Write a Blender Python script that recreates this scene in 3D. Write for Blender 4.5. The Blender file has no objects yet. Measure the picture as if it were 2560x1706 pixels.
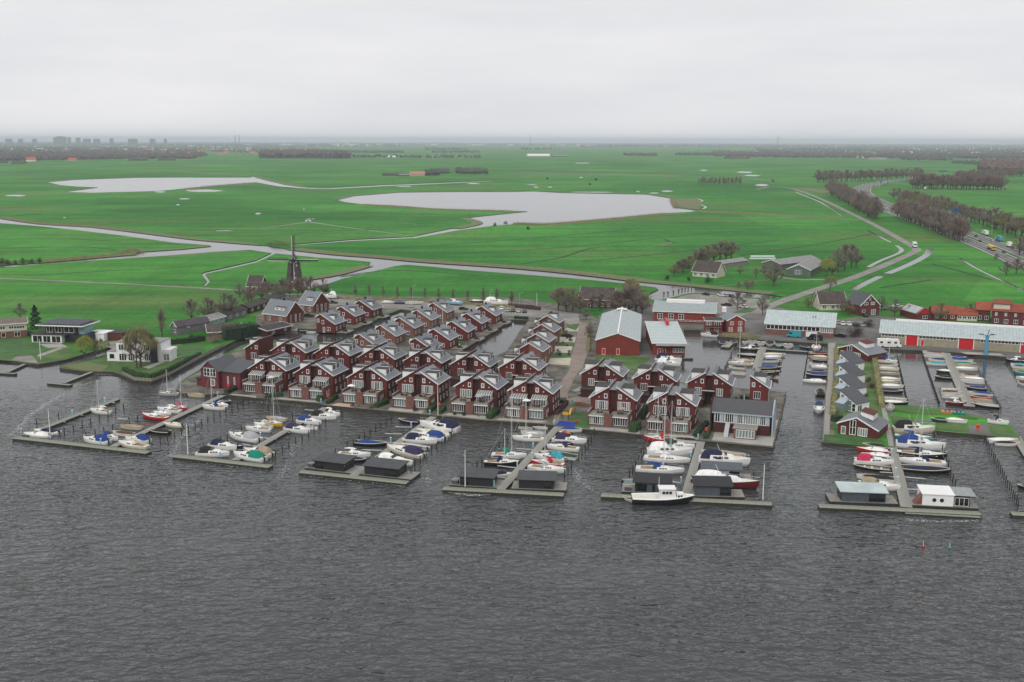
import bpy, bmesh, math, random
from mathutils import Vector, Matrix, geometry
random.seed(7)
SC = bpy.context.scene
COL = SC.collection
R = math.radians

# ---------------------------------------------------------------- camera
F_PX, CX, CY = 2650.0, 1280.0, 853.0
CAM_H, PITCH, ROLL = 75.0, R(10.7), R(0.157)
cam_d = bpy.data.cameras.new("camera")
cam = bpy.data.objects.new("camera", cam_d)
COL.objects.link(cam)
cam.location = (0, 0, CAM_H)
CAM_R = Matrix.Rotation(math.pi / 2 - PITCH, 3, 'X') @ Matrix.Rotation(ROLL, 3, 'Z')
cam.rotation_euler = CAM_R.to_euler()
cam_d.sensor_width = 36.0
cam_d.lens = F_PX / 2560.0 * 36.0
cam_d.clip_start = 1.0
cam_d.clip_end = 90000.0
SC.camera = cam

# ---------------------------------------------------------------- overcast sky, weak soft sun
SUN_EL, SUN_AZ = R(42), R(205)
world = bpy.data.worlds.new("World")
SC.world = world
world.use_nodes = True
wn, wl = world.node_tree.nodes, world.node_tree.links
wn.clear()
w_out = wn.new('ShaderNodeOutputWorld')
w_bg = wn.new('ShaderNodeBackground')
w_sky = wn.new('ShaderNodeTexSky')
w_sky.sky_type = 'NISHITA'
w_sky.sun_disc = False
w_sky.sun_elevation = SUN_EL
w_sky.sun_rotation = SUN_AZ
w_sky.air_density = 1.0
w_sky.dust_density = 4.0
w_gain = wn.new('ShaderNodeMixRGB'); w_gain.blend_type = 'MULTIPLY'; w_gain.inputs[0].default_value = 1.0
w_gain.inputs[2].default_value = (0.6, 0.6, 0.6, 1)
wl.new(w_sky.outputs[0], w_gain.inputs[1])
# cloud deck: grey, banded by a stretched noise on the view direction
w_tc = wn.new('ShaderNodeTexCoord')
w_map = wn.new('ShaderNodeMapping'); w_map.inputs['Scale'].default_value = (1.6, 1.6, 11.0)
wl.new(w_tc.outputs['Generated'], w_map.inputs[0])
w_noise = wn.new('ShaderNodeTexNoise'); w_noise.inputs['Scale'].default_value = 1.7
w_noise.inputs['Detail'].default_value = 6.0; w_noise.inputs['Roughness'].default_value = 0.55
wl.new(w_map.outputs[0], w_noise.inputs['Vector'])
w_ramp = wn.new('ShaderNodeValToRGB')
w_ramp.color_ramp.elements[0].position = 0.3; w_ramp.color_ramp.elements[0].color = (7.5, 7.65, 7.95, 1)
w_ramp.color_ramp.elements[1].position = 0.72; w_ramp.color_ramp.elements[1].color = (9.0, 8.9, 9.0, 1)
wl.new(w_noise.outputs['Fac'], w_ramp.inputs[0])
w_mix = wn.new('ShaderNodeMixRGB'); w_mix.inputs[0].default_value = 0.94
wl.new(w_gain.outputs[0], w_mix.inputs[1]); wl.new(w_ramp.outputs[0], w_mix.inputs[2])
wl.new(w_mix.outputs[0], w_bg.inputs[0])
w_bg.inputs[1].default_value = 0.1
wl.new(w_bg.outputs[0], w_out.inputs[0])

sun_d = bpy.data.lights.new("sun", 'SUN')
sun_d.energy = 1.4; sun_d.angle = R(35); sun_d.color = (1.0, 0.96, 0.9)
sun = bpy.data.objects.new("sun", sun_d); COL.objects.link(sun)
sun.rotation_euler = (math.pi / 2 - SUN_EL, 0, -SUN_AZ + math.pi)

SC.view_settings.view_transform = 'Standard'
SC.view_settings.look = 'None'
SC.view_settings.exposure = 0.06
SC.view_settings.gamma = 1.0
SC.view_settings.use_curve_mapping = False
SC.render.engine = 'CYCLES'
SC.cycles.use_denoising = True
SC.cycles.max_bounces = 6
SC.cycles.diffuse_bounces = 2
SC.cycles.glossy_bounces = 3
SC.cycles.transmission_bounces = 3
SC.cycles.volume_bounces = 0
SC.cycles.transparent_max_bounces = 6
SC.cycles.caustics_reflective = False
SC.cycles.caustics_refractive = False

# ---------------------------------------------------------------- pixel -> place (distance from the ground or a known height)
LAND = 0.7
def G(px, py, z=LAND):
    d = CAM_R @ Vector(((px - CX) / F_PX, -(py - CY) / F_PX, -1.0))
    t = (z - CAM_H) / d.z
    return Vector((d.x * t, d.y * t, z))
def G2(p, z=LAND):
    q = G(p[0], p[1], z); return (q.x, q.y)

# ---------------------------------------------------------------- materials
MATS = {}
def M(name, col=(.5, .5, .5), rough=.75, var=.12, scale=1.0, bump=0.0, metallic=0.0, spec=.4, stretch=(1, 1, 1), col2=None, coord='Object', bscale=None):
    if name in MATS: return MATS[name]
    m = bpy.data.materials.new(name); m.use_nodes = True
    n, l = m.node_tree.nodes, m.node_tree.links
    b = n['Principled BSDF']
    b.inputs['Roughness'].default_value = rough
    b.inputs['Metallic'].default_value = metallic
    b.inputs['Specular IOR Level'].default_value = spec
    tc = n.new('ShaderNodeTexCoord'); mp = n.new('ShaderNodeMapping')
    mp.inputs['Scale'].default_value = stretch
    l.new(tc.outputs[coord], mp.inputs[0])
    ns = n.new('ShaderNodeTexNoise'); ns.inputs['Scale'].default_value = scale; ns.inputs['Detail'].default_value = 5
    ns.inputs['Roughness'].default_value = .62
    l.new(mp.outputs[0], ns.inputs['Vector'])
    rp = n.new('ShaderNodeValToRGB')
    lo = tuple(c * (1 - var) for c in col); hi = col2 if col2 else tuple(min(1, c * (1 + var)) for c in col)
    rp.color_ramp.elements[0].position = .33; rp.color_ramp.elements[0].color = (*lo, 1)
    rp.color_ramp.elements[1].position = .67; rp.color_ramp.elements[1].color = (*hi, 1)
    l.new(ns.outputs['Fac'], rp.inputs[0]); l.new(rp.outputs[0], b.inputs['Base Color'])
    if bump:
        n2 = n.new('ShaderNodeTexNoise'); n2.inputs['Scale'].default_value = bscale or scale * 6; n2.inputs['Detail'].default_value = 3
        l.new(mp.outputs[0], n2.inputs['Vector'])
        bp = n.new('ShaderNodeBump'); bp.inputs['Strength'].default_value = bump; bp.inputs['Distance'].default_value = .1
        l.new(n2.outputs['Fac'], bp.inputs['Height']); l.new(bp.outputs[0], b.inputs['Normal'])
    MATS[name] = m
    return m

def stripes(name, col, col2, period, axis=0, rough=.7, width=.08, var=.1, bump=.6, metallic=0.0, spec=.4):
    """boards, seams or courses: narrow grooves at an even pitch along one object axis, over mottled colour"""
    if name in MATS: return MATS[name]
    m = M(name, col, rough, var, .7, metallic=metallic, spec=spec)
    n, l = m.node_tree.nodes, m.node_tree.links
    b = n['Principled BSDF']
    tc = n.new('ShaderNodeTexCoord'); sp = n.new('ShaderNodeSeparateXYZ'); l.new(tc.outputs['Object'], sp.inputs[0])
    dv = n.new('ShaderNodeMath'); dv.operation = 'DIVIDE'; dv.inputs[1].default_value = period; l.new(sp.outputs[axis], dv.inputs[0])
    fr = n.new('ShaderNodeMath'); fr.operation = 'FRACT'; l.new(dv.outputs[0], fr.inputs[0])
    lt = n.new('ShaderNodeMath'); lt.operation = 'LESS_THAN'; lt.inputs[1].default_value = width; l.new(fr.outputs[0], lt.inputs[0])
    src = b.inputs['Base Color'].links[0].from_socket
    mx = n.new('ShaderNodeMixRGB'); l.new(lt.outputs[0], mx.inputs[0]); l.new(src, mx.inputs[1]); mx.inputs[2].default_value = (*col2, 1)
    oi = n.new('ShaderNodeObjectInfo'); mr = n.new('ShaderNodeMapRange'); mr.inputs['To Min'].default_value = .8; mr.inputs['To Max'].default_value = 1.18; l.new(oi.outputs['Random'], mr.inputs['Value'])
    hv = n.new('ShaderNodeHueSaturation'); l.new(mr.outputs[0], hv.inputs['Value']); l.new(mx.outputs[0], hv.inputs['Color'])   # each wall or roof weathers a little differently
    l.new(hv.outputs[0], b.inputs['Base Color'])
    return m

# ---------------------------------------------------------------- object helpers
def link(o, parent=None):
    COL.objects.link(o)
    if parent is not None: o.parent = parent
    return o
def mesh_obj(name, verts, faces, mat, parent=None, mats=None, fm=None, smooth=False):
    me = bpy.data.meshes.new(name)
    me.from_pydata([tuple(v) for v in verts], [], faces)
    for mm in (mats or [mat]): me.materials.append(mm)
    if fm: me.polygons.foreach_set('material_index', fm)
    if smooth: me.polygons.foreach_set('use_smooth', [True] * len(me.polygons))
    me.update()
    return link(bpy.data.objects.new(name, me), parent)
def tag(o, label, cat, group=None, kind=None):
    o['label'] = label; o['category'] = cat
    if group: o['group'] = group
    if kind: o['kind'] = kind
    return o
def struct(o, kind='structure', label=None):
    o['kind'] = kind
    if label: o['label'] = label
    return o
def thing(name, label, cat, loc=(0, 0, 0), rz=0.0, group=None):
    o = bpy.data.objects.new(name, None); o.empty_display_size = .5
    COL.objects.link(o); o.location = loc; o.rotation_euler = (0, 0, rz)
    return tag(o, label, cat, group)
def copy_tree(o, parent=None):
    c = o.copy(); COL.objects.link(c); c.parent = parent
    for ch in o.children: copy_tree(ch, c)
    return c

class MB:
    """collects shapes into one mesh"""
    def __init__(s): s.v = []; s.f = []; s.m = []; s.cur = 0
    def add(s, vs, fs):
        k = len(s.v); s.v += [tuple(p) for p in vs]
        for f in fs: s.f.append(tuple(i + k for i in f)); s.m.append(s.cur)
        return s
    def box(s, x0, x1, y0, y1, z0, z1):
        return s.add([(x0,y0,z0),(x1,y0,z0),(x1,y1,z0),(x0,y1,z0),(x0,y0,z1),(x1,y0,z1),(x1,y1,z1),(x0,y1,z1)],
                     [(3,2,1,0),(4,5,6,7),(0,1,5,4),(1,2,6,5),(2,3,7,6),(3,0,4,7)])
    def prism(s, pts, a0, a1, axis='y'):
        """polygon pts (two coords, counter-clockwise seen from the low end's outside) extruded along an axis"""
        n = len(pts)
        def P(p, a):
            return {'y': (p[0], a, p[1]), 'x': (a, p[0], p[1]), 'z': (p[0], p[1], a)}[axis]
        vs = [P(p, a0) for p in pts] + [P(p, a1) for p in pts]
        fs = [tuple(range(n)), tuple(range(2 * n - 1, n - 1, -1))]
        fs += [(i, n + i, n + (i + 1) % n, (i + 1) % n) for i in range(n)]
        return s.add(vs, fs)
    def tube(s, pts, rad, n=6, cap=True):
        rings = []
        for i, p in enumerate(pts):
            p = Vector(p)
            a = Vector(pts[max(0, i - 1)]); b = Vector(pts[min(len(pts) - 1, i + 1)])
            d = (b - a).normalized()
            u = d.cross(Vector((0, 0, 1)) if abs(d.z) < .9 else Vector((1, 0, 0))).normalized(); w = d.cross(u)
            r = rad[i] if isinstance(rad, (list, tuple)) else rad
            rings.append([p + (u * math.cos(2 * math.pi * k / n) + w * math.sin(2 * math.pi * k / n)) * r for k in range(n)])
        vs = [q for rg in rings for q in rg]; fs = []
        for i in range(len(pts) - 1):
            for k in range(n):
                fs.append((i * n + k, i * n + (k + 1) % n, (i + 1) * n + (k + 1) % n, (i + 1) * n + k))
        if cap: fs += [tuple(range(n)), tuple(reversed(range((len(pts) - 1) * n, len(pts) * n)))]
        return s.add(vs, fs)
    def quad(s, a, b, c, d): return s.add([a, b, c, d], [(0, 1, 2, 3)])
    def slab(s, a, b, c, d, t):
        """a thick sheet: quad a b c d (top, seen from above counter-clockwise), thickness t downward along its normal"""
        a, b, c, d = map(Vector, (a, b, c, d)); nrm = (b - a).cross(d - a).normalized() * t
        return s.add([a, b, c, d, a - nrm, b - nrm, c - nrm, d - nrm],
                     [(0,1,2,3),(7,6,5,4),(0,4,5,1),(1,5,6,2),(2,6,7,3),(3,7,4,0)])
    def build(s, name, mat, parent=None, mats=None, smooth=False):
        return mesh_obj(name, s.v, s.f, mat, parent, mats, s.m if mats else None, smooth)
# ================================================================ LAND AND WATER
def area(p): return sum(p[i][0] * p[(i + 1) % len(p)][1] - p[(i + 1) % len(p)][0] * p[i][1] for i in range(len(p))) / 2
def inside(pt, poly):
    x, y = pt; c = False; j = len(poly) - 1
    for i in range(len(poly)):
        xi, yi = poly[i]; xj, yj = poly[j]
        if (yi > y) != (yj > y) and x < (xj - xi) * (y - yi) / (yj - yi) + xi: c = not c
        j = i
    return c
def tri_poly(outer, holes=()):
    """constrained triangulation of a polygon with holes -> (points, triangles)"""
    pts, edges = [], []
    for ring in [outer, *holes]:
        k = len(pts); n = len(ring)
        pts += [Vector((p[0], p[1])) for p in ring]
        edges += [(k + i, k + (i + 1) % n) for i in range(n)]
    vo, eo, fo, *_ = geometry.delaunay_2d_cdt(pts, edges, [], 0, 1e-4)
    tris = []
    for f in fo:
        c = ((vo[f[0]].x + vo[f[1]].x + vo[f[2]].x) / 3, (vo[f[0]].y + vo[f[1]].y + vo[f[2]].y) / 3)
        if inside(c, outer) and not any(inside(c, h) for h in holes): tris.append(tuple(f))
    return [(v.x, v.y) for v in vo], tris
def sheet(name, poly, z, mat, parent=None, holes=()):
    v, t = tri_poly(poly, holes)
    return mesh_obj(name, [(a, b, z) for a, b in v], [tuple(f) if area([v[i] for i in f]) > 0 else tuple(reversed(f)) for f in t], mat, parent)
def psheet(name, px, z, mat, parent=None): return sheet(name, [G2(p, z) for p in px], z, mat, parent)
def band(line, widths):
    """polygon of a strip along a world polyline; widths may be one number or one per point"""
    L, Rr = [], []
    for i, p in enumerate(line):
        p = Vector(p); a = Vector(line[max(0, i - 1)]); b = Vector(line[min(len(line) - 1, i + 1)])
        d = (b - a).normalized(); n = Vector((-d.y, d.x)); w = (widths[i] if isinstance(widths, (list, tuple)) else widths) / 2
        L.append(tuple(p + n * w)); Rr.append(tuple(p - n * w))
    return L + Rr[::-1]
def smooth_line(pts, n=6):
    """Catmull-Rom through points"""
    P = [Vector(pts[0]) * 2 - Vector(pts[1])] + [Vector(p) for p in pts] + [Vector(pts[-1]) * 2 - Vector(pts[-2])]
    out = []
    for i in range(1, len(P) - 2):
        for k in range(n):
            t = k / n; a, b, c, d = P[i - 1:i + 3]
            out.append(tuple(.5 * ((2 * b) + (c - a) * t + (2 * a - 5 * b + 4 * c - d) * t * t + (3 * b - a - 3 * c + d) * t ** 3)))
    out.append(tuple(P[-2]))
    return out
def strip(name, line, widths, z, mat, parent=None):
    """a ribbon of quads along a world polyline"""
    p = band(line, widths); n = len(line)
    v = [(x, y, z) for x, y in p]
    return mesh_obj(name, v, [(i, 2 * n - 1 - i, 2 * n - 2 - i, i + 1) for i in range(n - 1)], mat, parent)

SHORE = [(0,898),(65,908),(95,912),(160,901),(275,868),(286,871),(265,886),(224,900),(148,915),(150,921),(212,929),(283,931),(300,936),
 (337,952),(380,955),(433,934),(500,897),(560,866),(607,842),(645,819),(724,821),(775,824),(854,829),(892,821),(938,801),(979,783),
 (1003,774),(1030,779),(985,803),(940,821),(894,842),(853,857),(760,856),(700,852),(640,853),(600,866),(560,888),(520,912),(470,942),(447,958),
 (440,972),(455,984),(520,987),(560,984),(576,989),(680,999),(795,1009),(815,1014),(953,1027),(1068,1038),(1218,1052),(1348,1060),
 (1384,1064),(1445,1073),(1613,1089),(1761,1103),(1932,1120),(1947,1066),(1965,984),(1930,978),(1800,968),(1725,960),(1645,948),
 (1637,925),(1642,890),(1712,889),(1709,825),(1753,826),(1799,842),(1855,847),(1901,850),(2069,860),(2067,955),(2062,993),(2054,1106),
 (2196,1117),(2238,1118),(2229,1068),(2333,1077),(2550,1098),(2532,1065),(2456,1044),(2361,1023),(2270,1015),(2200,1013),(2185,871),
 (2256,875),(2356,879),(2506,893),(2560,897),(2700,908)]
shore_w = [G2(p) for p in SHORE]
shore_w = [(shore_w[0][0] - 900, shore_w[0][1] - 30)] + shore_w + [(shore_w[-1][0] + 900, shore_w[-1][1] - 40)]
FAR = 36000.0
outer = shore_w + [(FAR, shore_w[-1][1]), (FAR, FAR), (-FAR, FAR), (-FAR, shore_w[0][1])]

POND = [(843,500),(885,490),(999,481),(1140,479.6),(1280,479.4),(1334,478),(1402,482),(1617,486),(1680,496),(1680,507),(1688,519),(1742,526),(1797,531),
 (1729,530),(1661,533),(1525,546),(1400,557),(1367,560),(1280,561),(1238,564),(1146,576),(1040,595),(874,603),(732,614),(730,611),
 (874,599),(1032,591),(1138,569),(1198,557),(1157,546),(1190,542),(1280,532.5),(1318,529),(1280,527),(1089,522),(988,515),(904,511),(860,505)]
MERE = [(117,455.6),(185,449.6),(340,444.4),(424,443.8),(625,443.8),(634,441),(640,444),(711,462),(762,468.6),(825,470),(953,463),(1130,456),(1238,452),
 (1235,453.5),(1102,459.5),(953,466),(830,472.5),(762,471.5),(694,466),(640,456),(625,457),(468,471),(392,478),(231,482),(160,480),(245,469),(190,466.5),(152,463)]
CANAL = [(-120,532),(0,546),(103,561),(226,568),(354,583),(449,595),(511,602),(640,613),(678,615),(730,625),(847,637),(953,645),(1075,656),(1280,670),(1416,682),
 (1552,698),(1611,706),(1710,715),(1821,726),(1931,737),(1962,743),(1929,746),(1862,743),(1793,735),(1755,733),(1730,732),(1690,741),(1664,748),(1640,752),(1618,745),(1624,735),
 (1646,724),(1640,719),(1544,707),(1475,700),(1280,684),(1157,675),(1080,667),(1015,662),(985,666),(900,687),(860,696),(819,710),(770,722),(752,710),(758,697),(838,683),(923,662),
 (926,655),(885,651),(792,644),(689,634),(685,636),(642,656),(578,671),(514,685),(526,703),(514,715),(507,713),(517,703),(503,684),(512,680),(575,666),(640,651),(678,633),
 (626,625),(533,630),(408,640),(109,660),(0,670),(-120,680),(-120,674),(0,664),(106,657),(212,648),(337,637),(341,631),(462,623),(528,616),(522,613),(435,607),(313,590),(196,576),(90,565),(0,558),(-120,546)]
LANE_CANAL = [(-150,684),(0,693),(200,702),(400,712),(584,722),(600,727),(584,729),(400,719),(200,709),(0,700),(-150,692)]
BASIN_D = [(1282,799),(1322,801),(1300,827),(1284,853),(1266,878),(1240,890),(1150,888),(1157,875),(1178,862),(1213,842),(1249,819)]
def blob(x, y, hw, hh, n=14, seed=0):
    rr = random.Random(seed); return [(x + hw * math.cos(2 * math.pi * k / n) * rr.uniform(.75, 1.1), y + hh * math.sin(2 * math.pi * k / n) * rr.uniform(.7, 1.1)) for k in range(n)]
DITCHES = [  # narrow water in the fields: pixel polyline, width in metres
 ([(648,571),(765,555),(771,547),(785,547),(776,555),(1008,587)], 3.0),
 ([(70,412),(250,421),(425,428),(560,436),(625,440)], 6.0),
 ([(640,401),(900,409),(1200,421),(1480,430),(1780,440),(1930,452)], 5.0),
 ([(1020,437),(1250,452)], 5), ([(1988,480),(2010,489),(2055,508),(2106,541)], 2.6), ([(2170,577),(2228,606)], 2.4),
 ([(2240,613),(2253,622),(2248,632),(2200,652),(2170,668)], 3.2), ([(2325,622),(2318,636),(2280,658),(2218,684)], 5.0), ([(2202,690),(2170,705),(2133,724)], 4.5),
 ([(2400,646),(2440,670),(2510,704),(2580,735)], 2.2), ([(1744,496),(1756,502),(1748,509),(1764,517),(1756,523)], 3), ([(1002,535),(1090,539),(1135,541)], 4),
 ([(991,556),(1045,561)], 3), ([(2450,560),(2560,571)], 3), ([(250,487),(310,490)], 4), ([(30,541),(105,536)], 3),
]
PUDDLES = [(511,477,48,3.4),(40,489,30,2.6),(161,544,4,2),(445,512,5,2),(400,480,16,2),(460,497,15,2),(645,534,8,2.6),(760,523,4,1.4),(560,577,30,1.4),(1184,459,17,2),(1010,466,20,1.6),
 (1482,480.5,58,1.6),(1595,479,6,1.6),(1635,483,14,1.7),(1668,478,18,2),(1340,468,7,1.6),(1453,444,5,1.8),(1455,408,20,1.4),(1760,426,11,1.6),(1860,431,22,2.5),(1880,439,22,2.2),(1375,468,8,1.4),(1600,610,0,0),(2465,532,6,2),(1905,463,18,3),(1330,462,14,1.2)]
holes_px = [POND, MERE, CANAL, BASIN_D] + [blob(*p, seed=i) for i, p in enumerate(PUDDLES) if p[2] > 0]
holes = [[G2(p) for p in h] for h in holes_px]
dz = [band(smooth_line([G2(p) for p in l], 4), w) for l, w in DITCHES]
holes += dz

# field green: broad patches, mown streaks, wet brown flushes; fine tufts as relief
def field_material():
    m = bpy.data.materials.new("pasture"); m.use_nodes = True; MATS["pasture"] = m
    n, l = m.node_tree.nodes, m.node_tree.links; b = n['Principled BSDF']
    b.inputs['Roughness'].default_value = .9; b.inputs['Specular IOR Level'].default_value = .15
    tc = n.new('ShaderNodeTexCoord')
    def noise(scale, det=4, st=(1, 1, 1), rot=0, rough=.55):
        mp = n.new('ShaderNodeMapping'); mp.inputs['Scale'].default_value = st; mp.inputs['Rotation'].default_value = (0, 0, rot)
        l.new(tc.outputs['Object'], mp.inputs[0])
        t = n.new('ShaderNodeTexNoise'); t.inputs['Scale'].default_value = scale; t.inputs['Detail'].default_value = det; t.inputs['Roughness'].default_value = rough
        l.new(mp.outputs[0], t.inputs['Vector']); return t.outputs['Fac']
    def ramp(f, p0, c0, p1, c1):
        r = n.new('ShaderNodeValToRGB'); r.color_ramp.elements[0].position = p0; r.color_ramp.elements[0].color = (*c0, 1)
        r.color_ramp.elements[1].position = p1; r.color_ramp.elements[1].color = (*c1, 1); l.new(f, r.inputs[0]); return r.outputs[0]
    def mix(a, b_, f, mode='MIX', fac=None):
        x = n.new('ShaderNodeMixRGB'); x.blend_type = mode
        if f is None: x.inputs[0].default_value = fac
        else: l.new(f, x.inputs[0])
        l.new(a, x.inputs[1]); l.new(b_, x.inputs[2]); return x.outputs[0]
    big = ramp(noise(.0042, 3), .38, (.025, .168, .019), .62, (.056, .245, .029))
    # plots: each field its own tone
    mpv = n.new('ShaderNodeMapping'); mpv.inputs['Scale'].default_value = (.0042, .0075, 1); mpv.inputs['Rotation'].default_value = (0, 0, .3); l.new(tc.outputs['Object'], mpv.inputs[0])
    vo = n.new('ShaderNodeTexVoronoi'); vo.inputs['Scale'].default_value = 1.0; l.new(mpv.outputs[0], vo.inputs['Vector'])
    sx = n.new('ShaderNodeSeparateXYZ'); l.new(vo.outputs['Color'], sx.inputs[0])
    plot = ramp(sx.outputs[0], .15, (.8, .86, .78), .85, (1.28, 1.13, 1.22))
    c = mix(big, plot, None, 'MULTIPLY', .85)
    wet = ramp(noise(.008, 6, (.45, 1, 1), .25), .52, (0, 0, 0), .68, (.8, .8, .8))
    dull = n.new('ShaderNodeRGB'); dull.outputs[0].default_value = (.11, .175, .046, 1)
    c = mix(c, dull.outputs[0], wet)
    brown = ramp(noise(.021, 7, (.3, 1, 1), .1, .65), .64, (0, 0, 0), .76, (.6, .6, .6))
    bc = n.new('ShaderNodeRGB'); bc.outputs[0].default_value = (.13, .13, .06, 1)
    c = mix(c, bc.outputs[0], brown)
    st = ramp(noise(.06, 5, (.1, 1, 1), -.22, .72), .36, (.6, .66, .58), .66, (1.28, 1.2, 1.25))
    c = mix(c, st, None, 'MULTIPLY', .9)
    mott = ramp(noise(.035, 6, (1, .3, 1), .15, .7), .34, (.68, .72, .66), .66, (1.3, 1.22, 1.28))
    c = mix(c, mott, None, 'MULTIPLY', .38)
    mot2 = ramp(noise(.16, 5, (1, .22, 1), -.1, .7), .34, (.74, .78, .72), .66, (1.24, 1.18, 1.22))
    c = mix(c, mot2, None, 'MULTIPLY', .5)
    fine = ramp(noise(.35, 7, (1, 1, 1), 0, .8), .3, (.6, .66, .58), .7, (1.38, 1.3, 1.35))
    c = mix(c, fine, None, 'MULTIPLY', .8)
    l.new(c, b.inputs['Base Color'])
    return m
pasture = field_material()
bank_m = M('bank_earth', (.055, .045, .03), .9, .4, .5)
land_v, land_t = tri_poly(outer, holes)
gv = [(a, b, LAND) for a, b in land_v]
gf = [tuple(f) if area([land_v[i] for i in f]) > 0 else tuple(reversed(f)) for f in land_t]
ec = {}
for f in gf:
    for i in range(3): ec[(f[i], f[(i + 1) % 3])] = 1
nv = len(gv); low = {}
fm = [0] * len(gf)
for (a, b) in list(ec):
    if (b, a) in ec: continue
    for q in (a, b):
        if q not in low: low[q] = len(gv); gv.append((gv[q][0], gv[q][1], -2.0))
    gf.append((b, a, low[a], low[b])); fm.append(1)
struct(mesh_obj('ground', gv, gf, None, None, [pasture, bank_m], fm), label='flat green polder meadows cut by canals, banks and quays')

# ---- water
def water_material(name, body, strength, scale, rough=.06, far=0.0, shelter=None):
    m = bpy.data.materials.new(name); m.use_nodes = True
    n, l = m.node_tree.nodes, m.node_tree.links; b = n['Principled BSDF']
    b.inputs['Base Color'].default_value = (*body, 1); b.inputs['Roughness'].default_value = rough
    b.inputs['IOR'].default_value = 1.333; b.inputs['Specular IOR Level'].default_value = .5
    tc = n.new('ShaderNodeTexCoord')
    def nz(sc, st, rot, det, rg=.6):
        mp = n.new('ShaderNodeMapping'); mp.inputs['Scale'].default_value = st; mp.inputs['Rotation'].default_value = (0, 0, rot)
        l.new(tc.outputs['Object'], mp.inputs[0])
        t = n.new('ShaderNodeTexNoise'); t.inputs['Scale'].default_value = sc; t.inputs['Detail'].default_value = det; t.inputs['Roughness'].default_value = rg
        t.inputs['Distortion'].default_value = .4
        l.new(mp.outputs[0], t.inputs['Vector']); return t.outputs['Fac']
    a = nz(scale, (.62, 1, 1), R(-14), 2.2, .5); c = nz(scale * .4, (.55, 1, 1), R(14), 1)
    gust = nz(.022, (.35, 1, 1), R(-12), 4)
    ad = n.new('ShaderNodeMath'); ad.operation = 'MULTIPLY_ADD'; l.new(c, ad.inputs[0]); ad.inputs[1].default_value = 1.1; l.new(a, ad.inputs[2])
    gr = n.new('ShaderNodeMapRange'); gr.inputs['From Min'].default_value = .3; gr.inputs['From Max'].default_value = .7
    gr.inputs['To Min'].default_value = .45 * strength; gr.inputs['To Max'].default_value = 1.35 * strength; l.new(gust, gr.inputs['Value'])
    st = gr.outputs[0]
    if shelter:   # waves die down behind the shore line, in the harbour basins
        sp = n.new('ShaderNodeSeparateXYZ'); l.new(tc.outputs['Object'], sp.inputs[0])
        mr = n.new('ShaderNodeMapRange'); mr.inputs['From Min'].default_value = shelter[0]; mr.inputs['From Max'].default_value = shelter[1]
        mr.inputs['To Min'].default_value = 1.0; mr.inputs['To Max'].default_value = shelter[2]; l.new(sp.outputs[1], mr.inputs['Value'])
        mu = n.new('ShaderNodeMath'); mu.operation = 'MULTIPLY'; l.new(st, mu.inputs[0]); l.new(mr.outputs[0], mu.inputs[1]); st = mu.outputs[0]
    bp = n.new('ShaderNodeBump'); bp.inputs['Distance'].default_value = 1.0
    l.new(st, bp.inputs['Strength']); l.new(ad.outputs[0], bp.inputs['Height']); l.new(bp.outputs[0], b.inputs['Normal'])
    return m
lake_m = water_material('lake_water', (.043, .046, .047), .58, .8, .05, shelter=(258, 330, .1))
calm_m = water_material('canal_water', (.03, .03, .028), .02, .25, .1)
lake_poly = [(x, y) for x, y in shore_w] + [(shore_w[-1][0], 60.0), (shore_w[0][0], 60.0)]
struct(sheet('lake', lake_poly, 0.0, lake_m), label='grey choppy lake with harbour basins and moorings')
names = ['pond', 'mere', 'canal', 'house_canal']
for i, h in enumerate(holes):
    nm = names[i] if i < 4 else ('puddle' if i < len(holes) - len(dz) else 'ditch')
    struct(sheet(nm, h, (.38, .38, .38, 0.0)[i] if i < 4 else .58, calm_m))

# ---- haze
hz = MB().box(-FAR - 500, FAR + 500, -300, FAR + 500, -3.2, 138.0)
haze_m = bpy.data.materials.new('haze_air'); haze_m.use_nodes = True
hn, hl = haze_m.node_tree.nodes, haze_m.node_tree.links
hn.remove(hn['Principled BSDF'])
pv = hn.new('ShaderNodeVolumePrincipled'); pv.inputs['Color'].default_value = (.84, .94, 1.0, 1); pv.inputs['Density'].default_value = HAZE_D = .000066
hl.new(pv.outputs[0], hn['Material Output'].inputs['Volume'])
haze = hz.build('haze', haze_m); struct(haze, 'stuff', 'thin pale haze over the flat country')
# ================================================================ RED LAKE HOUSES
_d = CAM_R @ Vector(((2050 - CX) / F_PX, -(353 - CY) / F_PX, -1.0))
AZ = math.atan2(_d.x, _d.y)            # the jetties and house sides run this way
RZ = -AZ
def off(local, rz=RZ): return Matrix.Rotation(rz, 3, 'Z') @ Vector(local)

m_red = stripes('red_boards', (.118, .019, .014), (.07, .012, .01), .3, 2, .75, .12)
m_reddark = stripes('dark_boards', (.06, .016, .014), (.035, .01, .01), .3, 0, .8, .12)
m_brick = M('brown_brick', (.17, .075, .06), .85, .28, 1.2, bump=.3)
m_brick2 = M('orange_brick', (.19, .082, .062), .85, .25, 1.2, bump=.3)
m_roof = stripes('grey_roof_tiles', (.17, .185, .205), (.11, .12, .135), .42, 1, .55, .14)
m_roofdark = stripes('dark_roof_tiles', (.07, .07, .075), (.045, .045, .05), .4, 1, .6, .14)
m_white = M('white_paint', (.78, .78, .77), .5, .05, .6)
m_fascia = M('white_fascia', (.74, .74, .73), .5, .06, .6)
m_felt = M('roof_felt', (.045, .042, .038), .85, .3, .7)
m_feltgrey = M('grey_felt', (.24, .24, .235), .8, .2, .7)
m_glass = M('dark_glass', (.012, .015, .016), .08, .3, .3, spec=.7)
m_curtain = M('net_curtain', (.17, .225, .215), .25, .25, 1.5, spec=.6)
m_deck = M('weathered_deck', (.24, .225, .2), .85, .2, .9, bump=.2)
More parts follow.
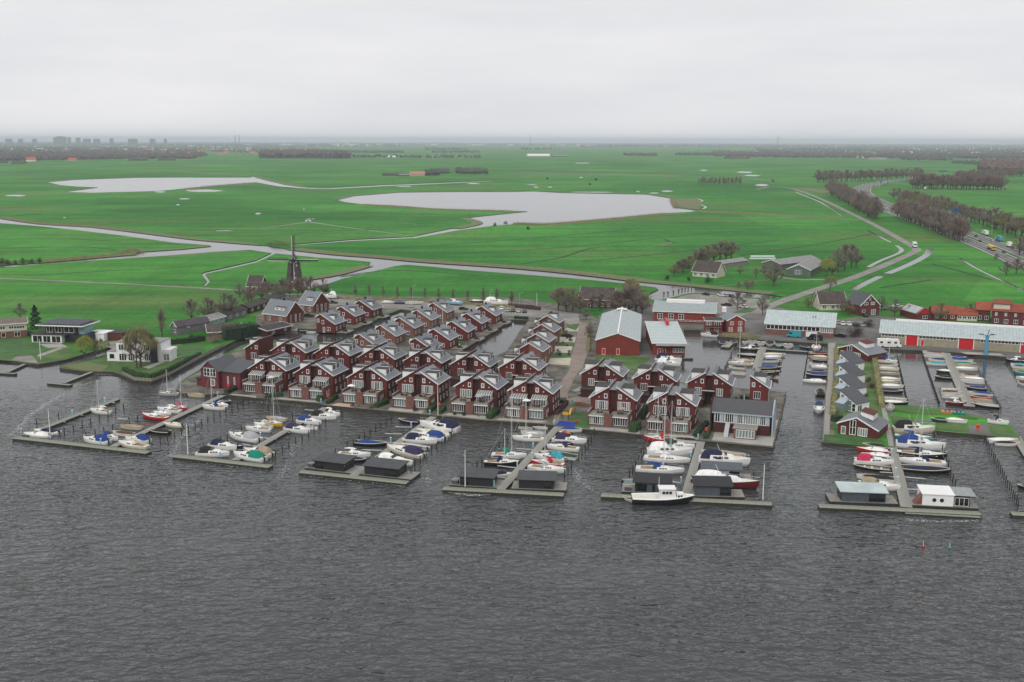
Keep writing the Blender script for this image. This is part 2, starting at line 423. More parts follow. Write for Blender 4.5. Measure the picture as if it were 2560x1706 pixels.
m_concrete = M('paving', (.3, .28, .255), .9, .16, .5)
m_black = M('black_metal', (.015, .015, .016), .5, .2, 1)
m_orange = M('lifebuoy_red', (.7, .06, .03), .5, .05, 1)

def win(par, a0, a1, z0, z1, plane, o, n=2, pane=None, name='window', fr=.11, rails=0, fmat=None):
    """a framed window: a0..a1 along the wall, plane f(ront -y) r(ight +x) l(eft -x) b(ack +y) at offset o; its pane is a sub-part"""
    def put(mb, u0, u1, w0, w1, d0, d1):
        if plane == 'f': mb.box(u0, u1, o - d1, o - d0, w0, w1)
        elif plane == 'b': mb.box(u0, u1, o + d0, o + d1, w0, w1)
        elif plane == 'r': mb.box(o + d0, o + d1, u0, u1, w0, w1)
        else: mb.box(o - d1, o - d0, u0, u1, w0, w1)
    f = MB()
    put(f, a0, a0 + fr, z0, z1, .002, .1); put(f, a1 - fr, a1, z0, z1, .002, .1)
    put(f, a0 + fr, a1 - fr, z1 - fr, z1, .002, .1); put(f, a0 + fr, a1 - fr, z0, z0 + fr * 1.2, .002, .1)
    w = (a1 - a0) / n
    for k in range(1, n): put(f, a0 + w * k - fr * .6, a0 + w * k + fr * .6, z0 + fr * 1.2, z1 - fr, .002, .095)
    for k in range(rails):
        zz = z0 + (z1 - z0) * (k + 1) / (rails + 1)
        for q in range(n):
            put(f, a0 + w * q + (fr if q == 0 else fr * .6), a0 + w * (q + 1) - (fr if q == n - 1 else fr * .6), zz - .04, zz + .04, .002, .09)
    fo = f.build(name, fmat or m_white, par)
    p = MB(); put(p, a0 + fr * .5, a1 - fr * .5, z0 + fr * .5, z1 - fr * .5, .001, .05)
    p.build('pane', pane or m_glass, fo)
    return fo

def french(par, a0, a1, z0, z1, o, style, plane='f'):
    """a run of glazed doors: style 'd' all dark, 'c' curtains at both ends, 'p' all pale"""
    if style == 'p': return win(par, a0, a1, z0, z1, plane, o, 5, m_curtain, 'glazed_doors', .1)
    if style == 'd': return win(par, a0, a1, z0, z1, plane, o, 6, m_glass, 'glazed_doors', .1)
    w = (a1 - a0)
    win(par, a0, a0 + w * .27, z0, z1, plane, o, 2, m_curtain, 'window', .09)
    win(par, a1 - w * .27, a1, z0, z1, plane, o, 2, m_curtain, 'window', .09)
    return win(par, a0 + w * .275, a1 - w * .275, z0, z1, plane, o, 3, m_glass, 'glazed_doors', .1)

W_A, D_A, E_A, P_A, S_A = 12.1, 9.8, 6.6, 9.75, 1.0   # width, depth, eave, peak, half slot
def roof_z(x):
    x = min(x, W_A - x); return E_A + (P_A - E_A) * x / (W_A / 2 - S_A)

def dormer(par, side, y0, y1, x_face, z_top, n=2, split=True, zr=roof_z, W=W_A, slope=(P_A - E_A) / (W_A / 2 - S_A)):
    """flat-roofed white dormer on the right (+1) or left (-1) slope"""
    X = (lambda d: W - d) if side > 0 else (lambda d: d)
    zb = zr(X(x_face)) - .1; run = (z_top - zb) / slope
    b = MB()
    pts = [(X(x_face), zb), (X(x_face + run + .3), z_top), (X(x_face), z_top)]
    if side < 0: pts = pts[::-1]
    b.prism(pts, y0, y1, 'y')
    dm = b.build('dormer', m_white, par)
    t = MB()
    xa, xb = sorted((X(x_face - .25), X(x_face + run + .35)))
    t.box(xa, xb, y0 - .15, y1 + .15, z_top + .002, z_top + .14); t.build('dormer_roof', m_felt, dm)
    if split: MB().box(xa, xb, (y0 + y1) / 2 - .07, (y0 + y1) / 2 + .07, z_top + .142, z_top + .24).build('dormer_kerb', m_white, dm)
    mid = (y0 + y1) / 2; pl = 'r' if side > 0 else 'l'
    if n == 2:
        win(dm, y0 + .35, mid - .35, zb + .25, z_top - .15, pl, X(x_face), 2, m_glass, 'window', .1)
        win(dm, mid + .35, y1 - .35, zb + .25, z_top - .15, pl, X(x_face), 2, m_glass, 'window', .1)
    else:
        win(dm, y0 + .3, y1 - .3, zb + .3, z_top - .15, pl, X(x_face), 3, m_glass, 'window', .1)
    return dm

def conservatory(par, x0, x1, y0, z0, h=2.5, dep=2.4, n=6):
    f = MB(); w = .09
    zf, zb = z0 + h - .55, z0 + h + .25
    for k in range(n + 1):
        x = x0 + (x1 - x0) * k / n
        f.box(x - w / 2, x + w / 2, y0 - dep, y0 - dep + w, z0, zf)
        f.slab((x - w / 2, y0 - dep, zf + .08), (x + w / 2, y0 - dep, zf + .08), (x + w / 2, y0 - .02, zb + .08), (x - w / 2, y0 - .02, zb + .08), .1)
    f.box(x0 - .1, x1 + .1, y0 - dep - .08, y0 - dep + .06, zf + .002, zf + .14)
    for k in range(1, 3):
        for x in (x0, x1): f.box(x - w / 2, x + w / 2, y0 - dep + dep * k / 3, y0 - dep + dep * k / 3 + w, z0, zf + (zb - zf) * k / 3)
    c = f.build('conservatory', m_white, par)
    g = MB(); g.slab((x0, y0 - dep, zf + .04), (x1, y0 - dep, zf + .04), (x1, y0 - .02, zb + .04), (x0, y0 - .02, zb + .04), .03)
    g.build('glass_roof', m_glassroof, c)
    return c
m_glassroof = M('clouded_glass', (.22, .25, .24), .2, .3, 2, spec=.6)
m_rail = M('terrace_planks', (.27, .25, .22), .85, .2, 1.2)

def half_wall(side):
    """one gabled half of the double house, as a polygon in x,z"""
    c = W_A / 2 - S_A
    p = [(0, 0), (c, 0), (c, P_A - .16), (0, E_A - .16)]
    return p if side < 0 else [(W_A - x, z) for x, z in reversed(p)]

def double_house(label, tip, front=True, cons='', up=('c', 'c'), low=('d', 'd'), group=None, halves='LR', dormers='LR', porch=False, dsplit=True, stuffs=()):
    """red semi-detached lake house; tip = pixel of its left front eave corner (for a right half alone: its right one)"""
    if tip[0] == 'R': o = G(tip[1], tip[2], LAND + E_A) - off((W_A + .45, -.5, E_A))
    else: o = G(tip[0], tip[1], LAND + E_A) - off((-.45, -.5, E_A))
    t = thing('lake_house', label, 'house', (o.x, o.y, LAND), RZ, group)
    c = W_A / 2 - S_A; sl = (P_A - E_A) / c
    for sd in halves:
        s = -1 if sd == 'L' else 1
        MB().prism(half_wall(s), 0, D_A, 'y').build('wall', m_red, t)
        X = (lambda x: x) if s < 0 else (lambda x: W_A - x)
        a, b_ = (X(-.45), E_A - .45 * sl), (X(c + .02), P_A)
        q = [(a[0], -.5, a[1]), (b_[0], -.5, b_[1]), (b_[0], D_A + .4, b_[1]), (a[0], D_A + .4, a[1])]
        if s > 0: q = [q[1], q[0], q[3], q[2]]
        ro = MB().slab(*q, .16).build('roof', m_roof, t)
        fz = MB()
        q2 = [(a[0], -.56, a[1] + .06), (b_[0], -.56, b_[1] + .06), (b_[0], -.38, b_[1] + .06), (a[0], -.38, a[1] + .06)]
        if s > 0: q2 = [q2[1], q2[0], q2[3], q2[2]]
        fz.slab(*q2, .24)
        xg = sorted((X(-.62), X(-.47))); fz.box(xg[0], xg[1], -.5, D_A + .4, a[1] - .14, a[1] + .02)
        fz.build('fascia', m_fascia, ro)
        if s < 0 and 'R' in halves: pass
        # small attic window, round vent
        xc = X(c - .95); win(t, xc - .45, xc + .45, 6.35, 7.65, 'f', 0, 1, m_glass if s < 0 else m_curtain, 'window', .16)
        xv = X(2.3); MB().tube([(xv, -.06, 6.6), (xv, .01, 6.6)], .16, 10).build('vent', m_white, t)
        if sd in dormers: dormer(t, s, 1.5, 6.9, .9, E_A + 2.5, 2, dsplit)
        # first floor and side windows
        xa, xb = sorted((X(1.35), X(4.75)))
        st = up[0 if s < 0 else 1]
        if front: french(t, xa, xb, 3.3, 5.65, 0, st)
        else: win(t, (xa + xb) / 2 - .95, (xa + xb) / 2 + .95, 2.9, 5.1, 'f', 0, 3, {'p': m_curtain}.get(st, m_glass), 'glazed_doors', .1)
        if s > 0:
            for yy in (1.4, 4.2, 7.0):
                win(t, yy, yy + .75, 3.5, 4.8, 'r', W_A, 1, m_glass, 'window', .1)
                win(t, yy + .6, yy + 1.35, 1.0, 2.4, 'r', W_A, 1, m_glass, 'window', .1)
        if not front:
            xs = sorted((X(.6), X(4.9))); MB().box(xs[0], xs[1], -3.4, -.004, 0, 2.35).build('carport_wall', m_reddark, t)
            MB().box(xs[0] - .3, xs[1] + .2, -3.7, -.003, 2.352, 2.55).build('carport_roof', m_felt, t)
    hv_ = random.Random(int(o.x * 3 + o.y))
    for _ in range(hv_.choice((1, 2, 3))):
        xx = W_A - hv_.uniform(1.2, 4.6); yy = hv_.uniform(7.4, 9.2); MB().tube([(xx, yy, roof_z(xx) - .1), (xx, yy, roof_z(xx) + hv_.uniform(.5, .9))], .13, 6).build('roof_vent', m_black, t)
    if hv_.random() < .6:
        yy = hv_.uniform(7.3, 8.2); x0_, x1_ = W_A - 3.2, W_A - 2.2; MB().slab((x0_, yy, roof_z(x0_) + .06), (x1_, yy, roof_z(x1_) + .06), (x1_, yy + 1.0, roof_z(x1_) + .06), (x0_, yy + 1.0, roof_z(x0_) + .06), .08).build('skylight', m_glass, t)
    if halves == 'LR':
        MB().prism([(c + .003, 0), (W_A - c - .003, 0), (W_A - c - .003, 8.75), (c + .003, 8.75)], 1.1, D_A - .6, 'y').build('recessed_bay', m_reddark, t)
        MB().box(c + .03, W_A - c - .03, -.1, D_A, 8.752, 8.95).build('slot_roof', m_feltgrey, t)
        MB().tube([(W_A / 2, .98, .1), (W_A / 2, .98, 8.75)], .05, 5).build('downpipe', m_black, t)
        if porch or not front:
            p = MB(); p.box(c - .4, c - .2, -1.5, -.004, 0, 4.6); p.box(W_A - c + .2, W_A - c + .4, -1.5, -.004, 0, 4.6); p.box(c - .6, W_A - c + .6, -1.7, -.003, 4.602, 4.75)
            p.build('porch', m_reddark, t)
            MB().box(c - .7, W_A - c + .7, -1.85, -1.7, 4.6, 4.78).build('porch_fascia', m_fascia, t)
    if front:
        y0, y1, z1 = -5.1, -.004, 2.85
        x0, x1 = .15, W_A - .75
        b = MB(); b.box(x0, x0 + .35, y0, y1, 0, z1 + .75); b.box(x1 - .35, x1, y0, y1, 0, z1 + .75)
        b.box(c - .45, W_A - c - .15, y0 - .35, y0 + .3, 0, z1 + .55)
        b.box(x0 + .35, x1 - .35, y0 + .6, y1 - .02, 0, z1 - .1)
        b.build('terrace_wall', m_brick, t)
        for q0, q1 in ((x0 - .06, x0 + .41), (x1 - .41, x1 + .06)): MB().box(q0, q1, y0 - .06, y1, z1 + .752, z1 + .84).build('coping', m_feltgrey, t)
        MB().box(x0 + .35, x1 - .35, y0 - .1, y1 - .02, z1 - .09, z1 + .06).build('terrace_floor', m_rail, t)
        for q0, q1 in ((x0 + .36, c - .46), (W_A - c - .14, x1 - .36)): MB().box(q0, q1, y0 - .14, y0 + .1, z1 - .36, z1 - .095).build('terrace_fascia', m_fascia, t)
        MB().box(W_A / 2 - .15, W_A / 2 + .0, y0 + .4, 0, z1 + .06, z1 + 1.5).build('screen', m_reddark, t)
        french(t, x0 + .5, c - .6, .25, z1 - .38, y0 + .55, low[0]); french(t, W_A - c, x1 - .5, .25, z1 - .38, y0 + .55, low[1])
        win(t, y0 + 2.2, y0 + 2.9, .3, 2.2, 'r', x1, 1, m_glass, 'window', .09)
        win(t, y0 + 3.6, y0 + 4.3, 1.3, 2.3, 'r', x1, 1, m_glass, 'window', .09)
        if 'L' in cons: conservatory(t, .9, c + .2, -.004, z1 + .06)
        if 'R' in cons: conservatory(t, W_A - c - .2, W_A - 1.1, -.004, z1 + .06)
    return t

g_front, g_second = 'red double houses along the lake front', 'red double houses in the second row'
FH = [
 ('red double house with two glass conservatories, beside the dark red angular house', (619,919), 'LR', ('d','d'), ('d','d')),
 ('red double house with one conservatory, second lake-front house from the angular house', (733,931), 'R', ('c','d'), ('c','p')),
 ('red double house without conservatory and with pink terrace, third lake-front from angular house', (865,942), '', ('p','c'), ('p','c')),
 ('red double house with plain balcony, fourth lake-front house from the angular house', (989,952), '', ('p','c'), ('p','c')),
 ('red double house with one conservatory, fifth lake-front house from the angular house', (1134,964), 'R', ('p','d'), ('d','d')),
 ('red double house with two conservatories, lake-front, beside the playground', (1268,975), 'LR', ('p','c'), ('c','p')),
 ('red double house without conservatory on the far side of the playground, lake-front', (1472,992), '', ('c','c'), ('c','d')),
 ('red double house with plants on its balcony, next to the grey-roofed corner house', (1617,1005), '', ('d','c'), ('d','c')),
]
houses_front = [double_house(l, tip, True, cons, up, low, g_front, dsplit=(i < 6)) for i, (l, tip, cons, up, low) in enumerate(FH)]
SH = [
 ('lone half red house with tall blank gable behind the angular house', (608,870), 'L', ('d','d')),
 ('second-row red double house, first beside the lone half house', (675,875), 'LR', ('d','d')),
 ('second-row red double house, second from the lone half house', (783,882), 'LR', ('d','d')),
 ('second-row red double house, third from the lone half house', (893,891), 'LR', ('d','d')),
 ('second-row red double house, fourth from the lone half house', (1007,900), 'LR', ('d','d')),
 ('second-row red double house, fifth from the lone half house', (1124,909), 'LR', ('d','d')),
 ('second-row red double house at the corner of the brick lane', (1244,918), 'LR', ('d','d')),
 ('second-row red double house with pale curtains opposite the barn, beside the lane', (1449,933), 'LR', ('p','d')),
 ('second-row red double house beside the boathouse basin', (1580,945), 'LR', ('d','d')),
 ('second-row red double house with teal curtains beside the half house', (1715,955), 'LR', ('p','p')),
 ('half red house at the corner quay by the yacht basin', ('R',1925,969), 'R', ('d','d')),
]
for i, (l, tip, hv, up) in enumerate(SH):
    double_house(l, tip, False, '', up, ('d', 'd'), g_second, hv, dsplit=(i < 7), dormers='LR' if i < 7 or i == 8 else 'LR')

# ---------------------------------------------------------------- smaller gabled houses in the rows behind
W_B, D_B = 7.8, 10.2
def small_house(label, apex, variant=0, group='gabled houses in the canal rows', brick_right=True):
    """apex = pixel of the front peak"""
    xr, zp, el, er = ((1.9, 7.5, 6.3, 3.9) if variant == 0 else (4.6, 8.0, 5.2, 5.6))
    W = W_B if variant == 0 else 9.0
    o = G(apex[0], apex[1], LAND + zp) - off((xr, -.35, zp))
    t = thing('gabled_house', label, 'house', (o.x, o.y, LAND), RZ, group)
    MB().prism([(0, 0), (xr, 0), (xr, zp - .2), (0, el - .2)], 0, D_B, 'y').build('wall', m_red, t)
    MB().prism([(xr + .002, 0), (W, 0), (W, er - .2), (xr + .002, zp - .2)], .003, D_B, 'y').build('wall', m_brick2 if brick_right else m_red, t)
    sr = (zp - er) / (W - xr); sl = (zp - el) / xr
    a = (W + .5, er - .5 * sr)
    MB().slab((xr, -.35, zp), (a[0], -.35, a[1]), (a[0], D_B + .35, a[1]), (xr, D_B + .35, zp), .18).build('roof', m_roof, t)
    b_ = (-.4, el - .4 * sl)
    rl = MB().slab((b_[0], -.35, b_[1]), (xr - .002, -.35, zp - .002), (xr - .002, D_B + .35, zp - .002), (b_[0], D_B + .35, b_[1]), .18).build('roof', m_roof, t)
    f = MB()
    f.slab((xr, -.42, zp + .05), (a[0], -.42, a[1] + .05), (a[0], -.28, a[1] + .05), (xr, -.28, zp + .05), .22)
    f.slab((b_[0], -.42, b_[1] + .05), (xr - .003, -.42, zp + .05), (xr - .003, -.28, zp + .05), (b_[0], -.28, b_[1] + .05), .22)
    f.box(a[0], a[0] + .15, -.35, D_B + .35, a[1] - .14, a[1] + .02)
    f.build('fascia', m_fascia, t)
    MB().box(xr - .05, xr + .55, 4.9, 5.6, zp - .35, zp + .75).build('chimney', m_black, t)
    zr = lambda x: er + (W - x) * sr
    dormer(t, 1, 3.0, 6.2, 1.45, er + 2.5, 1, False, zr, W, sr)
    MB().box(-1.1, -.01, 2.2, 6.0, 4.6, el + .45).build('side_dormer', m_white, t)
    MB().box(-1.25, .3, 2.05, 6.15, el + .452, el + .6).build('side_dormer_roof', m_felt, t)
    win(t, .35, 1.35, 4.0, 5.5, 'f', 0, 1, m_curtain, 'window', .14)
    win(t, xr + .5, xr + 1.5, 3.1 if variant else 3.4, 5.0, 'f', 0, 1, m_glass, 'window', .14)
    win(t, xr + .9, xr + 1.8, .1, 2.3, 'f', 0, 1, m_curtain, 'door', .14)
    win(t, xr + 2.6, xr + 4.2, .8, 2.3, 'f', 0, 2, m_glass, 'window', .12)
    for yy in (1.2, 4.6): win(t, yy, yy + 1.3, .9, 2.3, 'r', W, 2, m_glass, 'window', .1)
    return t
DECKS = []
rowname = ['short canal row', 'brick-fronted middle row', 'inner canal row']
rows_b = [[(800,785),(852,766),(898,751)], [(897,835),(950,813),(998,794),(1041,775),(1082,757)], [(1037,845),(1083,822),(1129,803),(1166,783),(1203,765)]]
ordn = ['first', 'second', 'third', 'fourth', 'fifth', 'sixth', 'seventh', 'eighth', 'ninth', 'tenth', 'eleventh', 'twelfth']
for r_, row in enumerate(rows_b):
    for k, ap in enumerate(row):
        h_ = small_house(f'small gabled red house, {ordn[k]} from the lake in the {rowname[r_]}', ap, 0, brick_right=(r_ == 1))
        if r_ != 1: DECKS.append((h_, W_B + .2, 4.6, f'{ordn[k]} house from the lake, {rowname[r_]}'))
for k, ap in enumerate([(1322,858),(1339,835),(1354,811),(1368,789)]):
    h_ = small_house(f'gabled red house beside the sandy forecourts of the lane, {ordn[k]} from the lake', ap, 1, 'gabled houses between lane and inner canal'); DECKS.append((h_, -4.2, 3.9, f'{ordn[k]} house from the lake, lane row'))

# ---------------------------------------------------------------- houses turned with their eaves to the lake
def eaves_house(name, label, p_left, p_right, depth, eave, ridge, wallm, roofm, gablem=None, z=LAND, dorm=True, over=.5, cat='house', wins=3, group=None, trim=True, ridge_pos=.5, nw=2, fmat=None):
    """long side towards the lake: p_left/p_right = pixels of its near bottom corners"""
    a, b = G(*p_left, z), G(*p_right, z); L = (b - a).length; rz = math.atan2(b.y - a.y, b.x - a.x)
    t = thing(name, label, cat, (a.x, a.y, z), rz, group)
    yr = depth * ridge_pos
    MB().prism([(0, 0), (depth, 0), (depth, eave), (yr, ridge), (0, eave)][::-1], 0, L, 'x').build('wall', wallm, t)
    s1 = (ridge - eave) / yr; s2 = (ridge - eave) / (depth - yr)
    ro = MB().slab((-over, -over, eave - over * s1 + .2), (L + over, -over, eave - over * s1 + .2), (L + over, yr, ridge + .2), (-over, yr, ridge + .2), .18)
    ro.slab((-over, yr, ridge + .2), (L + over, yr, ridge + .2), (L + over, depth + over, eave - over * s2 + .2), (-over, depth + over, eave - over * s2 + .2), .18)
    ro = ro.build('roof', roofm, t)
    if trim:
        f = MB()
        for x0, x1 in ((-over - .1, -over), (L + over, L + over + .1)):
            f.slab((x0, -over, eave - over * s1 + .26), (x1, -over, eave - over * s1 + .26), (x1, yr, ridge + .26), (x0, yr, ridge + .26), .34)
            f.slab((x0, yr, ridge + .26), (x1, yr, ridge + .26), (x1, depth + over, eave - over * s2 + .26), (x0, depth + over, eave - over * s2 + .26), .34)
        f.box(-over, L + over, -over - .12, -over, eave - over * s1 - .1, eave - over * s1 + .22)
        f.build('fascia', fmat or m_fascia, t)
    if dorm:
        y0 = yr * .25; zf = eave + y0 * s1; zt = zf + 1.5; x0, x1 = L * .42, L * .82
        d = MB().prism([(y0, zf), (y0 + 1.5 / s1, zt), (y0, zt)][::-1], x0, x1, 'x').build('dormer', m_white, t)
        MB().box(x0 - .15, x1 + .15, y0 - .2, y0 + 1.5 / s1 + .3, zt + .002, zt + .14).build('dormer_roof', m_felt, d)
        w = (x1 - x0)
        win(d, x0 + w * .12, x0 + w * .38, zf + .45, zt - .25, 'f', y0, 2, m_glass, 'window', .1)
        win(d, x0 + w * .62, x0 + w * .88, zf + .45, zt - .25, 'f', y0, 2, m_glass, 'window', .1)
    for k in range(wins):
        u = L * (k + .5) / wins; h = min(eave - .5, 2.3)
        win(t, u - .8, u + .8, .8 if h < 2.2 else .6, h, 'f', 0, nw, m_glass, 'window', .12)
    return t, L, rz
for lab, pl, pr in (('red house with double dormer facing the lake, by the canal jetty', (660,803), (716,810)),
                    ('red house with double dormer, nearer the windmill than its twin', (748,779), (783,783))):
    t, L, rz = eaves_house('dormer_house', lab, pl, pr, 10.5, 3.6, 8.6, m_brick2, m_roof, wins=2, group='houses with double dormers')
    MB().prism([(1.0, 0), (9.5, 0), (9.5, 3.9), (5.25, 7.9), (1.0, 3.9)][::-1], L + .002, L + .1, 'x').build('gable_boards', m_red, t)
    for yy in (2.2, 5.0, 7.6): win(t, yy, yy + .9, .3, 3.3, 'r', L + .1, 1, m_curtain if yy == 5.0 else m_glass, 'window', .12)
    MB().box(L * .5, L * .5 + .6, 5.0, 5.7, 8.4, 9.6).build('chimney', m_black, t)
# ================================================================ PAVING, ROADS, LAWNS
ZP = LAND
m_yard = M('yard_ground', (.075, .073, .055), .9, .35, .22, bump=.2, col2=(.2, .188, .155))
m_brickroad = M('lane_clinkers', (.24, .195, .165), .9, .16, .25, bump=.1)
m_sand = M('sand_gravel', (.46, .43, .34), .95, .1, .4)
m_asphalt = M('asphalt', (.13, .126, .12), .9, .3, .12)
m_road = M('pale_asphalt', (.235, .22, .2), .9, .22, .1)
m_lawn = M('lawn', (.05, .125, .032), .9, .3, .25, bump=.3)
m_lawnrough = M('rough_grass', (.05, .13, .026), .95, .3, .12, bump=.4, col2=(.1, .17, .045))
m_reedground = M('reed_litter', (.2, .19, .1), .95, .3, .06, col2=(.13, .17, .06))
m_stone = M('terrace_stone', (.36, .345, .31), .9, .14, .35)
m_pink = M('pink_terrace', (.5, .36, .28), .9, .08, .4)
m_trench = M('trench_grass', (.009, .032, .008), .95, .3, .2)
m_mark = M('road_paint', (.7, .7, .68), .7, .05, 1)
m_rubber = M('blue_rubber', (.01, .035, .28), .8, .1, 1)
LAYER = [0]
def S(name, px, dz, mat, **k):
    LAYER[0] += 1   # every sheet a hair above the one before
    return struct(psheet(name, px, ZP + dz + LAYER[0] * .0011, mat), **k)
struct(sheet('yard', [G2(p) for p in [(470,945),(530,912),(605,868),(650,857),(760,860),(853,861),(895,846),(942,825),(987,807),(1034,784),(985,742),(1290,744),(1440,768),(1500,800),(1495,880),(1636,930),(1646,952),(1725,964),(1800,972),
   (1928,982),(1961,988),(1944,1066),(1930,1117),(1761,1100),(1613,1086),(1445,1070),(1384,1061),(1348,1057),(1218,1049),(1068,1035),(953,1024),(815,1011),(795,1006),(680,996),(576,986),(455,980),(444,970)]], ZP + .01, m_yard, None, [[G2(p) for p in BASIN_D]]))
S('yard', [(640,817),(724,819),(775,822),(854,827),(892,819),(936,799),(977,781),(1000,772),(985,742),(880,738),(800,728),(720,738),(640,790)], .012, m_yard)
S('back_street', [(815,744),(900,745),(1000,748),(1100,752),(1290,765),(1380,775),(1446,785),(1450,808),(1425,812),(1380,795),(1290,790),(1230,788),(1090,778),(960,770),(900,762),(830,765),(800,758)], .03, m_road)
S('brick_lane', [(1449,806),(1440,853),(1428,889),(1424,924),(1401,958),(1388,985),(1386,1040),(1380,1058),(1396,1060),(1404,1020),(1422,1006),(1419,983),(1437,942),(1455,922),(1470,879),(1482,810)], .035, m_brickroad)
S('brick_lane', [(1405,1000),(1470,985),(1480,1000),(1420,1012)], .032, m_brickroad)
for q in ([(1417,818),(1448,816),(1446,828),(1408,830)], [(1397,843),(1440,843),(1437,856),(1391,856)], [(1389,866),(1431,866),(1427,883),(1380,882)], [(1376,896),(1428,895),(1424,914),(1368,910)]):
    S('forecourt', q, .03, m_sand)
for q in ([(580,985),(640,990),(640,996),(576,987)], [(700,995),(800,1003),(796,1007),(690,997)], [(975,1019),(1060,1027),(1055,1034),(970,1026)], [(1120,1033),(1225,1042),(1218,1049),(1110,1038)], [(1250,1046),(1370,1053),(1350,1058),(1240,1050)],
          [(1460,1066),(1600,1076),(1598,1085),(1455,1071)], [(1620,1082),(1735,1090),(1735,1097),(1622,1087)], [(1800,1040),(1945,1050),(1932,1116),(1780,1101)], [(1470,958),(1530,962),(1500,985),(1430,978)]):
    S('terrace', q, .03, m_stone)
S('terrace', [(845,1008),(890,1012),(882,1020),(826,1014)], .034, m_pink)
for q in ([(1440,826),(1446,818),(1447,812),(1420,812),(1412,818)],[(1395,858),(1437,858),(1436,864),(1390,864)],[(1378,884),(1428,885),(1427,893),(1372,893)],[(905,858),(960,840),(975,846),(925,864)],[(960,835),(1004,818),(1016,824),(975,840)],[(1120,868),(1150,852),(1170,858),(1140,874)],[(1095,850),(1120,838),(1140,845),(1110,856)],[(1010,833),(1022,822),(1040,826),(1020,848),(985,852)], [(1050,812),(1068,802),(1075,808),(1055,822)], [(1090,795),(1110,785),(1112,792),(1092,802)], [(1432,1030),(1480,1035),(1475,1072),(1425,1068)]):
    S('lawn', q, .03, m_lawn)
S('play_mat', [(1398,1052),(1438,1056),(1436,1068),(1390,1064)], .05, m_rubber)
# left: villa gardens
S('lawn', [(-60,846),(60,846),(120,852),(180,866),(176,897),(160,899),(95,910),(65,906),(-60,896)], .012, m_lawnrough)
S('lawn', [(0,848),(60,850),(128,868),(90,893),(40,898),(0,893)], .02, m_lawn)
S('terrace', [(40,892),(80,889),(96,908),(66,906),(30,900)], .03, m_road)
S('terrace', [(98,861),(150,858),(170,868),(120,870)], .03, m_stone)
S('garden_path', [(92,888),(150,868),(158,871),(98,893)], .034, m_concrete)
S('lawn', [(152,916),(226,902),(262,890),(300,880),(450,860),(505,888),(433,932),(380,953),(337,950),(300,934),(283,929),(212,927)], .012, m_lawnrough)
S('lawn', [(275,905),(330,915),(310,932),(285,929)], .02, m_lawn); S('lawn', [(430,866),(500,862),(515,876),(470,890),(432,884)], .02, m_lawn)
S('terrace', [(150,915),(226,906),(272,915),(255,929),(212,927)], .03, m_reedground)
S('terrace', [(355,918),(400,905),(470,886),(420,903),(372,922)], .03, m_stone)
S('driveway', [(240,858),(300,852),(420,846),(430,852),(320,868),(280,872)], .03, m_road)
# right: harbour yards, promenade, spit
S('harbour_yard', [(1497,790),(1520,770),(1600,760),(1640,756),(1700,770),(1930,765),(2080,800),(2190,790),(2300,800),(2560,820),(2700,830),(2700,905),(2560,894),(2506,890),(2356,876),(2256,872),(2185,868),(2069,857),(1901,847),(1855,844),(1799,839),(1755,823),(1706,822),(1708,886),(1645,886),(1638,922),(1495,882)], .012, m_asphalt)
S('car_park', [(1700,742),(1732,735),(1795,738),(1862,746),(1930,750),(1905,770),(1850,792),(1800,785),(1735,772),(1680,756)], .03, m_road)
S('lawn', [(1830,782),(1870,770),(1900,772),(1895,778),(1860,783)], .04, m_lawn)
S('lawn', [(1545,882),(1625,895),(1600,930),(1480,905),(1500,884)], .03, m_lawnrough)
S('promenade', [(2071,858),(2089,858),(2085,955),(2079,1000),(2072,1104),(2057,1104),(2065,992),(2069,955)], .03, m_concrete)
S('promenade', [(2183,870),(2190,870),(2204,985),(2213,1012),(2222,1050),(2238,1117),(2222,1116),(2210,1055),(2202,1012),(2194,975)], .03, m_concrete)
S('gardens', [(2090,862),(2180,870),(2200,1010),(2208,1060),(2080,1075),(2086,955)], .02, m_lawnrough)
S('lawn', [(2058,1104),(2060,1086),(2200,1096),(2220,1115),(2196,1114)], .03, m_lawn)
S('spit_path', [(2214,1020),(2240,1040),(2330,1052),(2420,1062),(2490,1060),(2546,1094),(2420,1083),(2350,1060),(2232,1050)], .02, m_asphalt)
for q in ([(2212,1016),(2270,1018),(2345,1027),(2350,1038),(2240,1030)], [(2226,1040),(2285,1045),(2290,1060),(2234,1064)], [(2340,1056),(2420,1062),(2424,1081),(2338,1074)], [(2470,1064),(2525,1068),(2540,1092),(2478,1087)], [(2400,1036),(2450,1046),(2440,1050),(2395,1045)]):
    S('lawn', q, .03, m_lawnrough)
S('slipway', [(2400,880),(2500,884),(2512,890),(2415,886)], .03, m_stone)
# roads
def road(name, px, w, mat, dz=.03, n=5):
    ln = smooth_line([G2(p) for p in px], n); return struct(strip(name, ln, w, ZP + dz + .08, mat)), ln
_, lane_ln = road('country_lane', [(1890,474),(1935,467),(1988,474),(2050,497),(2127,534),(2192,566),(2246,596),(2282,617),(2292,625),(2273,637),(2192,672),(2127,697),(2105,704),(2053,721),(1987,743),(1926,765),(1890,785)], 6.0, m_road)
road('farm_drive', [(2105,703),(2060,700),(2000,700),(1960,695),(1935,690)], 4.5, m_road, .026)
road('footpath', [(1985,706),(1900,702),(1840,712),(1780,718)], 2.2, m_reedground, .022)
road('mill_lane', [(-100,690),(0,696.5),(200,705.5),(400,715.5),(584,726),(640,733),(760,738),(830,742)], 3.4, m_road, .026)
road('field_road', [(1300,421),(1480,432),(1700,440),(1830,446)], 5, m_road, .03)
mw_px = [(2330,441),(2275,447),(2220,453.5),(2175,463),(2152,475),(2162,490),(2196,508),(2240,528),(2310,553),(2380,577),(2440,600),(2500,624),(2560,650),(2660,694)]
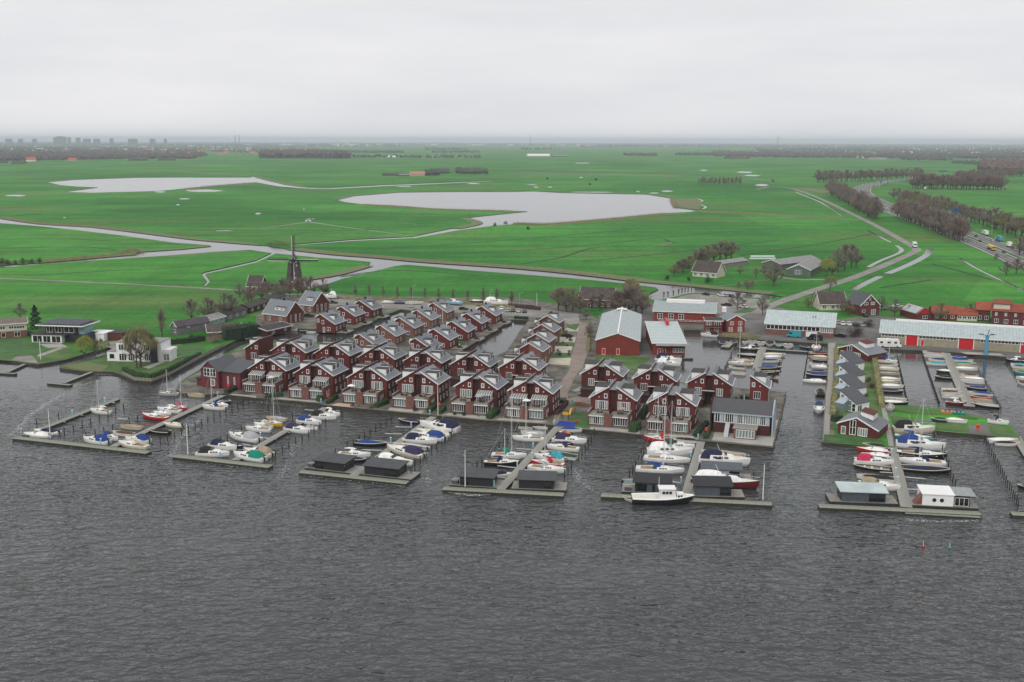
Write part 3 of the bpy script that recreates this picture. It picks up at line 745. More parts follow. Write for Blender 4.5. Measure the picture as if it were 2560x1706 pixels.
motor, mw_ln = road('motorway', mw_px, 30.0, m_asphalt, .03, 8)
def along(line, offset):
    out = []
    for i, p in enumerate(line):
        p = Vector(p); a = Vector(line[max(0, i - 1)]); b = Vector(line[min(len(line) - 1, i + 1)]); d = (b - a).normalized()
        out.append(tuple(p + Vector((-d.y, d.x)) * offset))
    return out
for o_, w_ in ((-14, .5), (14, .5), (-2.4, .5), (2.4, .5)):
    struct(strip('edge_line', along(mw_ln, o_), w_, ZP + .14, m_mark))
struct(strip('central_reserve', mw_ln, 3.6, ZP + .13, m_lawnrough))
k = 0
for o_ in (-10.2, -6.3, 6.3, 10.2):
    ln = along(smooth_line([G2(p) for p in mw_px], 40), o_)
    mb = MB()
    for i in range(0, len(ln) - 2, 2):
        q = band(ln[i:i + 2], .35); mb.add([(x, y, ZP + .14) for x, y in q], [(0, 3, 2, 1)])
    struct(mb.build('lane_dashes', m_mark), 'stuff')
bays = 0
for x0, x1, y in ((1755,1840,742),(1700,1760,762),(1265,1320,783)):
    n_ = 8; mb = MB()
    for i in range(n_):
        q = G(x0 + (x1 - x0) * i / (n_ - 1), y, ZP + .15); mb.box(q.x - .06, q.x + .06, q.y - 2.4, q.y + 2.4, ZP + .145, ZP + .15)
    struct(mb.build('parking_lines', m_mark), 'stuff')
# banks of reed litter along the waters, dark trenches across the fields
def bank(px, w, dz=.015): struct(strip('reed_bank', smooth_line([G2(p) for p in px], 3), w, ZP + dz, m_reedground))
for px, w in (([(0,544),(103,559),(226,566),(354,581),(449,593),(511,600),(640,611)], 9), ([(735,622),(847,634.5),(953,642.5),(1075,653.5),(1280,667),(1416,679),(1552,694.5),(1611,702)], 14),
              ([(1611,702),(1710,711),(1821,722),(1931,733)], 10), ([(110,654),(212,645),(330,634)], 10), ([(345,629),(462,620.5),(520,614)], 6), ([(420,642),(533,632.5),(620,628)], 5),
              ([(1368,563),(1525,549),(1661,536),(1729,533)], 12), ([(1742,528),(1800,532),(1880,534),(1950,539),(2110,549)], 16), ([(904,513),(988,517),(1089,524.5),(1280,529)], 10),
              ([(640,442),(690,455),(760,467)], 12), ([(625,460),(540,466),(470,473)], 16), ([(830,474),(953,467),(1100,461)], 10), ([(40,486),(160,483),(240,484)], 22), ([(758,699),(838,686),(920,664)], 8),
              ([(840,498),(885,488),(999,479)], 10), ([(1402,481),(1617,484.5),(1690,495)], 8), ([(1160,545),(1195,558),(1140,571)], 10), ([(2000,470),(2040,476),(2075,482)], 30), ([(1280,432),(1500,437),(1700,441)], 60)):
    bank(px, w)
S('reed_meadow', [(1684,497),(1744,496),(1754,506),(1748,520),(1744,524),(1690,516)], .018, m_reedground)
for px in ([(225,565),(330,556),(560,538),(640,536)], [(0,622),(190,617),(290,625)], [(760,524),(1000,534)], [(790,545),(960,542)], [(1302,661),(1400,645),(1470,623),(1500,620)], [(1660,598),(1686,609)], [(0,540),(170,532)],
           [(2325,641),(2400,641)], [(1370,447),(1600,456),(1900,464),(1925,467)], [(2380,545),(2560,553)],[(0,520),(260,512),(560,497)],[(120,503),(420,493),(640,482)],[(700,497),(830,492)],[(650,590),(800,580),(960,573)],[(900,625),(1150,610),(1400,590),(1600,572)],[(1100,636),(1400,620),(1700,590),(1950,570)],[(1450,655),(1700,630),(1950,600)],[(1700,505),(1900,500)],[(0,600),(150,596),(300,605)],[(60,690),(300,676),(480,668)],[(850,690),(1000,676),(1200,690)],[(1850,640),(2050,610),(2180,585)],[(0,425),(300,432)],[(800,425),(940,430)],[(1300,405),(1650,412)],[(900,445),(1300,440)],[(2330,660),(2480,700)],[(2200,720),(2330,700)],[(2250,505),(2560,520)]):
    struct(strip('trench', smooth_line([G2(p) for p in px], 3), 2.4, ZP + .02, m_trench))
S('muddy_patch', [(1640,612),(1676,605),(1684,608),(1660,615)], .02, m_reedground)
# capping beam along the built quays
m_cap = M('quay_cap', (.13, .12, .1), .85, .25, .4)
def quay_cap(i0, i1):
    ln = [G2(p) for p in SHORE[i0:i1]]
    ar = along(ln, .32); mb = MB()
    for i in range(len(ln) - 1):
        p, q, r, s = ln[i], ln[i + 1], ar[i + 1], ar[i]
        mb.add([(*p, ZP + .09), (*q, ZP + .09), (*r, ZP + .09), (*s, ZP + .09), (*p, ZP - .3), (*q, ZP - .3), (*r, ZP), (*s, ZP)], [(0, 1, 2, 3), (4, 5, 1, 0), (6, 7, 3, 2)])
    struct(mb.build('quay_edge', m_cap))
ia = SHORE.index((447,958)); ib = SHORE.index((2054,1106)); ic = SHORE.index((2238,1118))
struct(strip('quay_paving', along([G2(p) for p in SHORE[ia:ib + 1]], 1.5), 2.9, ZP + .007, m_yard)); struct(strip('quay_paving', along([G2(p) for p in SHORE[-6:]], 1.5), 2.9, ZP + .007, m_asphalt))
quay_cap(ia, ib + 1); quay_cap(ic, len(SHORE)); quay_cap(1, 20); quay_cap(20, ia + 1)
# ================================================================ JETTIES AND MOORING POSTS
m_plank = M('jetty_planks', (.27, .265, .235), .9, .22, .6, bump=.2, stretch=(1, .3, 1))
m_plank2 = M('jetty_planks_green', (.23, .24, .19), .9, .25, .5, bump=.2)
m_float = M('float_side', (.03, .028, .022), .8, .3, .7)
m_post = M('wet_post', (.025, .022, .02), .8, .3, 1)
m_bluepost = M('power_post', (.25, .5, .62), .5, .05, 1)
m_galv = M('galvanised', (.42, .43, .43), .5, .1, 1)
def jetty(label, walk=None, head=None, width=2.0, name='jetty', z=.62, planks=1.3, group='jetties reaching into the lake', hw=2.2, extra=()):
    """a walkway and a T head built of deck planks on a dark float; pixels of the deck's middle line"""
    base = G(*(head[0] if head else walk[0]), z)
    t = thing(name, label, 'jetty', (base.x, base.y, 0), 0, group)
    for seg, w, nm, pm in ([(walk, width, 'walkway', m_plank)] if walk else []) + ([(head, hw, 'head', m_plank2)] if head else []) + [(e, width, 'arm', m_plank2) for e in extra]:
        a, b = G(*seg[0], z), G(*seg[1], z); L = (b - a).length; rz = math.atan2(b.y - a.y, b.x - a.x)
        zz = z - (.03 if nm == 'head' else 0)
        fl = MB().box(0, L, -w / 2 + .06, w / 2 - .06, -.5, zz - .09).build('float', m_float, t)
        fl.location = (a.x - base.x, a.y - base.y, 0); fl.rotation_euler = (0, 0, rz)
        n = max(2, int(L / planks)); me = None
        for k in range(n):
            if me is None:
                o = MB().box(0, L / n - .05, -w / 2, w / 2, -.09, 0).build('deck_plank', pm, t); me = o.data
            else: o = link(bpy.data.objects.new('deck_plank', me), t)
            q = a + (b - a) * (k / n)
            o.location = (q.x - base.x, q.y - base.y, zz + random.uniform(-.012, .012)); o.rotation_euler = (0, 0, rz + random.uniform(-.004, .004))
    return t
jetty('long jetty with an L-shaped pen beside the white villa', ((558,988),(283,1116)), ((38,1093),(372,1131)), extra=(((62,1088),(293,997)),), planks=2.0)
jetty('bare flagpole jetty without cabins, second from the white villa', ((814,1019),(588,1150)), ((438,1139),(677,1166)), planks=1.6)
jetty('skewed cabin jetty with two slanting black cabins, third from the white villa', ((1084,1042),(882,1190)), ((752,1178),(1020,1206)), planks=1.6)
jetty('twin cabin jetty with two square black cabins, fourth from the white villa', ((1395,1067),(1252,1223)), ((1108,1220),(1410,1236)), planks=1.6)
jetty('trawler jetty with the white trawler outside, fifth from the white villa', ((1753,1104),(1714,1240)), ((1503,1237),(1930,1259)), planks=1.6)
jetty('porthole jetty below the grassy spit, with the white porthole cabin', ((2229,1112),(2266,1268)), ((2047,1264),(2451,1283)), width=2.4, planks=1.6)
jetty('low floating platform moored in front of the porthole cabin', None, ((2262,1280),(2451,1291)), name='floating_platform', z=.4, hw=1.5)
jetty('short jetty head cut by the picture edge, beyond the row of posts', None, ((2528,1283),(2620,1288)), hw=2.2)
jetty('small wooden landing stage in front of the flat-roofed villa', ((62,910),(18,930)), ((-20,930),(40,934)), width=1.2, hw=1.2, group='garden landing stages')
jetty('small wooden landing stage in front of the white villa', ((232,929),(160,957)), ((121,957),(178,962)), width=1.3, hw=1.4, group='garden landing stages')
jetty('straight pier down the middle of the yacht basin by the boathouse', ((1907,868),(1886,940)), None, width=2.8, group='harbour piers')
jetty('cross pier along the quay in the yacht basin', ((1908,872),(2032,880)), None, width=1.6, group='harbour piers')
jetty('short pontoon between two purple-covered boats', ((1812,868),(1826,855)), None, width=3.2, group='harbour piers')
jetty('slanting pier in the basin below the blue crane', ((2364,882),(2424,1016)), None, width=3.0, group='harbour piers')
jetty('dark pier running out from the tip of the grassy spit', ((2540,1090),(2590,1170)), None, width=2.2, group='harbour piers')
jetty('short black landing stage by the boathouse', ((1708,895),(1732,895)), None, width=1.2, group='harbour piers')
FINGERS = [('villa jetty', [((293,1046),(318,1048)), ((185,1036),(207,1038)), ((142,1052),(163,1055)), ((268,1006),(288,1007))]),
           ('second jetty from the villa', [((640,1114),(604,1110)), ((660,1094),(690,1099)), ((625,1112),(657,1118)), ((795,1027),(762,1024)), ((705,1079),(725,1081))]),
           ('third jetty from the villa', [((1030,1068),(987,1067)), ((1005,1085),(962,1084)), ((955,1126),(906,1124)), ((980,1108),(950,1106))]),
           ('fourth jetty from the villa', [((1333,1124),(1288,1121)), ((1295,1170),(1244,1164)), ((1320,1162),(1408,1168)), ((1310,1174),(1360,1178)), ((1272,1196),(1240,1192)), ((1350,1128),(1412,1133))]),
           ('fifth jetty from the villa', [((1702,1208),(1680,1203)), ((1740,1120),(1700,1118)), ((1745,1140),(1790,1142))]),
           ('porthole-cabin jetty', [((2238,1137),(2215,1135)), ((2235,1182),(2200,1180)), ((2243,1208),(2190,1203)), ((2258,1192),(2315,1197)), ((2262,1222),(2300,1224))])]
for nm, segs in FINGERS:
    for k, (p, q) in enumerate(segs):
        a, b = G(*p, .5), G(*q, .5); L = (b - a).length; rz = math.atan2(b.y - a.y, b.x - a.x)
        o = MB().box(0, L, -.22, .22, -.1, 0).build('finger_pontoon', m_galv)
        o.location = a; o.rotation_euler = (0, 0, rz); tag(o, f'narrow grey finger pontoon of the {nm}', 'pontoon', f'finger pontoons of the {nm}')
        e = MB().tube([(L - .1, 0, -1.4), (L - .1, 0, .0)], .1, 6).build('support_pile', m_post, o)
# mooring posts: zoom coordinates of each row
TILE = {'a': (0,740), 'b': (400,700), 'c': (800,700), 'd': (1200,700), 'e': (1600,700), 'f': (2060,700), 'A': (0,950), 'B': (400,920), 'C': (750,950), 'D': (1100,950), 'E': (1450,900), 'F': (2040,950)}
def T(k, x, y): return (TILE[k][0] + x / 3.92, TILE[k][1] + y / 3.92)
post_me = None
def post(px, h, label, group, lean=True):
    global post_me
    if post_me is None:
        mb = MB().tube([(0, 0, -1.2), (0, 0, .8), (.0, 0, 1)], [.13, .13, .1], 7); o = mb.build('mooring_post', m_post); post_me = o.data
    else: o = link(bpy.data.objects.new('mooring_post', post_me))
    q = G(*px, 0); o.location = (q.x, q.y, 0); o.scale = (1, 1, h * random.uniform(.85, 1.15))
    o.rotation_euler = (random.uniform(-.04, .04), random.uniform(-.04, .04), random.uniform(0, 6))
    tag(o, label, 'mooring post', group)
def posts(k, pts, label, h=1.9):
    for x, y in pts: post(T(k, x, y), h, label, label + ' row')
def post_line(p, q, n, label, h=1.9):
    for i in range(n):
        u = i / (n - 1); post((p[0] + (q[0] - p[0]) * u, p[1] + (q[1] - p[1]) * u), h, label, label + ' row')
posts('a', [(1212,1120),(1135,1155),(1060,1190),(975,1220),(890,1255),(808,1290),(720,1325),(632,1365)], 'dark mooring post inside the pen of the villa jetty')
posts('a', [(1348,1218),(1268,1245),(1105,1310),(1020,1345),(935,1370),(847,1385),(1710,1035),(1780,1035),(575,1190),(360,1262)], 'dark mooring post off the open end of boats in the villa pen', 1.6)
posts('B', [(762,400),(705,425),(645,452),(590,478),(530,508),(468,538),(407,565),(345,590),(280,630),(212,665),(145,695),(77,722),(5,750),(815,370),(870,350)], 'dark mooring post between the villa jetty and the second jetty')
posts('B', [(800,630),(660,720),(728,690),(590,750)], 'dark mooring post on the windmill side of the second jetty')
posts('B', [(1625,575),(1567,600),(1512,640),(1455,680),(1395,720),(1330,738),(1265,790),(1200,835),(1132,875),(1300,500),(1785,480)], 'dark mooring post on the crane side of the second jetty')
posts('C', [(895,410),(843,445),(793,475),(742,510),(688,540),(635,575),(580,600),(523,650),(465,680),(345,735)], 'dark mooring post on the windmill side of the third jetty')
posts('C', [(1535,510),(1490,540),(1415,615),(1390,655),(1340,685),(1290,715),(1235,765),(1180,815),(1125,855),(1090,940)], 'dark mooring post on the crane side of the third jetty')
posts('D', [(660,610),(580,680),(620,650),(410,865),(363,880),(535,690)], 'dark mooring post on the windmill side of the fourth jetty')
posts('D', [(1483,610),(1453,650),(1422,705),(1390,740),(1357,790),(1287,870),(1255,915),(1220,960),(1510,540)], 'dark mooring post on the crane side of the fourth jetty')
posts('E', [(625,920),(601,960),(575,1005),(545,1060),(515,1110),(485,1140),(110,800),(80,850),(50,900),(20,940)], 'dark mooring post on the windmill side of the fifth jetty')
posts('E', [(1670,980),(1650,1030),(1700,1170),(1630,1010)], 'dark mooring post on the crane side of the fifth jetty')
posts('F', [(1160,580),(1178,612),(1200,645),(1235,730),(1258,770),(1275,820),(1298,870),(1318,950),(1338,1010),(1362,1060)], 'dark mooring post on the spit side of the porthole-cabin jetty', 2.2)
post_line(T('F', 1650, 610), T('F', 1980, 1250), 20, 'dark mooring post in the open row below the spit')
post_line(T('f', 715, 755), T('f', 820, 1225), 26, 'black post in the first post line of the crane basin', 1.1)
post_line(T('f', 965, 745), T('f', 1130, 1228), 26, 'black post in the second post line of the crane basin', 1.1)
post_line(T('f', 1510, 900), T('f', 1735, 1275), 20, 'black post in the third post line of the crane basin', 1.3)
post_line(T('f', 1790, 815), T('f', 1875, 945), 8, 'black post in the last post line of the crane basin', 1.2)
post_line(T('e', 1415, 720), T('e', 1300, 990), 14, 'dark post beside the middle pier of the yacht basin', 1.4)
post_line(T('e', 900, 740), T('e', 830, 890), 8, 'dark post at the open side of the yacht basin', 1.6)
post_line(T('e', 1645, 725), T('e', 1600, 1000), 12, 'dark post in front of the promenade moorings', 1.3)
post_line(T('e', 1428, 1130), T('e', 1340, 1500), 12, 'low dark post along the corner house quay', 1.0)
# blue power posts on the jetties
for k, x, y in (('A',1030,215),('A',710,340),('A',210,520),('A',990,620),('B',565,275),('B',985,680),('B',590,870),('B',1580,345),('C',1090,460),('C',890,610),('C',433,895),('C',1273,340),('D',1120,440),('D',912,665),('D',905,760),('D',758,850),('D',530,1040),('E',1157,775),('E',1085,950),('E',990,1200),('F',780,910),('F',798,1000),('F',740,720)):
    q = G(*T(k, x, y), .62)
    o = MB().box(-.14, .14, -.14, .14, 0, 1.15).build('power_post', m_bluepost); o.location = q; o.rotation_euler = (0, 0, RZ)
    jn = min((('villa jetty', 290), ('bare flagpole jetty', 690), ('skewed cabin jetty', 985), ('twin cabin jetty', 1325), ('trawler jetty', 1735), ('porthole jetty', 2245)), key=lambda w: abs(w[1] - T(k, x, y)[0]))[0]
    tag(o, f'pale blue power post on the deck of the {jn}', 'power post', f'power posts on the {jn}')
    MB().box(-.18, .18, -.18, .18, 1.152, 1.25).build('post_cap', m_white, o)
# ================================================================ BOATS
PAL = {'white': (.78, .78, .76), 'cream': (.62, .58, .46), 'red': (.45, .02, .025), 'pink': (.45, .025, .08), 'navy': (.012, .016, .05), 'blue': (.014, .045, .2), 'teal': (.03, .3, .36), 'green': (.0, .2, .14), 'grey': (.35, .36, .37),
       'black': (.015, .014, .016), 'purple': (.03, .022, .07), 'tan': (.33, .26, .18), 'yellow': (.6, .36, .03), 'maroon': (.12, .015, .02), 'lightblue': (.22, .42, .55), 'dark green': (.02, .06, .04), 'brown': (.1, .045, .02), 'orange': (.55, .15, .05)}
def hullm(c): return M('hull_' + c.replace(' ', '_'), PAL[c], .28, .06, .5, spec=.5)
def clothm(c): return M('canvas_' + c.replace(' ', '_'), PAL[c], .85, .18, 1.4, bump=.3)
m_deckw = M('boat_deck', (.66, .65, .6), .5, .08, .8)
m_teak = M('teak', (.3, .2, .11), .7, .2, 1.5)
m_alu = M('mast_alloy', (.62, .63, .64), .4, .06, 1)
m_anti = M('waterline_paint', (.03, .02, .025), .6, .3, 1)
HULLS = {}
def hull(name, L, B, free, mat, par, stern=.78, full=.5, zoff=0.0):
    """lofted hull from stern (-L/2) to bow (+L/2): flared sides, rising sheer, dark foot at the water"""
    n = 9; rows = []
    for i in range(n + 1):
        t = i / n; x = -L / 2 + L * t
        w = B / 2 * (stern + (1 - stern) * min(1, t / .4)) if t < .4 else B / 2 * max(.03, (1 - ((t - .4) / .6) ** (2.1 + full)))
        sh = free * (1 + .42 * t ** 2.2 + .06 * (1 - t)); kx = x - L * .045 * t ** 4
        rows.append([(kx, 0, -.45 * (1 - .7 * t ** 6)), (kx, w * .78, -.12), (x, w, sh * .45), (x + L * .015 * t, w * 1.02, sh)])
    v, f, m_ = [], [], []
    for r in rows:
        v += [(r[3][0], r[3][1], r[3][2]), (r[2][0], r[2][1], r[2][2]), (r[1][0], r[1][1], r[1][2]), r[0], (r[1][0], -r[1][1], r[1][2]), (r[2][0], -r[2][1], r[2][2]), (r[3][0], -r[3][1], r[3][2])]
    for i in range(n):
        for k in range(6):
            a = i * 7 + k; f.append((a, a + 1, a + 8, a + 7)); m_.append(1 if k in (2, 3) else 0)
    f.append(tuple(range(6, -1, -1))); m_.append(0)
    o = mesh_obj(name, v, f, None, par, [mat, m_anti], m_, True)
    return o, rows
def deck_mesh(rows, par, mat, drop=.06, name='deck', inset=.97):
    v, f = [], []
    for r in rows: v += [(r[3][0], r[3][1] * inset, r[3][2] - drop), (r[3][0], 0, r[3][2] - drop + .05), (r[3][0], -r[3][1] * inset, r[3][2] - drop)]
    for i in range(len(rows) - 1):
        a = i * 3; f += [(a, a + 1, a + 4, a + 3), (a + 1, a + 2, a + 5, a + 4)]
    return mesh_obj(name, [(x, -y, z) for x, y, z in v], f, mat, par)
def strake(rows, par, mat, w=.09):
    mb = MB()
    for s in (1, -1): mb.tube([(r[3][0], r[3][1] * s * 1.01, r[3][2]) for r in rows], w, 4, False)
    return mb.build('gunwale', mat, par)
def dome(par, name, mat, x0, x1, w0, w1, z0, h, n=6, flat=.75, peak=.5):
    """canvas or moulded top: arched across, closed at both ends"""
    v, f = [], []; K = 7
    for i in range(n + 1):
        t = i / n; x = x0 + (x1 - x0) * t; w = w0 + (w1 - w0) * t
        hh = h * (max(0, 1 - abs((t - peak) / (peak if t < peak else 1 - peak)) ** 2.6)) ** flat
        for k in range(K):
            u = -1 + 2 * k / (K - 1); v.append((x, u * w, z0 + hh * (1 - abs(u) ** 3)))
    for i in range(n):
        for k in range(K - 1): a = i * K + k; f.append((a, a + K, a + K + 1, a + 1))
    f += [tuple(range(K)), tuple(reversed(range(n * K, (n + 1) * K)))]
    return mesh_obj(name, v, f, mat, par, smooth=True)
def house_block(par, name, mat, x0, x1, w0, w1, z0, z1, rake0=.15, rake1=.4, tum=.86):
    """cabin trunk: tapering block with raked ends; returns its corner helper"""
    v = [(x0, -w0, z0), (x1, -w1, z0), (x1, w1, z0), (x0, w0, z0), (x0 + rake0, -w0 * tum, z1), (x1 - rake1, -w1 * tum, z1), (x1 - rake1, w1 * tum, z1), (x0 + rake0, w0 * tum, z1)]
    return mesh_obj(name, v, [(3,2,1,0),(4,5,6,7),(0,1,5,4),(1,2,6,5),(2,3,7,6),(3,0,4,7)], mat, par)
def side_windows(par, x0, x1, w0, w1, z0, z1, n=3, tum=.9):
    for s in (-1, 1):
        for k in range(n):
            a = x0 + (x1 - x0) * (k + .12) / n; b = x0 + (x1 - x0) * (k + .88) / n
            wa = w0 + (w1 - w0) * (a - x0) / (x1 - x0); wb = w0 + (w1 - w0) * (b - x0) / (x1 - x0)
            q = [(a, s * (wa + .02), z0), (b, s * (wb + .02), z0), (b, s * (wb * tum + .035), z1), (a, s * (wa * tum + .035), z1)]
            mesh_obj('window', q, [(0, 1, 2, 3) if s < 0 else (3, 2, 1, 0)], m_glass, par)
def front_screen(par, x1, w1, z0, z1, rake, tum=.86):
    q = [(x1 + .02, -w1 * .9, z0), (x1 + .02, w1 * .9, z0), (x1 - rake + .03, w1 * tum * .9, z1), (x1 - rake + .03, -w1 * tum * .9, z1)]
    mesh_obj('windscreen', q, [(0, 1, 2, 3)], m_glass, par)
def rail(par, rows, h=.6, i0=5):
    mb = MB()
    for s in (1, -1):
        pts = [(r[3][0] * .98, r[3][1] * s * .93, r[3][2] + h) for r in rows[i0:]]
        mb.tube(pts, .025, 3, False)
        for p in pts[::2]: mb.tube([(p[0], p[1], p[2] - h), p], .02, 3, False)
    mb.build('rail', m_alu, par)

def boat(kind, bow, stern, hc, cc, place, order=None, z=0.0, mast=None, lift=0.0, label=None, maxL=99, group=None, desc=None):
    """bow and stern = pixels of its two ends at the water"""
    zz = z + lift
    a, b = G(*bow, zz), G(*stern, zz); d = a - b; L = min(d.length, maxL); yaw = math.atan2(d.y, d.x)
    L = max(3.9, L * 1.06); B = min(max(1.75, L * .375), 4.1); c = (a + b) / 2
    rr = random.Random(int(bow[0] * 7 + bow[1] * 13))
    ds = desc or {'sail': f'{hc} sailing yacht with {cc} cover', 'cruiser': f'{hc} cabin cruiser with {cc} canopy', 'launch': f'{hc} launch under {cc} cover', 'open': f'{hc} open boat with {cc} seats',
          'runabout': f'{hc} speedboat with {cc} cover', 'yacht': f'{hc} motor yacht with {cc} top', 'trawler': f'{hc} trawler'}[kind]
    lb = label or (f'{ds}, {order} {place}' if order else f'{ds}, {place}')
    t = thing({'sail': 'sailing_yacht', 'cruiser': 'cabin_cruiser', 'launch': 'launch', 'open': 'open_boat', 'runabout': 'speedboat', 'yacht': 'motor_yacht', 'trawler': 'trawler'}[kind], lb, 'boat', (c.x, c.y, zz), yaw, group)
    free = {'sail': .75, 'cruiser': .85, 'launch': .62, 'open': .5, 'runabout': .6, 'yacht': 1.15, 'trawler': 1.0}[kind] * (.9 + .25 * min(1.4, L / 8))
    h, rows = hull('hull', L, B, free, hullm(hc), t, .55 if kind == 'sail' else .8, .2 if kind != 'runabout' else -.2)
    dk = M('cockpit_floor', (.2, .19, .17), .8, .2, 1)
    deck_mesh(rows, t, m_deckw if kind not in ('open', 'launch') else dk, .06 if kind not in ('open', 'launch') else .3)
    if kind == 'trawler': strake(rows, t, m_white, .17)
    elif kind in ('launch', 'open'): strake(rows, t, M('rope_fender', (.5, .46, .36), .8, .1, 1) if hc != 'cream' else m_teak, .1)
    H = L / 2; zd = free * 1.02
    if kind == 'sail':
        cb = house_block(t, 'cabin', hullm('white'), -H * .12, H * .5, B * .3, B * .17, zd - .02, zd + .5, .1, .7)
        side_windows(cb, -H * .02, H * .32, B * .3, B * .22, zd + .12, zd + .36, 3)
        MB().box(-H * .8, -H * .15, -B * .24, B * .24, zd - .04, zd + .08).build('cockpit', m_teak, t)
        dome(t, 'sprayhood', clothm(cc), -H * .28, H * .06, B * .27, B * .24, zd + .3, .75)
        if mast is not None:
            hm = L * 1.25 if mast is True else mast
            mm = MB().tube([(H * .16, 0, zd), (H * .16, 0, zd + hm)], [.09, .05], 5).build('mast', m_alu, t)
            MB().tube([(H * .14, -B * .28, zd + hm * .52), (H * .14, B * .28, zd + hm * .52)], .03, 3).build('spreader', m_alu, mm)
            st = MB(); top = (H * .16, 0, zd + hm)
            for q in ((H * .97, 0, zd + .2), (-H * .97, 0, zd), (H * .1, B * .45, zd), (H * .1, -B * .45, zd)): st.tube([top, q], .018, 3, False)
            st.build('rigging', m_alu, mm); 
        bm = MB().tube([(H * .14, 0, zd + 1.15), (-H * .62, 0, zd + 1.2)], .06, 5).build('boom', m_alu, t)
        dome(bm, 'sail_cover', clothm(cc), -H * .6, H * .12, .13, .2, zd + 1.1, .34)
        rail(t, rows, .5, 6)
    elif kind == 'cruiser':
        cb = house_block(t, 'cabin', hullm('white'), -H * .18, H * .62, B * .42, B * .2, zd - .02, zd + .62, .05, 1.0)
        side_windows(cb, -H * .08, H * .38, B * .42, B * .3, zd + .16, zd + .44, 3)
        front_screen(t, H * .02, B * .38, zd + .6, zd + 1.15, .5)
        dome(t, 'canopy', clothm(cc), -H * .86, H * .0, B * .42, B * .36, zd - .02, 1.5, 7, .4, .55)
        rail(t, rows, .45, 5)
        MB().box(-H * 1.02, -H * .94, -.2, .2, .1, zd + .15).build('outboard', m_black, t)
    elif kind == 'runabout':
        dome(t, 'cover', clothm(cc) if cc != 'white' else hullm('white'), -H * .75, H * .55, B * .4, B * .2, zd - .03, .65, 7, .5, .4)
        front_screen(t, H * .12, B * .34, zd + .3, zd + .75, .4)
        MB().box(-H * 1.03, -H * .9, -.22, .22, .2, zd + .5).build('outboard', m_black, t)
    elif kind == 'launch':
        dome(t, 'cover', clothm(cc), -H * .93, H * .8, B * .43, B * .16, zd - .05, .5 + .1 * rr.random(), 8, .55, .45)
    elif kind == 'open':
        for x in (-H * .55, -H * .05, H * .35): MB().box(x, x + .4, -B * .36, B * .36, zd - .22, zd - .14).build('seat', clothm(cc), t)
        MB().box(-H * 1.04, -H * .95, -.16, .16, .1, zd + .35).build('outboard', m_black, t)
    elif kind == 'yacht':
        cb = house_block(t, 'cabin', hullm('white'), -H * .55, H * .55, B * .43, B * .22, zd - .02, zd + .95, .1, 1.6)
        side_windows(cb, -H * .45, H * .2, B * .43, B * .33, zd + .35, zd + .75, 3)
        front_screen(t, H * .1, B * .34, zd + .92, zd + 1.5, .6)
        dome(t, 'canopy', clothm(cc), -H * .93, -H * .02, B * .42, B * .36, zd + .1, 1.9, 7, .35, .6)
        rail(t, rows, .7, 4); MB().tube([(-H * .2, 0, zd + 1.9), (-H * .3, 0, zd + 3.4)], .05, 4).build('radar_mast', m_alu, t)
    elif kind == 'trawler':
        cb = house_block(t, 'wheelhouse', hullm('white'), -H * .1, H * .45, B * .36, B * .3, zd - .02, zd + 2.1, .1, .35, .92)
        side_windows(cb, -H * .04, H * .3, B * .37, B * .34, zd + 1.15, zd + 1.7, 3, .97)
        MB().box(-H * .14, H * .42, -B * .36, B * .36, zd + 2.102, zd + 2.2).build('wheelhouse_roof', m_white, t)
        c2 = house_block(t, 'fore_cabin', hullm('white'), H * .46, H * .74, B * .3, B * .2, zd - .02, zd + 1.0, .02, .3, .9)
        side_windows(c2, H * .48, H * .66, B * .3, B * .24, zd + .35, zd + .75, 2)
        MB().box(-H * .7, -H * .2, -B * .2, B * .2, zd, zd + .4).build('hatch', m_deckw, t)
        MB().tube([(-H * .12, 0, zd + 1.8), (-H * .12, 0, zd + 4.4)], .06, 5).build('mast', m_alu, t)
    return t
VJ, J2, J3, J4, J5, J6 = 'villa jetty', 'bare flagpole jetty', 'skewed cabin jetty', 'twin cabin jetty', 'trawler jetty', 'porthole jetty'
ordw = ordn + ['thirteenth', 'fourteenth', 'fifteenth']
def fleet(place, tile, rows_, anchor='from shore,', group=None, z=0.0, maxL=99):
    """kind, bow, stern (zoom px), hull colour, cover colour, mast"""
    for i, r in enumerate(rows_):
        kd, bx, by, sx, sy, hc, cc = r[:7]
        boat(kd, T(tile, bx, by), T(tile, sx, sy), hc, cc, place, f'{ordw[i]} {anchor}', z, r[7] if len(r) > 7 else None, group=group or f'boats {place}', maxL=maxL)
fleet(f'in the {VJ} pen', 'A', [('sail',895,318,1082,338,'white','white',True), ('sail',1568,155,1748,155,'grey','grey',True), ('runabout',345,515,575,535,'white','navy'), ('runabout',245,548,488,566,'white','white')], 'from open end,')
fleet(f'windmill side of {VJ}', 'A', [('launch',1845,160,2000,168,'cream','tan'), ('sail',1835,305,1705,285,'pink','pink',9.5), ('sail',1552,305,1765,328,'white','white'), ('runabout',1675,350,1540,340,'white','white'), ('sail',1405,365,1640,398,'red','white'),
  ('launch',1190,472,1390,488,'cream','tan'), ('launch',1115,535,1300,555,'white','brown'), ('cruiser',1155,600,1020,580,'white','blue'), ('cruiser',830,605,1060,635,'white','blue')])
fleet(f'crane side of {VJ}', 'B', [('launch',695,352,600,335,'navy','purple'), ('runabout',665,390,540,360,'white','white'), ('sail',425,398,640,412,'white','blue',11)])
fleet(f'seaward on {VJ}', 'A', [('runabout',1610,448,1785,468,'cream','cream'), ('launch',1465,520,1660,535,'black','black'), ('cruiser',1240,605,1460,625,'white','blue'), ('sail',1175,640,1440,682,'cream','cream')], 'from the land,')
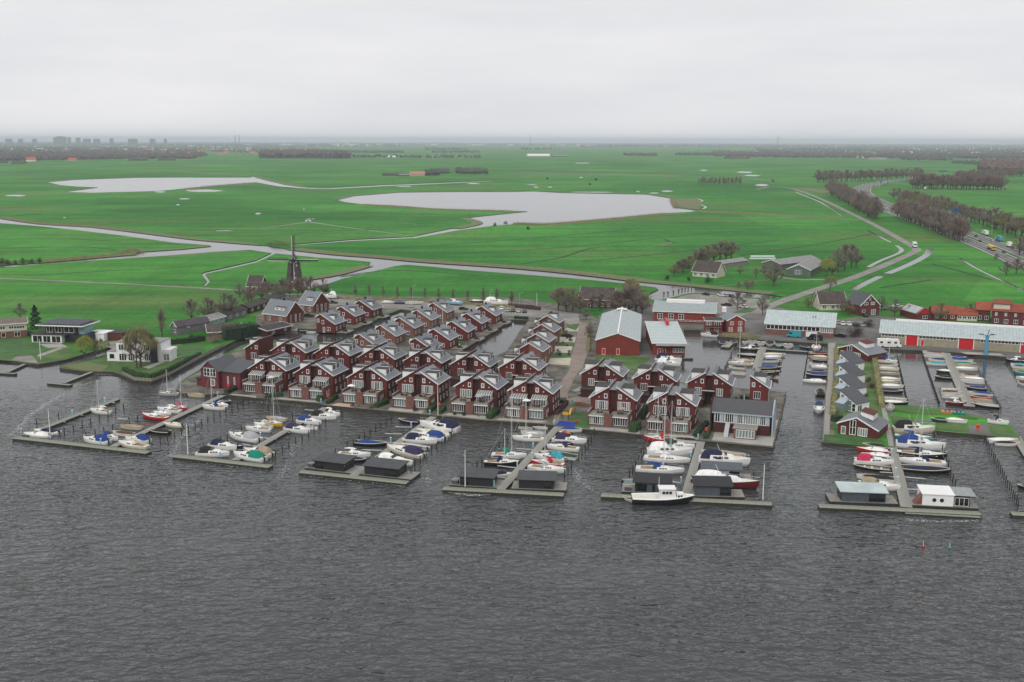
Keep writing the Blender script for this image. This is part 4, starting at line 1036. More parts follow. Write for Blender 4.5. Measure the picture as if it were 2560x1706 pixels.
fleet(f'windmill side of {J2}', 'B', [('launch',1055,505,1235,525,'cream','grey'), ('sail',1195,580,1010,550,'yellow','tan',12), ('sail',930,572,1095,600,'white','cream'), ('sail',850,612,1080,630,'white','white'), ('cruiser',690,680,965,732,'white','grey'), ('runabout',805,795,665,770,'navy','navy'), ('cruiser',745,812,505,775,'white','navy'), ('cruiser',672,872,375,858,'white','black')])
fleet(f'crane side of {J2}', 'B', [('sail',1760,478,1600,455,'white','white'), ('cruiser',1722,510,1478,492,'white','black'), ('cruiser',1575,565,1362,535,'white','blue'), ('runabout',1535,610,1430,598,'white','grey'), ('cruiser',1462,648,1242,612,'white','purple'), ('cruiser',835,835,1095,878,'cream','tan'), ('cruiser',735,872,1015,922,'white','green')])
fleet(f'windmill side of {J3}', 'C', [('launch',975,412,1165,432,'black','purple'), ('launch',840,650,550,632,'black','blue'), ('sail',682,762,385,745,'white','white'), ('launch',628,805,510,800,'black','purple')])
fleet(f'crane side of {J3}', 'C', [('yacht',1190,468,1535,520,'white','navy'), ('runabout',1155,512,1470,555,'cream','cream'), ('cruiser',1105,560,1415,600,'white','blue'), ('cruiser',1335,632,1030,602,'white','navy'), ('open',925,650,1240,695,'white','black'), ('cruiser',868,690,1205,770,'cream','purple'), ('cruiser',1095,850,765,800,'white','white')])
fleet(f'windmill side of {J4}', 'D', [('open',772,490,910,498,'grey','black'), ('launch',915,492,1050,498,'grey','grey'), ('launch',802,535,1025,548,'white','grey'), ('sail',722,588,1010,602,'white','white',11), ('sail',835,770,518,755,'white','green',16), ('sail',772,838,440,832,'black','navy',8), ('runabout',685,945,545,945,'white','navy')])
fleet(f'crane side of {J4}', 'D', [('launch',1385,512,1182,500,'white','blue'), ('runabout',1165,530,1290,560,'orange','orange'), ('cruiser',1425,632,1118,600,'white','purple'), ('launch',1300,650,1090,645,'black','black'), ('sail',1058,675,1355,702,'white','purple'), ('launch',1000,735,1330,782,'white','dark green'), ('cruiser',935,772,1215,808,'white','teal'), ('sail',900,828,1210,858,'red','red',9), ('sail',1218,918,880,872,'white','grey')])
fleet(f'windmill side of {J5}', 'E', [('launch',890,795,1140,815,'white','black'), ('sail',635,785,930,812,'red','red',12), ('cruiser',1110,882,785,862,'white','dark green'), ('yacht',1085,940,668,932,'white','white'), ('sail',1062,1015,640,980,'white','white',14), ('sail',1002,1115,560,1088,'white','blue',17), ('open',905,1238,428,1222,'lightblue','lightblue')])
fleet(f'crane side of {J5}', 'E', [('launch',1200,925,1600,968,'white','tan'), ('yacht',1648,1042,1178,1005,'white','navy'), ('yacht',1732,1268,1110,1210,'maroon','white')])
boat('trawler', T('E', 1085, 1405), T('E', 525, 1398), 'black', 'white', '', label='black-hulled trawler with square white wheelhouse moored outside the trawler jetty', maxL=14)
boat('open', T('E', 458, 1375), T('E', 535, 1395), 'grey', 'grey', '', label='little grey dinghy tied behind the black-hulled trawler')
fleet(f'windmill side of {J6}', 'F', [('launch',465,655,685,682,'white','black'), ('runabout',405,692,710,722,'red','white'), ('runabout',452,750,720,770,'white','white'), ('launch',432,782,700,802,'white','navy'), ('cruiser',745,842,380,812,'white','pink'), ('open',375,858,720,895,'black','cream'), ('launch',410,968,762,1002,'white','black'), ('cruiser',808,1092,415,1045,'white','tan')])
fleet(f'spit side of {J6}', 'F', [('yacht',1148,522,765,512,'cream','black'), ('sail',1122,602,780,568,'teal','blue'), ('yacht',1248,692,792,655,'white','blue'), ('sail',1262,772,802,732,'black','navy'), ('sail',832,812,1258,842,'white','navy',15), ('launch',1308,915,855,885,'black','navy')])
fleet('at the grassy spit tip', 'F', [('launch',1965,612,1695,612,'white','white'), ('launch',1988,650,1758,638,'white','black')], 'from spit,')
# yacht basin by the boathouse
fleet('along the yacht basin quay', 'e', [('cruiser',600,552,765,562,'white','black'), ('launch',812,652,812,618,'navy','purple'), ('launch',925,642,918,612,'navy','purple'), ('open',1030,642,1030,615,'white','grey'), ('open',1095,650,1100,605,'grey','grey'), ('open',1185,658,1185,620,'white','grey'), ('launch',1270,660,1275,615,'white','black'), ('open',1362,670,1362,635,'teal','grey'), ('open',1452,685,1450,640,'white','grey'), ('launch',1660,690,1590,660,'navy','purple'), ('sail',1725,706,1725,655,'white','red',6)], 'from red pair,', maxL=9)
fleet('boathouse side of the basin pier', 'e', [('sail',968,692,1165,698,'black','white'), ('launch',960,748,1145,755,'black','grey'), ('launch',932,792,1110,800,'white','brown'), ('sail',872,832,1105,842,'cream','cream',13), ('launch',875,868,1030,880,'white','purple'), ('launch',905,925,1032,935,'white','tan')], 'from quay,')
fleet('promenade side of the basin pier', 'e', [('launch',1415,748,1215,745,'white','cream'), ('launch',1392,772,1225,772,'white','white'), ('launch',1382,808,1190,808,'white','blue'), ('launch',1378,878,1172,880,'black','blue'), ('open',1362,915,1180,918,'black','grey'), ('open',1340,988,1305,975,'brown','black')], 'from quay,')
fleet('at the promenade moorings', 'e', [('launch',1660,745,1845,735,'brown','maroon'), ('launch',1668,768,1840,775,'cream','cream'), ('open',1692,798,1840,800,'black','grey'), ('launch',1662,835,1800,838,'white','purple'), ('runabout',1682,862,1840,870,'white','white'), ('launch',1640,915,1820,918,'blue','navy'), ('launch',1630,945,1825,950,'navy','blue'), ('runabout',1602,1002,1822,1012,'white','white'), ('launch',1765,1092,1775,1150,'black','black'), ('cruiser',1752,1322,1755,1255,'white','blue')], 'from quay,', maxL=9)
boat('yacht', T('e', 400, 820), T('e', 160, 800), 'white', 'navy', '', label='white motor yacht moored in front of the red boathouse', maxL=10)
boat('cruiser', T('e', 390, 850), T('e', 170, 822), 'white', 'white', '', label='white cruiser squeezed between boathouse yacht and red double house', maxL=9)
# crane basin
fleet('along the cottage path, crane basin', 'f', [('launch',680,772,515,765,'lightblue','blue'), ('sail',712,820,520,805,'white','blue',8), ('launch',718,852,525,845,'white','brown'), ('launch',728,892,530,880,'white','cream'), ('open',735,932,540,922,'cream','cream'), ('launch',742,995,545,982,'white','white'), ('launch',722,1020,550,1010,'cream','cream'), ('launch',772,1062,555,1052,'white','white'), ('launch',768,1112,565,1102,'black','navy'), ('open',802,1190,580,1172,'white','black'), ('launch',808,1226,575,1212,'black','white')], 'from quay,')
fleet('windmill side of crane-basin pier', 'f', [('launch',972,722,1160,735,'white','brown'), ('launch',985,758,1180,765,'white','grey'), ('launch',1028,795,1198,805,'white','purple'), ('launch',1005,832,1208,842,'white','teal'), ('launch',1105,908,1238,912,'black','white'), ('launch',1090,968,1262,978,'black','black'), ('open',1325,1092,1145,1085,'white','white'), ('launch',1342,1125,1150,1115,'white','brown'), ('launch',1358,1165,1160,1155,'white','grey'), ('sail',1388,1235,1198,1218,'maroon','white',8)], 'from quay,')
fleet('far side of crane-basin pier', 'f', [('launch',1390,782,1235,765,'blue','blue'), ('launch',1452,812,1245,795,'white','blue'), ('launch',1482,842,1275,832,'teal','green'), ('launch',1498,866,1285,855,'cream','tan'), ('launch',1502,892,1290,880,'white','white'), ('launch',1345,950,1502,955,'white','brown'), ('launch',1340,980,1562,992,'white','white'), ('launch',1345,1008,1562,1020,'white','grey'), ('launch',1382,1070,1588,1085,'navy','blue'), ('launch',1415,1122,1652,1140,'white','blue'), ('launch',1428,1160,1625,1172,'red','maroon'), ('launch',1442,1192,1642,1205,'cream','tan'), ('launch',1452,1236,1712,1262,'black','grey')], 'from quay,')
fleet('far edge of crane basin', 'f', [('sail',1780,802,1960,815,'navy','white'), ('launch',1832,842,1965,848,'white','teal'), ('launch',1838,862,1965,868,'white','blue'), ('launch',1865,892,1965,900,'cream','tan'), ('launch',1880,918,1965,925,'teal','green'), ('launch',1922,975,1975,980,'white','white'), ('launch',1902,1018,1985,1040,'white','maroon')], 'from quay,')
boat('launch', (2556,1222), (2580,1224), 'black', 'black', '', label='black boat cut off at the picture edge above the last jetty head')
# canal behind the second row
fleet('under the canal row gardens', 'b', [('launch',1345,500,1270,492,'white','navy'), ('launch',1440,518,1390,510,'navy','navy'), ('open',1520,525,1450,520,'white','grey'), ('launch',1700,522,1560,520,'black','grey')], 'from canal jetty,', maxL=8)
# boats ashore
for kd, tl, bx, by, sx, sy, hc, cc, lab, lf in (('launch','c',720,228,612,226,'white','white','white boat on a trailer on the back street, beside the blue one',.9), ('launch','c',832,232,735,228,'blue','blue','blue-covered boat on a trailer on the back street',.8),
   ('launch','c',1008,234,842,232,'white','grey','long grey-covered boat parked on the back street',.8), ('sail','c',1395,242,1252,228,'lightblue','white','light blue yacht laid up ashore beside the tree row',1.3), ('launch','c',1608,222,1482,216,'black','white','dark boat under a white pitched cover ashore',.8),
   ('yacht','c',1838,248,1622,235,'white','white','large white motor yacht laid up ashore by the car park',1.3), ('yacht','c',28,176,160,176,'white','white','white motor yacht laid up ashore below the windmill',1.4),
   ('runabout','f',1422,652,1275,652,'white','white','white speedboat on a trailer in front of the red hall door',.9), ('launch','f',1490,672,1622,672,'grey','grey','grey covered boat standing on the slipway by the crane',.8),
   ('launch','F',1140,402,1262,412,'dark green','dark green','dark green covered boat laid up on the grassy spit',.4), ('launch','F',1475,425,1280,405,'white','white','white covered boat laid up on the grassy spit',.4), ('sail','F',1882,440,1685,415,'white','black','white sailing dinghy laid up near the tip of the spit',.5), ('launch','F',728,262,725,305,'grey','grey','grey covered boat standing bow-on on the grassy spit',.6),
   ('open','d',965,1140,1005,1105,'grey','grey','small grey boat on the drive of the house by the lane',.3)):
    boat(kd, T(tl, bx, by), T(tl, sx, sy), hc, cc, '', z=LAND, lift=lf * .45, label=lab, group='boats laid up ashore', maxL=11)
for tl, x, y, c_, lab in (('F', 1285, 325, 'orange', 'orange pedal boat on the grass of the spit'), ('F', 1395, 335, 'green', 'green pedal boat on the grass of the spit')):
    q = G(*T(tl, x, y)); t = thing('pedal_boat', lab, 'boat', q, RZ, 'pedal boats on the spit')
    for s in (-.75, .75):
        MB().prism([(-1.6, .0), (1.5, .0), (1.8, .35), (1.6, .6), (-1.7, .6)], s - .3, s + .3, 'y').build('float', hullm(c_), t)
    MB().box(-1.2, 1.2, -.45, .45, .3, .5).build('deck', m_deckw, t)
    for x in (-.7, .3): MB().box(x, x + .5, -.42, .42, .5, .75).build('seat', m_felt, t)

# ---------------------------------------------------------------- floating cabins
m_ark = M('black_cladding', (.02, .02, .023), .7, .3, .8, stretch=(6, 1, 1)); m_arkroof = M('black_roof', (.028, .03, .034), .45, .3, .4)
m_arkgrey = M('slate_cladding', (.075, .085, .1), .6, .15, .8); m_tealroof = M('verdigris_roof', (.42, .5, .49), .5, .14, .25); m_palegrey = M('pale_grey_paint', (.36, .42, .47), .5, .08, .8)
def floating_cabin(label, pl, pr, depth, wallm, roofm, h=2.5, dl=1.6, dr=1.6, wins=(), slope=.25, over=.5, tub=None, port=False):
    a, b = G(*pl, .55), G(*pr, .55); L = (b - a).length; rz = math.atan2(b.y - a.y, b.x - a.x)
    t = thing('floating_cabin', label, 'houseboat', (a.x, a.y, 0), rz, 'floating cabins at the jetty heads')
    MB().box(-dl, L + dr, -.15, depth + .15, -.4, .45).build('pontoon', m_float, t)
    MB().box(-dl, L + dr, -.2, depth + .2, .452, .56).build('deck', m_deck, t)
    MB().prism([(0, .562), (depth, .562), (depth, h + slope), (0, h)][::-1], 0, L, 'x').build('wall', wallm, t)
    MB().slab((-over, -over, h + .16), (L + over, -over, h + .16), (L + over, depth + over, h + slope + .2), (-over, depth + over, h + slope + .2), .16).build('roof', roofm, t)
    for u0, u1, pl_, st in wins: win(t, u0 * L if pl_ == 'f' else u0 * depth, u1 * L if pl_ == 'f' else u1 * depth, .75, h - .3, pl_, {'f': 0, 'r': L, 'l': 0}[pl_], st, m_glass, 'window', .07, fmat=m_black)
    if tub is not None: 
        tb = MB().box(tub - .7, tub + .7, .3, 1.7, .562, 1.35).build('tub', m_arkgrey, t); MB().box(tub - .75, tub + .75, .25, 1.75, 1.352, 1.45).build('tub_cover', m_feltgrey, tb)
    if port:
        for u in port: MB().tube([(u * L, -.06, 1.75), (u * L, .01, 1.75)], .42, 14).build('porthole', m_glass, t)
    return t, L
floating_cabin('black cabin with wood box, windmill half of the third jetty head', T('C',145,868), T('C',432,903), 5.0, m_ark, m_arkroof, dl=2.6, dr=2.2, wins=((.02,.3,'f',4),(.15,.6,'r',3)), tub=-1.4)
floating_cabin('black cabin with corner windows, crane half of the third jetty head', T('C',632,922), T('C',958,958), 5.0, m_ark, m_arkroof, dr=3.4, wins=((.62,.98,'f',4),(.15,.7,'r',3)), tub=None)
floating_cabin('black cabin behind a flagpole, windmill half of the fourth jetty head', T('D',195,1030), T('D',515,1050), 5.0, m_ark, m_arkroof, dl=2.4, wins=((.05,.28,'f',2),), tub=-1.3)
floating_cabin('plain black cabin, crane half of the fourth jetty head', T('D',772,1062), T('D',1112,1074), 5.0, m_ark, m_arkroof, dr=2.8, wins=((.72,.93,'f',2),), tub=None)
floating_cabin('slate cabin with pale corner strip, windmill half of the fifth jetty head', T('E',535,1292), T('E',880,1310), 4.6, m_arkgrey, m_ark, h=2.7, dl=2.8, wins=((.02,.34,'f',4),(.5,.58,'f',1)), slope=.5, tub=-1.5)
floating_cabin('slate cabin with dark roof slab, crane half of the fifth jetty head', T('E',1132,1330), T('E',1480,1338), 4.6, m_arkgrey, m_ark, h=2.7, dr=2.9, wins=((.68,.99,'f',3),), slope=.5)
floating_cabin('blue-grey cabin with two portholes and long roof beside the fifth jetty', T('E',1200,1150), T('E',1570,1172), 4.2, m_palegrey, m_arkgrey, h=2.6, dr=2.4, wins=((.7,.98,'f',3),), port=(.2,.4))
t_, L_ = floating_cabin('grey cabin with verdigris roof on the porthole-cabin jetty', T('F',250,1190), T('F',680,1206), 5.0, m_arkgrey, m_tealroof, h=2.7, dl=2.4, dr=2.6, wins=((.62,.98,'f',2),(.1,.8,'l',3)))
t_, L_ = floating_cabin('white cabin with oval portholes and solar panels at the jetty head', T('F',1040,1226), T('F',1345,1242), 5.0, m_white, m_white, h=2.9, dl=2.4, dr=5.0, port=(.38,.62), over=.2)
MB().box(L_ + .01, L_ + 3.2, .1, 4.6, .562, 2.7).build('annex', m_ark, t_)
win(t_, L_ + .2, L_ + 3.0, .7, 2.5, 'f', .1, 3, m_glass, 'window', .07)
MB().slab((L_ + .25, .0, 2.95), (L_ + 4.4, .0, 2.95), (L_ + 4.4, 5.0, 3.25), (L_ + .25, 5.0, 3.25), .06).build('solar_panel', m_glassroof, t_)
MB().prism([(-1.6, .562), (-.01, .562), (-.01, 2.6)], .5, 2.4, 'y').build('stair_side', m_brick2, t_)
# ================================================================ OTHER BUILDINGS
m_metalroof = stripes('pale_metal_roof', (.36, .415, .415), (.25, .29, .29), 1.1, 0, .5, .1, var=.16)
m_metalroof2 = stripes('pale_slab_roof', (.36, .415, .415), (.55, .6, .6), 4.2, 1, .5, .05, var=.08)
m_barnred = stripes('barn_brick', (.2, .032, .02), (.15, .025, .016), .3, 2, .8, .15, var=.12)
m_signal = M('signal_red', (.5, .01, .02), .5, .05, 1)
m_tilered = stripes('red_tiles', (.27, .062, .035), (.18, .04, .022), .4, 1, .75, .15, var=.25)
m_thatch = M('brown_thatch', (.075, .06, .055), .95, .25, .5, bump=.5)
m_brickdk = M('dark_brick', (.11, .028, .025), .85, .25, 1.0)
m_render = M('cream_render', (.55, .52, .42), .8, .08, .5)
m_greyboard = M('grey_boards', (.17, .165, .17), .8, .15, .7)
m_tealboard = M('teal_boards', (.22, .34, .36), .8, .12, .7)
m_olive = M('olive_boards', (.1, .12, .1), .8, .2, .7)
m_khaki = M('khaki_brick', (.3, .27, .19), .85, .15, .6)
m_slate = stripes('slate_roof', (.06, .065, .075), (.04, .042, .05), .4, 1, .5, .12)
m_solar = M('solar_glass', (.015, .018, .03), .15, .2, 1, spec=.7)

def gable_house(name, label, p_left, p_right, depth, eave, ridge, wallm, roofm, cat='building', over=.4, peak=.5, group=None, trim=True, z=LAND, eave_r=None, turn=0.0, thick=.2):
    """gable end towards the lake; pixels of its two near bottom corners"""
    a, b = G(*p_left, z), G(*p_right, z); L = (b - a).length; rz = math.atan2(b.y - a.y, b.x - a.x) + turn
    er = eave if eave_r is None else eave_r
    t = thing(name, label, cat, (a.x, a.y, z), rz, group); xp = L * peak
    MB().prism([(0, 0), (L, 0), (L, er), (xp, ridge), (0, eave)], 0, depth, 'y').build('wall', wallm, t)
    s1 = (ridge - eave) / xp; s2 = (ridge - er) / (L - xp)
    a_ = (-over, eave - over * s1 + thick); b_ = (L + over, er - over * s2 + thick)
    MB().slab((a_[0], -over, a_[1]), (xp, -over, ridge + thick), (xp, depth + over, ridge + thick), (a_[0], depth + over, a_[1]), thick).build('roof', roofm, t)
    MB().slab((xp + .001, -over, ridge + thick), (b_[0], -over, b_[1]), (b_[0], depth + over, b_[1]), (xp + .001, depth + over, ridge + thick), thick).build('roof', roofm, t)
    if trim:
        f = MB()
        f.slab((a_[0], -over - .1, a_[1] + .06), (xp, -over - .1, ridge + thick + .06), (xp, -over, ridge + thick + .06), (a_[0], -over, a_[1] + .06), .35)
        f.slab((xp, -over - .1, ridge + thick + .06), (b_[0], -over - .1, b_[1] + .06), (b_[0], -over, b_[1] + .06), (xp, -over, ridge + thick + .06), .35)
        f.build('fascia', m_fascia, t)
    return t, L
# red boat barn
t, L = gable_house('boat_barn', 'big red brick barn with pale ridged metal roof', (1489.5,887), (1598,890), 58, 5.3, 7.9, m_barnred, m_metalroof, 'barn')
MB().box(L / 2 - .25, L / 2 + .25, -.3, 58.3, 8.12, 8.3).build('ridge_cap', m_white, t)
MB().slab((L / 2 - 2, 52, 8.3 - .25), (L / 2 + 0, 52, 8.32), (L / 2 + 0, 56, 8.32), (L / 2 - 2, 56, 8.05), .05).slab((L / 2 + .01, 52, 8.32), (L / 2 + 2, 52, 8.05), (L / 2 + 2, 56, 8.05), (L / 2 + .01, 56, 8.32), .05).build('skylight', m_white, t)
for u in (.14, .47): d = win(t, L * u, L * u + 1.2, .1, 2.4, 'f', 0, 1, m_signal, 'door', .1)
# boathouse
t, L, rz = eaves_house('boathouse', 'red boathouse with broad pale slab roof at the water', (1632,888), (1712,889), 34, 4.3, 6.4, m_barnred, m_metalroof2, dorm=False, cat='boathouse', wins=0, ridge_pos=.97)
MB().slab((.8, -3.2, 4.0), (L + 1.6, -3.2, 4.0), (L + 1.6, -.05, 4.35), (.8, -.05, 4.35), .16).build('awning', m_feltgrey, t)
win(t, 1.6, 3.6, .2, 2.5, 'f', 0, 2, m_signal, 'door', .14); win(t, L * .62, L * .97, 1.0, 2.5, 'f', 0, 4, m_curtain, 'window', .14)
MB().box(L * .62, L * .7, 26, 34.8, 6.3, 7.8).build('red_screen', m_signal, t)
# workshop with skylight strip
t, L, rz = eaves_house('workshop', 'red workshop with long white skylight on pale roof', (1634,806), (1786,812), 20, 4.8, 7.6, m_barnred, m_metalroof, dorm=False, cat='building', wins=0)
MB().box(L * .18, L * .82, 8.2, 11.5, 7.3, 8.5).build('skylight', m_white, t)
for u in (.06, .24, .41): win(t, L * u, L * u + 2.2, 1.6, 3.9, 'f', 0, 2, m_glass, 'window', .14, 1)
win(t, L * .08, L * .98, .9, 1.5, 'f', 0, 12, m_glass, 'window', .1)
# red pair
t, L, rz = eaves_house('harbour_house', 'flat-roofed red harbour house with balcony beside its gabled twin', (1762,833), (1805,834), 8, 4.9, 5.3, m_barnred, m_felt, dorm=False, wins=0, over=.3, group='red harbour pair')
for u in (.06, .2, .55, .7): win(t, L * u, L * u + .6, .5, 2.2, 'f', 0, 1, m_glass, 'window', .12)
win(t, L * .05, L * .35, 3.2, 4.5, 'f', 0, 3, m_glass, 'window', .12); win(t, L * .55, L * .9, 2.8, 4.6, 'f', 0, 3, m_glass, 'glazed_doors', .12)
MB().box(0, L * .95, -1.5, -.01, 2.5, 2.65).build('balcony_floor', m_deck, t); MB().box(0, L * .95, -1.5, -1.4, 2.65, 3.4).build('balcony_rail', m_reddark, t)
t, L = gable_house('harbour_house', 'gabled red harbour house beside its flat-roofed twin', (1817,833), (1861,832), 9, 5.0, 7.0, m_barnred, m_roof, 'house', group='red harbour pair')
for u in (.16, .64): win(t, L * u, L * u + 1.5, 3.1, 4.6, 'f', 0, 2, m_glass, 'window', .13, 1)
for u in (.1, .24, .62, .76): win(t, L * u, L * u + .6, .5, 2.3, 'f', 0, 1, m_curtain, 'window', .12)
# harbour hall
t, L, rz = eaves_house('harbour_hall', 'brick harbour hall with ribbon windows and pale sheet roof', (1913,836), (2083,846), 22, 4.4, 8.0, m_brick2, m_metalroof, dorm=False, cat='building', wins=0)
MB().box(.3, L * .8, -.05, -.001, 2.0, 4.1).build('window_band', m_black, t)
win(t, .3, L * .8, 2.2, 4.0, 'f', -.05, 13, m_glass, 'window', .16); win(t, L * .8 + .1, L - .2, 1.9, 4.1, 'f', 0, 6, m_curtain, 'window', .14)
MB().box(L * .6, L * .76, -.12, -.002, 0, 2.0).build('roller_door', m_white, t)
for u in (.68, .72): MB().tube([(L * u, 6, 5.5), (L * u, 6, 7.6)], .12, 6).build('flue', m_black, t)
# long hall
t, L, rz = eaves_house('boat_hall', 'long boat hall with pale roof and red roller doors', (2200,859), (2720,894), 20, 4.3, 7.4, m_khaki, m_metalroof, dorm=False, cat='building', wins=0)
for u0, u1 in ((.0, .125), (.19, .385), (.49, .93)):
    win(t, L * u0 + .3, L * u1 - .2, 2.9, 3.9, 'f', 0, max(4, int((u1 - u0) * 60)), m_glass, 'window', .12)
for u0, u1 in ((.131, .187), (.392, .462), (.688, .76)):
    d = MB().box(L * u0, L * u1, -.08, -.002, 0, 3.9).build('roller_door', m_signal, t); 
    MB().box(L * u0 - .3, L * u0 - .01, -.14, -.002, 0, 4.1).build('door_jamb', m_white, t); MB().box(L * u1 + .01, L * u1 + .3, -.14, -.002, 0, 4.1).build('door_jamb', m_white, t)
win(t, L * .205, L * .222, 0, 2.5, 'f', 0, 1, m_signal, 'door', .1)
MB().box(L * .07, L, 9.5, 10.6, 7.4, 8.1).build('ridge_vent', m_white, t)
# corner house with grey roof
t, L, rz = eaves_house('corner_house', 'wide corner house with grey roof and steep outside stair', (1782,1080), (1924,1092), 9, 5.5, 8.0, m_reddark, m_roofdark, dorm=False, wins=0, over=.4, fmat=m_palegrey)
for x0, x1 in ((-.75, -.45), (L + .45, L + .75)): MB().prism([(-.9, 0), (9.9, 0), (9.9, 5.9), (4.5, 8.7), (-.9, 5.9)][::-1], x0, x1, 'x').build('end_wall', m_palegrey if x0 > 0 else m_reddark, t)
MB().box(.2, L - .2, -.06, -.002, 2.7, 5.3).build('panel_band', m_palegrey, t)
for u0, u1, n_, pm in ((.03, .12, 2, m_glass), (.135, .2, 2, m_curtain), (.21, .36, 4, m_glass), (.42, .52, 3, m_glass), (.53, .78, 6, m_curtain), (.82, .92, 3, m_glass)): win(t, L * u0, L * u1, 2.8, 5.2, 'f', -.06, n_, pm, 'window', .1)
MB().box(L * .4, L * .78, -4.5, -.07, 0, 2.55).build('garden_room', m_brick, t); MB().box(L * .38, L * .8, -4.7, -.065, 2.552, 2.75).build('balcony_floor', m_rail, t)
win(t, L * .44, L * .76, .3, 2.4, 'f', -4.5, 6, m_curtain, 'glazed_doors', .12)
MB().slab((L * .22, -4.4, .1), (L * .3, -4.4, .1), (L * .3, -.08, 2.7), (L * .22, -.08, 2.7), .15).build('outside_stair', m_galv, t)
MB().tube([(L * .5, 4.5, 8.1), (L * .5, 4.5, 9.3)], .14, 6).build('flue', m_galv, t)
# dark red angular house
t, L = gable_house('angular_house', 'dark red angular house with tall studio window at the inlet', (504,968), (547,973), 11, 5.4, 8.2, M('wine_boards', (.13, .025, .03), .75, .12, .8), m_slate, 'house', over=.25, peak=.45, trim=False)
win(t, L * .18, L * .88, 3.6, 6.2, 'f', 0, 4, m_glass, 'window', .13, 1); win(t, L * .55, L * .8, .8, 2.9, 'f', 0, 1, m_curtain, 'window', .14)
MB().box(L, L + 7.0, 1.5, 9.5, 0, 5.0).build('wing', MATS['wine_boards'], t)
MB().slab((L - .2, 1.1, 5.3), (L + 7.3, 1.1, 5.3), (L + 7.3, 9.9, 7.4), (L - .2, 9.9, 7.4), .2).build('wing_roof', m_slate, t)
for u in (2.2, 4.6): win(t, L + u, L + u + .5, 1.5, 3.8, 'f', 1.5, 1, m_curtain, 'window', .09)
MB().box(-2.6, -.01, 1.0, 6.0, 0, 2.4).build('shed', m_brickdk, t); MB().box(-3.0, .0, .6, 6.3, 2.402, 2.6).build('shed_roof', m_felt, t)
# cottages on the spit side
def cottage(label, d_px):
    o = G(*d_px, LAND + 2.7); t = thing('glass_cottage', label, 'cottage', (o.x, o.y, LAND), R(36), 'glass-sided cottages on the promenade')
    W, D = 5.8, 5.6
    MB().prism([(0, 0), (D, 0), (D, 5.4), (0, 2.6)][::-1], 0, W, 'x').build('wall', m_white, t)
    MB().slab((-.3, -.3, 2.65), (W + .3, -.3, 2.65), (W + .3, D + .3, 5.8), (-.3, D + .3, 5.8), .18).build('roof', m_slate, t)
    n = 4
    for k in range(n):
        y0, y1 = .2 + (D - .4) * k / n, .2 + (D - .4) * (k + 1) / n; zt = 2.6 + 2.8 * y0 / D - .15
        win(t, y0, y1 - .04, .2, zt, 'l', 0, 1, m_curtain if k % 2 else m_glass, 'window', .13, 1)
    win(t, .5, 2.4, .2, 2.2, 'f', 0, 2, m_glass, 'glazed_doors', .13)
    MB().prism([(-2.4, 0), (-.001, 0), (-.001, 3.6), (-2.4, 2.4)], 2.6, D - .4, 'y').build('glass_porch', m_curtain, t)
    MB().slab((-2.5, 2.5, 2.45), (0, 2.5, 3.7), (0, D - .3, 3.7), (-2.5, D - .3, 2.45), .08).build('porch_roof', m_palegrey, t)
    return t
for k, (x, y) in enumerate(((290,825),(292,946),(300,1070),(320,1215))):
    cottage(f'white cottage with dark sloping roof and glass side, {ordn[k]} from the harbour hall', T('f', x, y))
def red_cottage(label, pl, pr):
    t, L = gable_house('red_cottage', label, pl, pr, 10, 2.9, 4.9, m_red, m_roof, 'cottage', peak=.46, eave_r=2.3, group='red cottages on the promenade')
    x = L * .47
    MB().prism([(x, 4.9), (x + 3.2, 3.9), (x + 3.2, 5.3), (x, 6.0)], 3.0, 7.5, 'y').build('roof_box', m_white, t)
    MB().slab((x - .1, 2.8, 6.1), (x + 3.4, 2.8, 5.4), (x + 3.4, 7.7, 5.4), (x - .1, 7.7, 6.1), .1).build('roof_box_lid', m_brickdk, t)
    win(t, L * .29, L * .45, .2, 4.2, 'f', 0, 2, m_glass, 'window', .14, 1); win(t, L * .08, L * .2, .1, 2.2, 'f', 0, 1, m_curtain, 'door', .14); win(t, L * .5, L * .74, .2, 2.4, 'f', 0, 4, m_curtain, 'glazed_doors', .14)
    return t
red_cottage('red cottage with white roof box on the lawn at the promenade tip', (2094,1084), (2194,1099))
red_cottage('red cottage with white roof box at the hall end of the promenade', (2096,890), (2170,905))
# villas on the left
m_villa = M('villa_render', (.78, .78, .77), .7, .04, .5)
def block(t, x0, x1, y0, y1, z0, z1, m, nm='wall'): return MB().box(x0, x1, y0, y1, z0, z1).build(nm, m, t)
o = G(293, 904); t = thing('white_villa', 'white cubic villa with dark chimney wall behind a willow', 'house', o, R(-3))
block(t, 0, 15.5, 0, 9, 0, 6.6, m_villa); block(t, -.1, 15.6, -.1, 9.1, 6.602, 6.8, m_feltgrey, 'roof'); block(t, -3.6, -.002, .5, 8, 0, 3.2, m_villa, 'side_wing'); block(t, -3.7, -.001, .4, 8.1, 3.202, 3.35, m_feltgrey, 'wing_roof')
block(t, 12.0, 14.2, -1.2, -.002, 0, 7.0, m_brickdk if False else M('anthracite_render', (.035, .03, .035), .7, .1, 1), 'chimney_wall'); block(t, 15.502, 18.2, 1, 7, 0, 3.1, m_villa, 'side_wing'); block(t, 15.503, 18.4, .8, 7.2, 3.102, 4.1, m_villa, 'balcony')
for a0, a1 in ((.8, 3.4), (4.0, 6.2), (9.6, 11.6)): win(t, a0, a1, 3.9, 6.0, 'f', 0, 3, m_glass, 'window', .12); win(t, a0, a1, .3, 2.8, 'f', 0, 3, m_glass, 'glazed_doors', .12)
win(t, -2.8, -1.0, .8, 2.6, 'f', .5, 1, m_glass, 'window', .1); win(t, 1.5, 5.0, 3.9, 6.0, 'l', 0, 3, m_glass, 'window', .12); win(t, 15.8, 17.9, .3, 2.7, 'f', 1, 2, m_curtain, 'glazed_doors', .12)
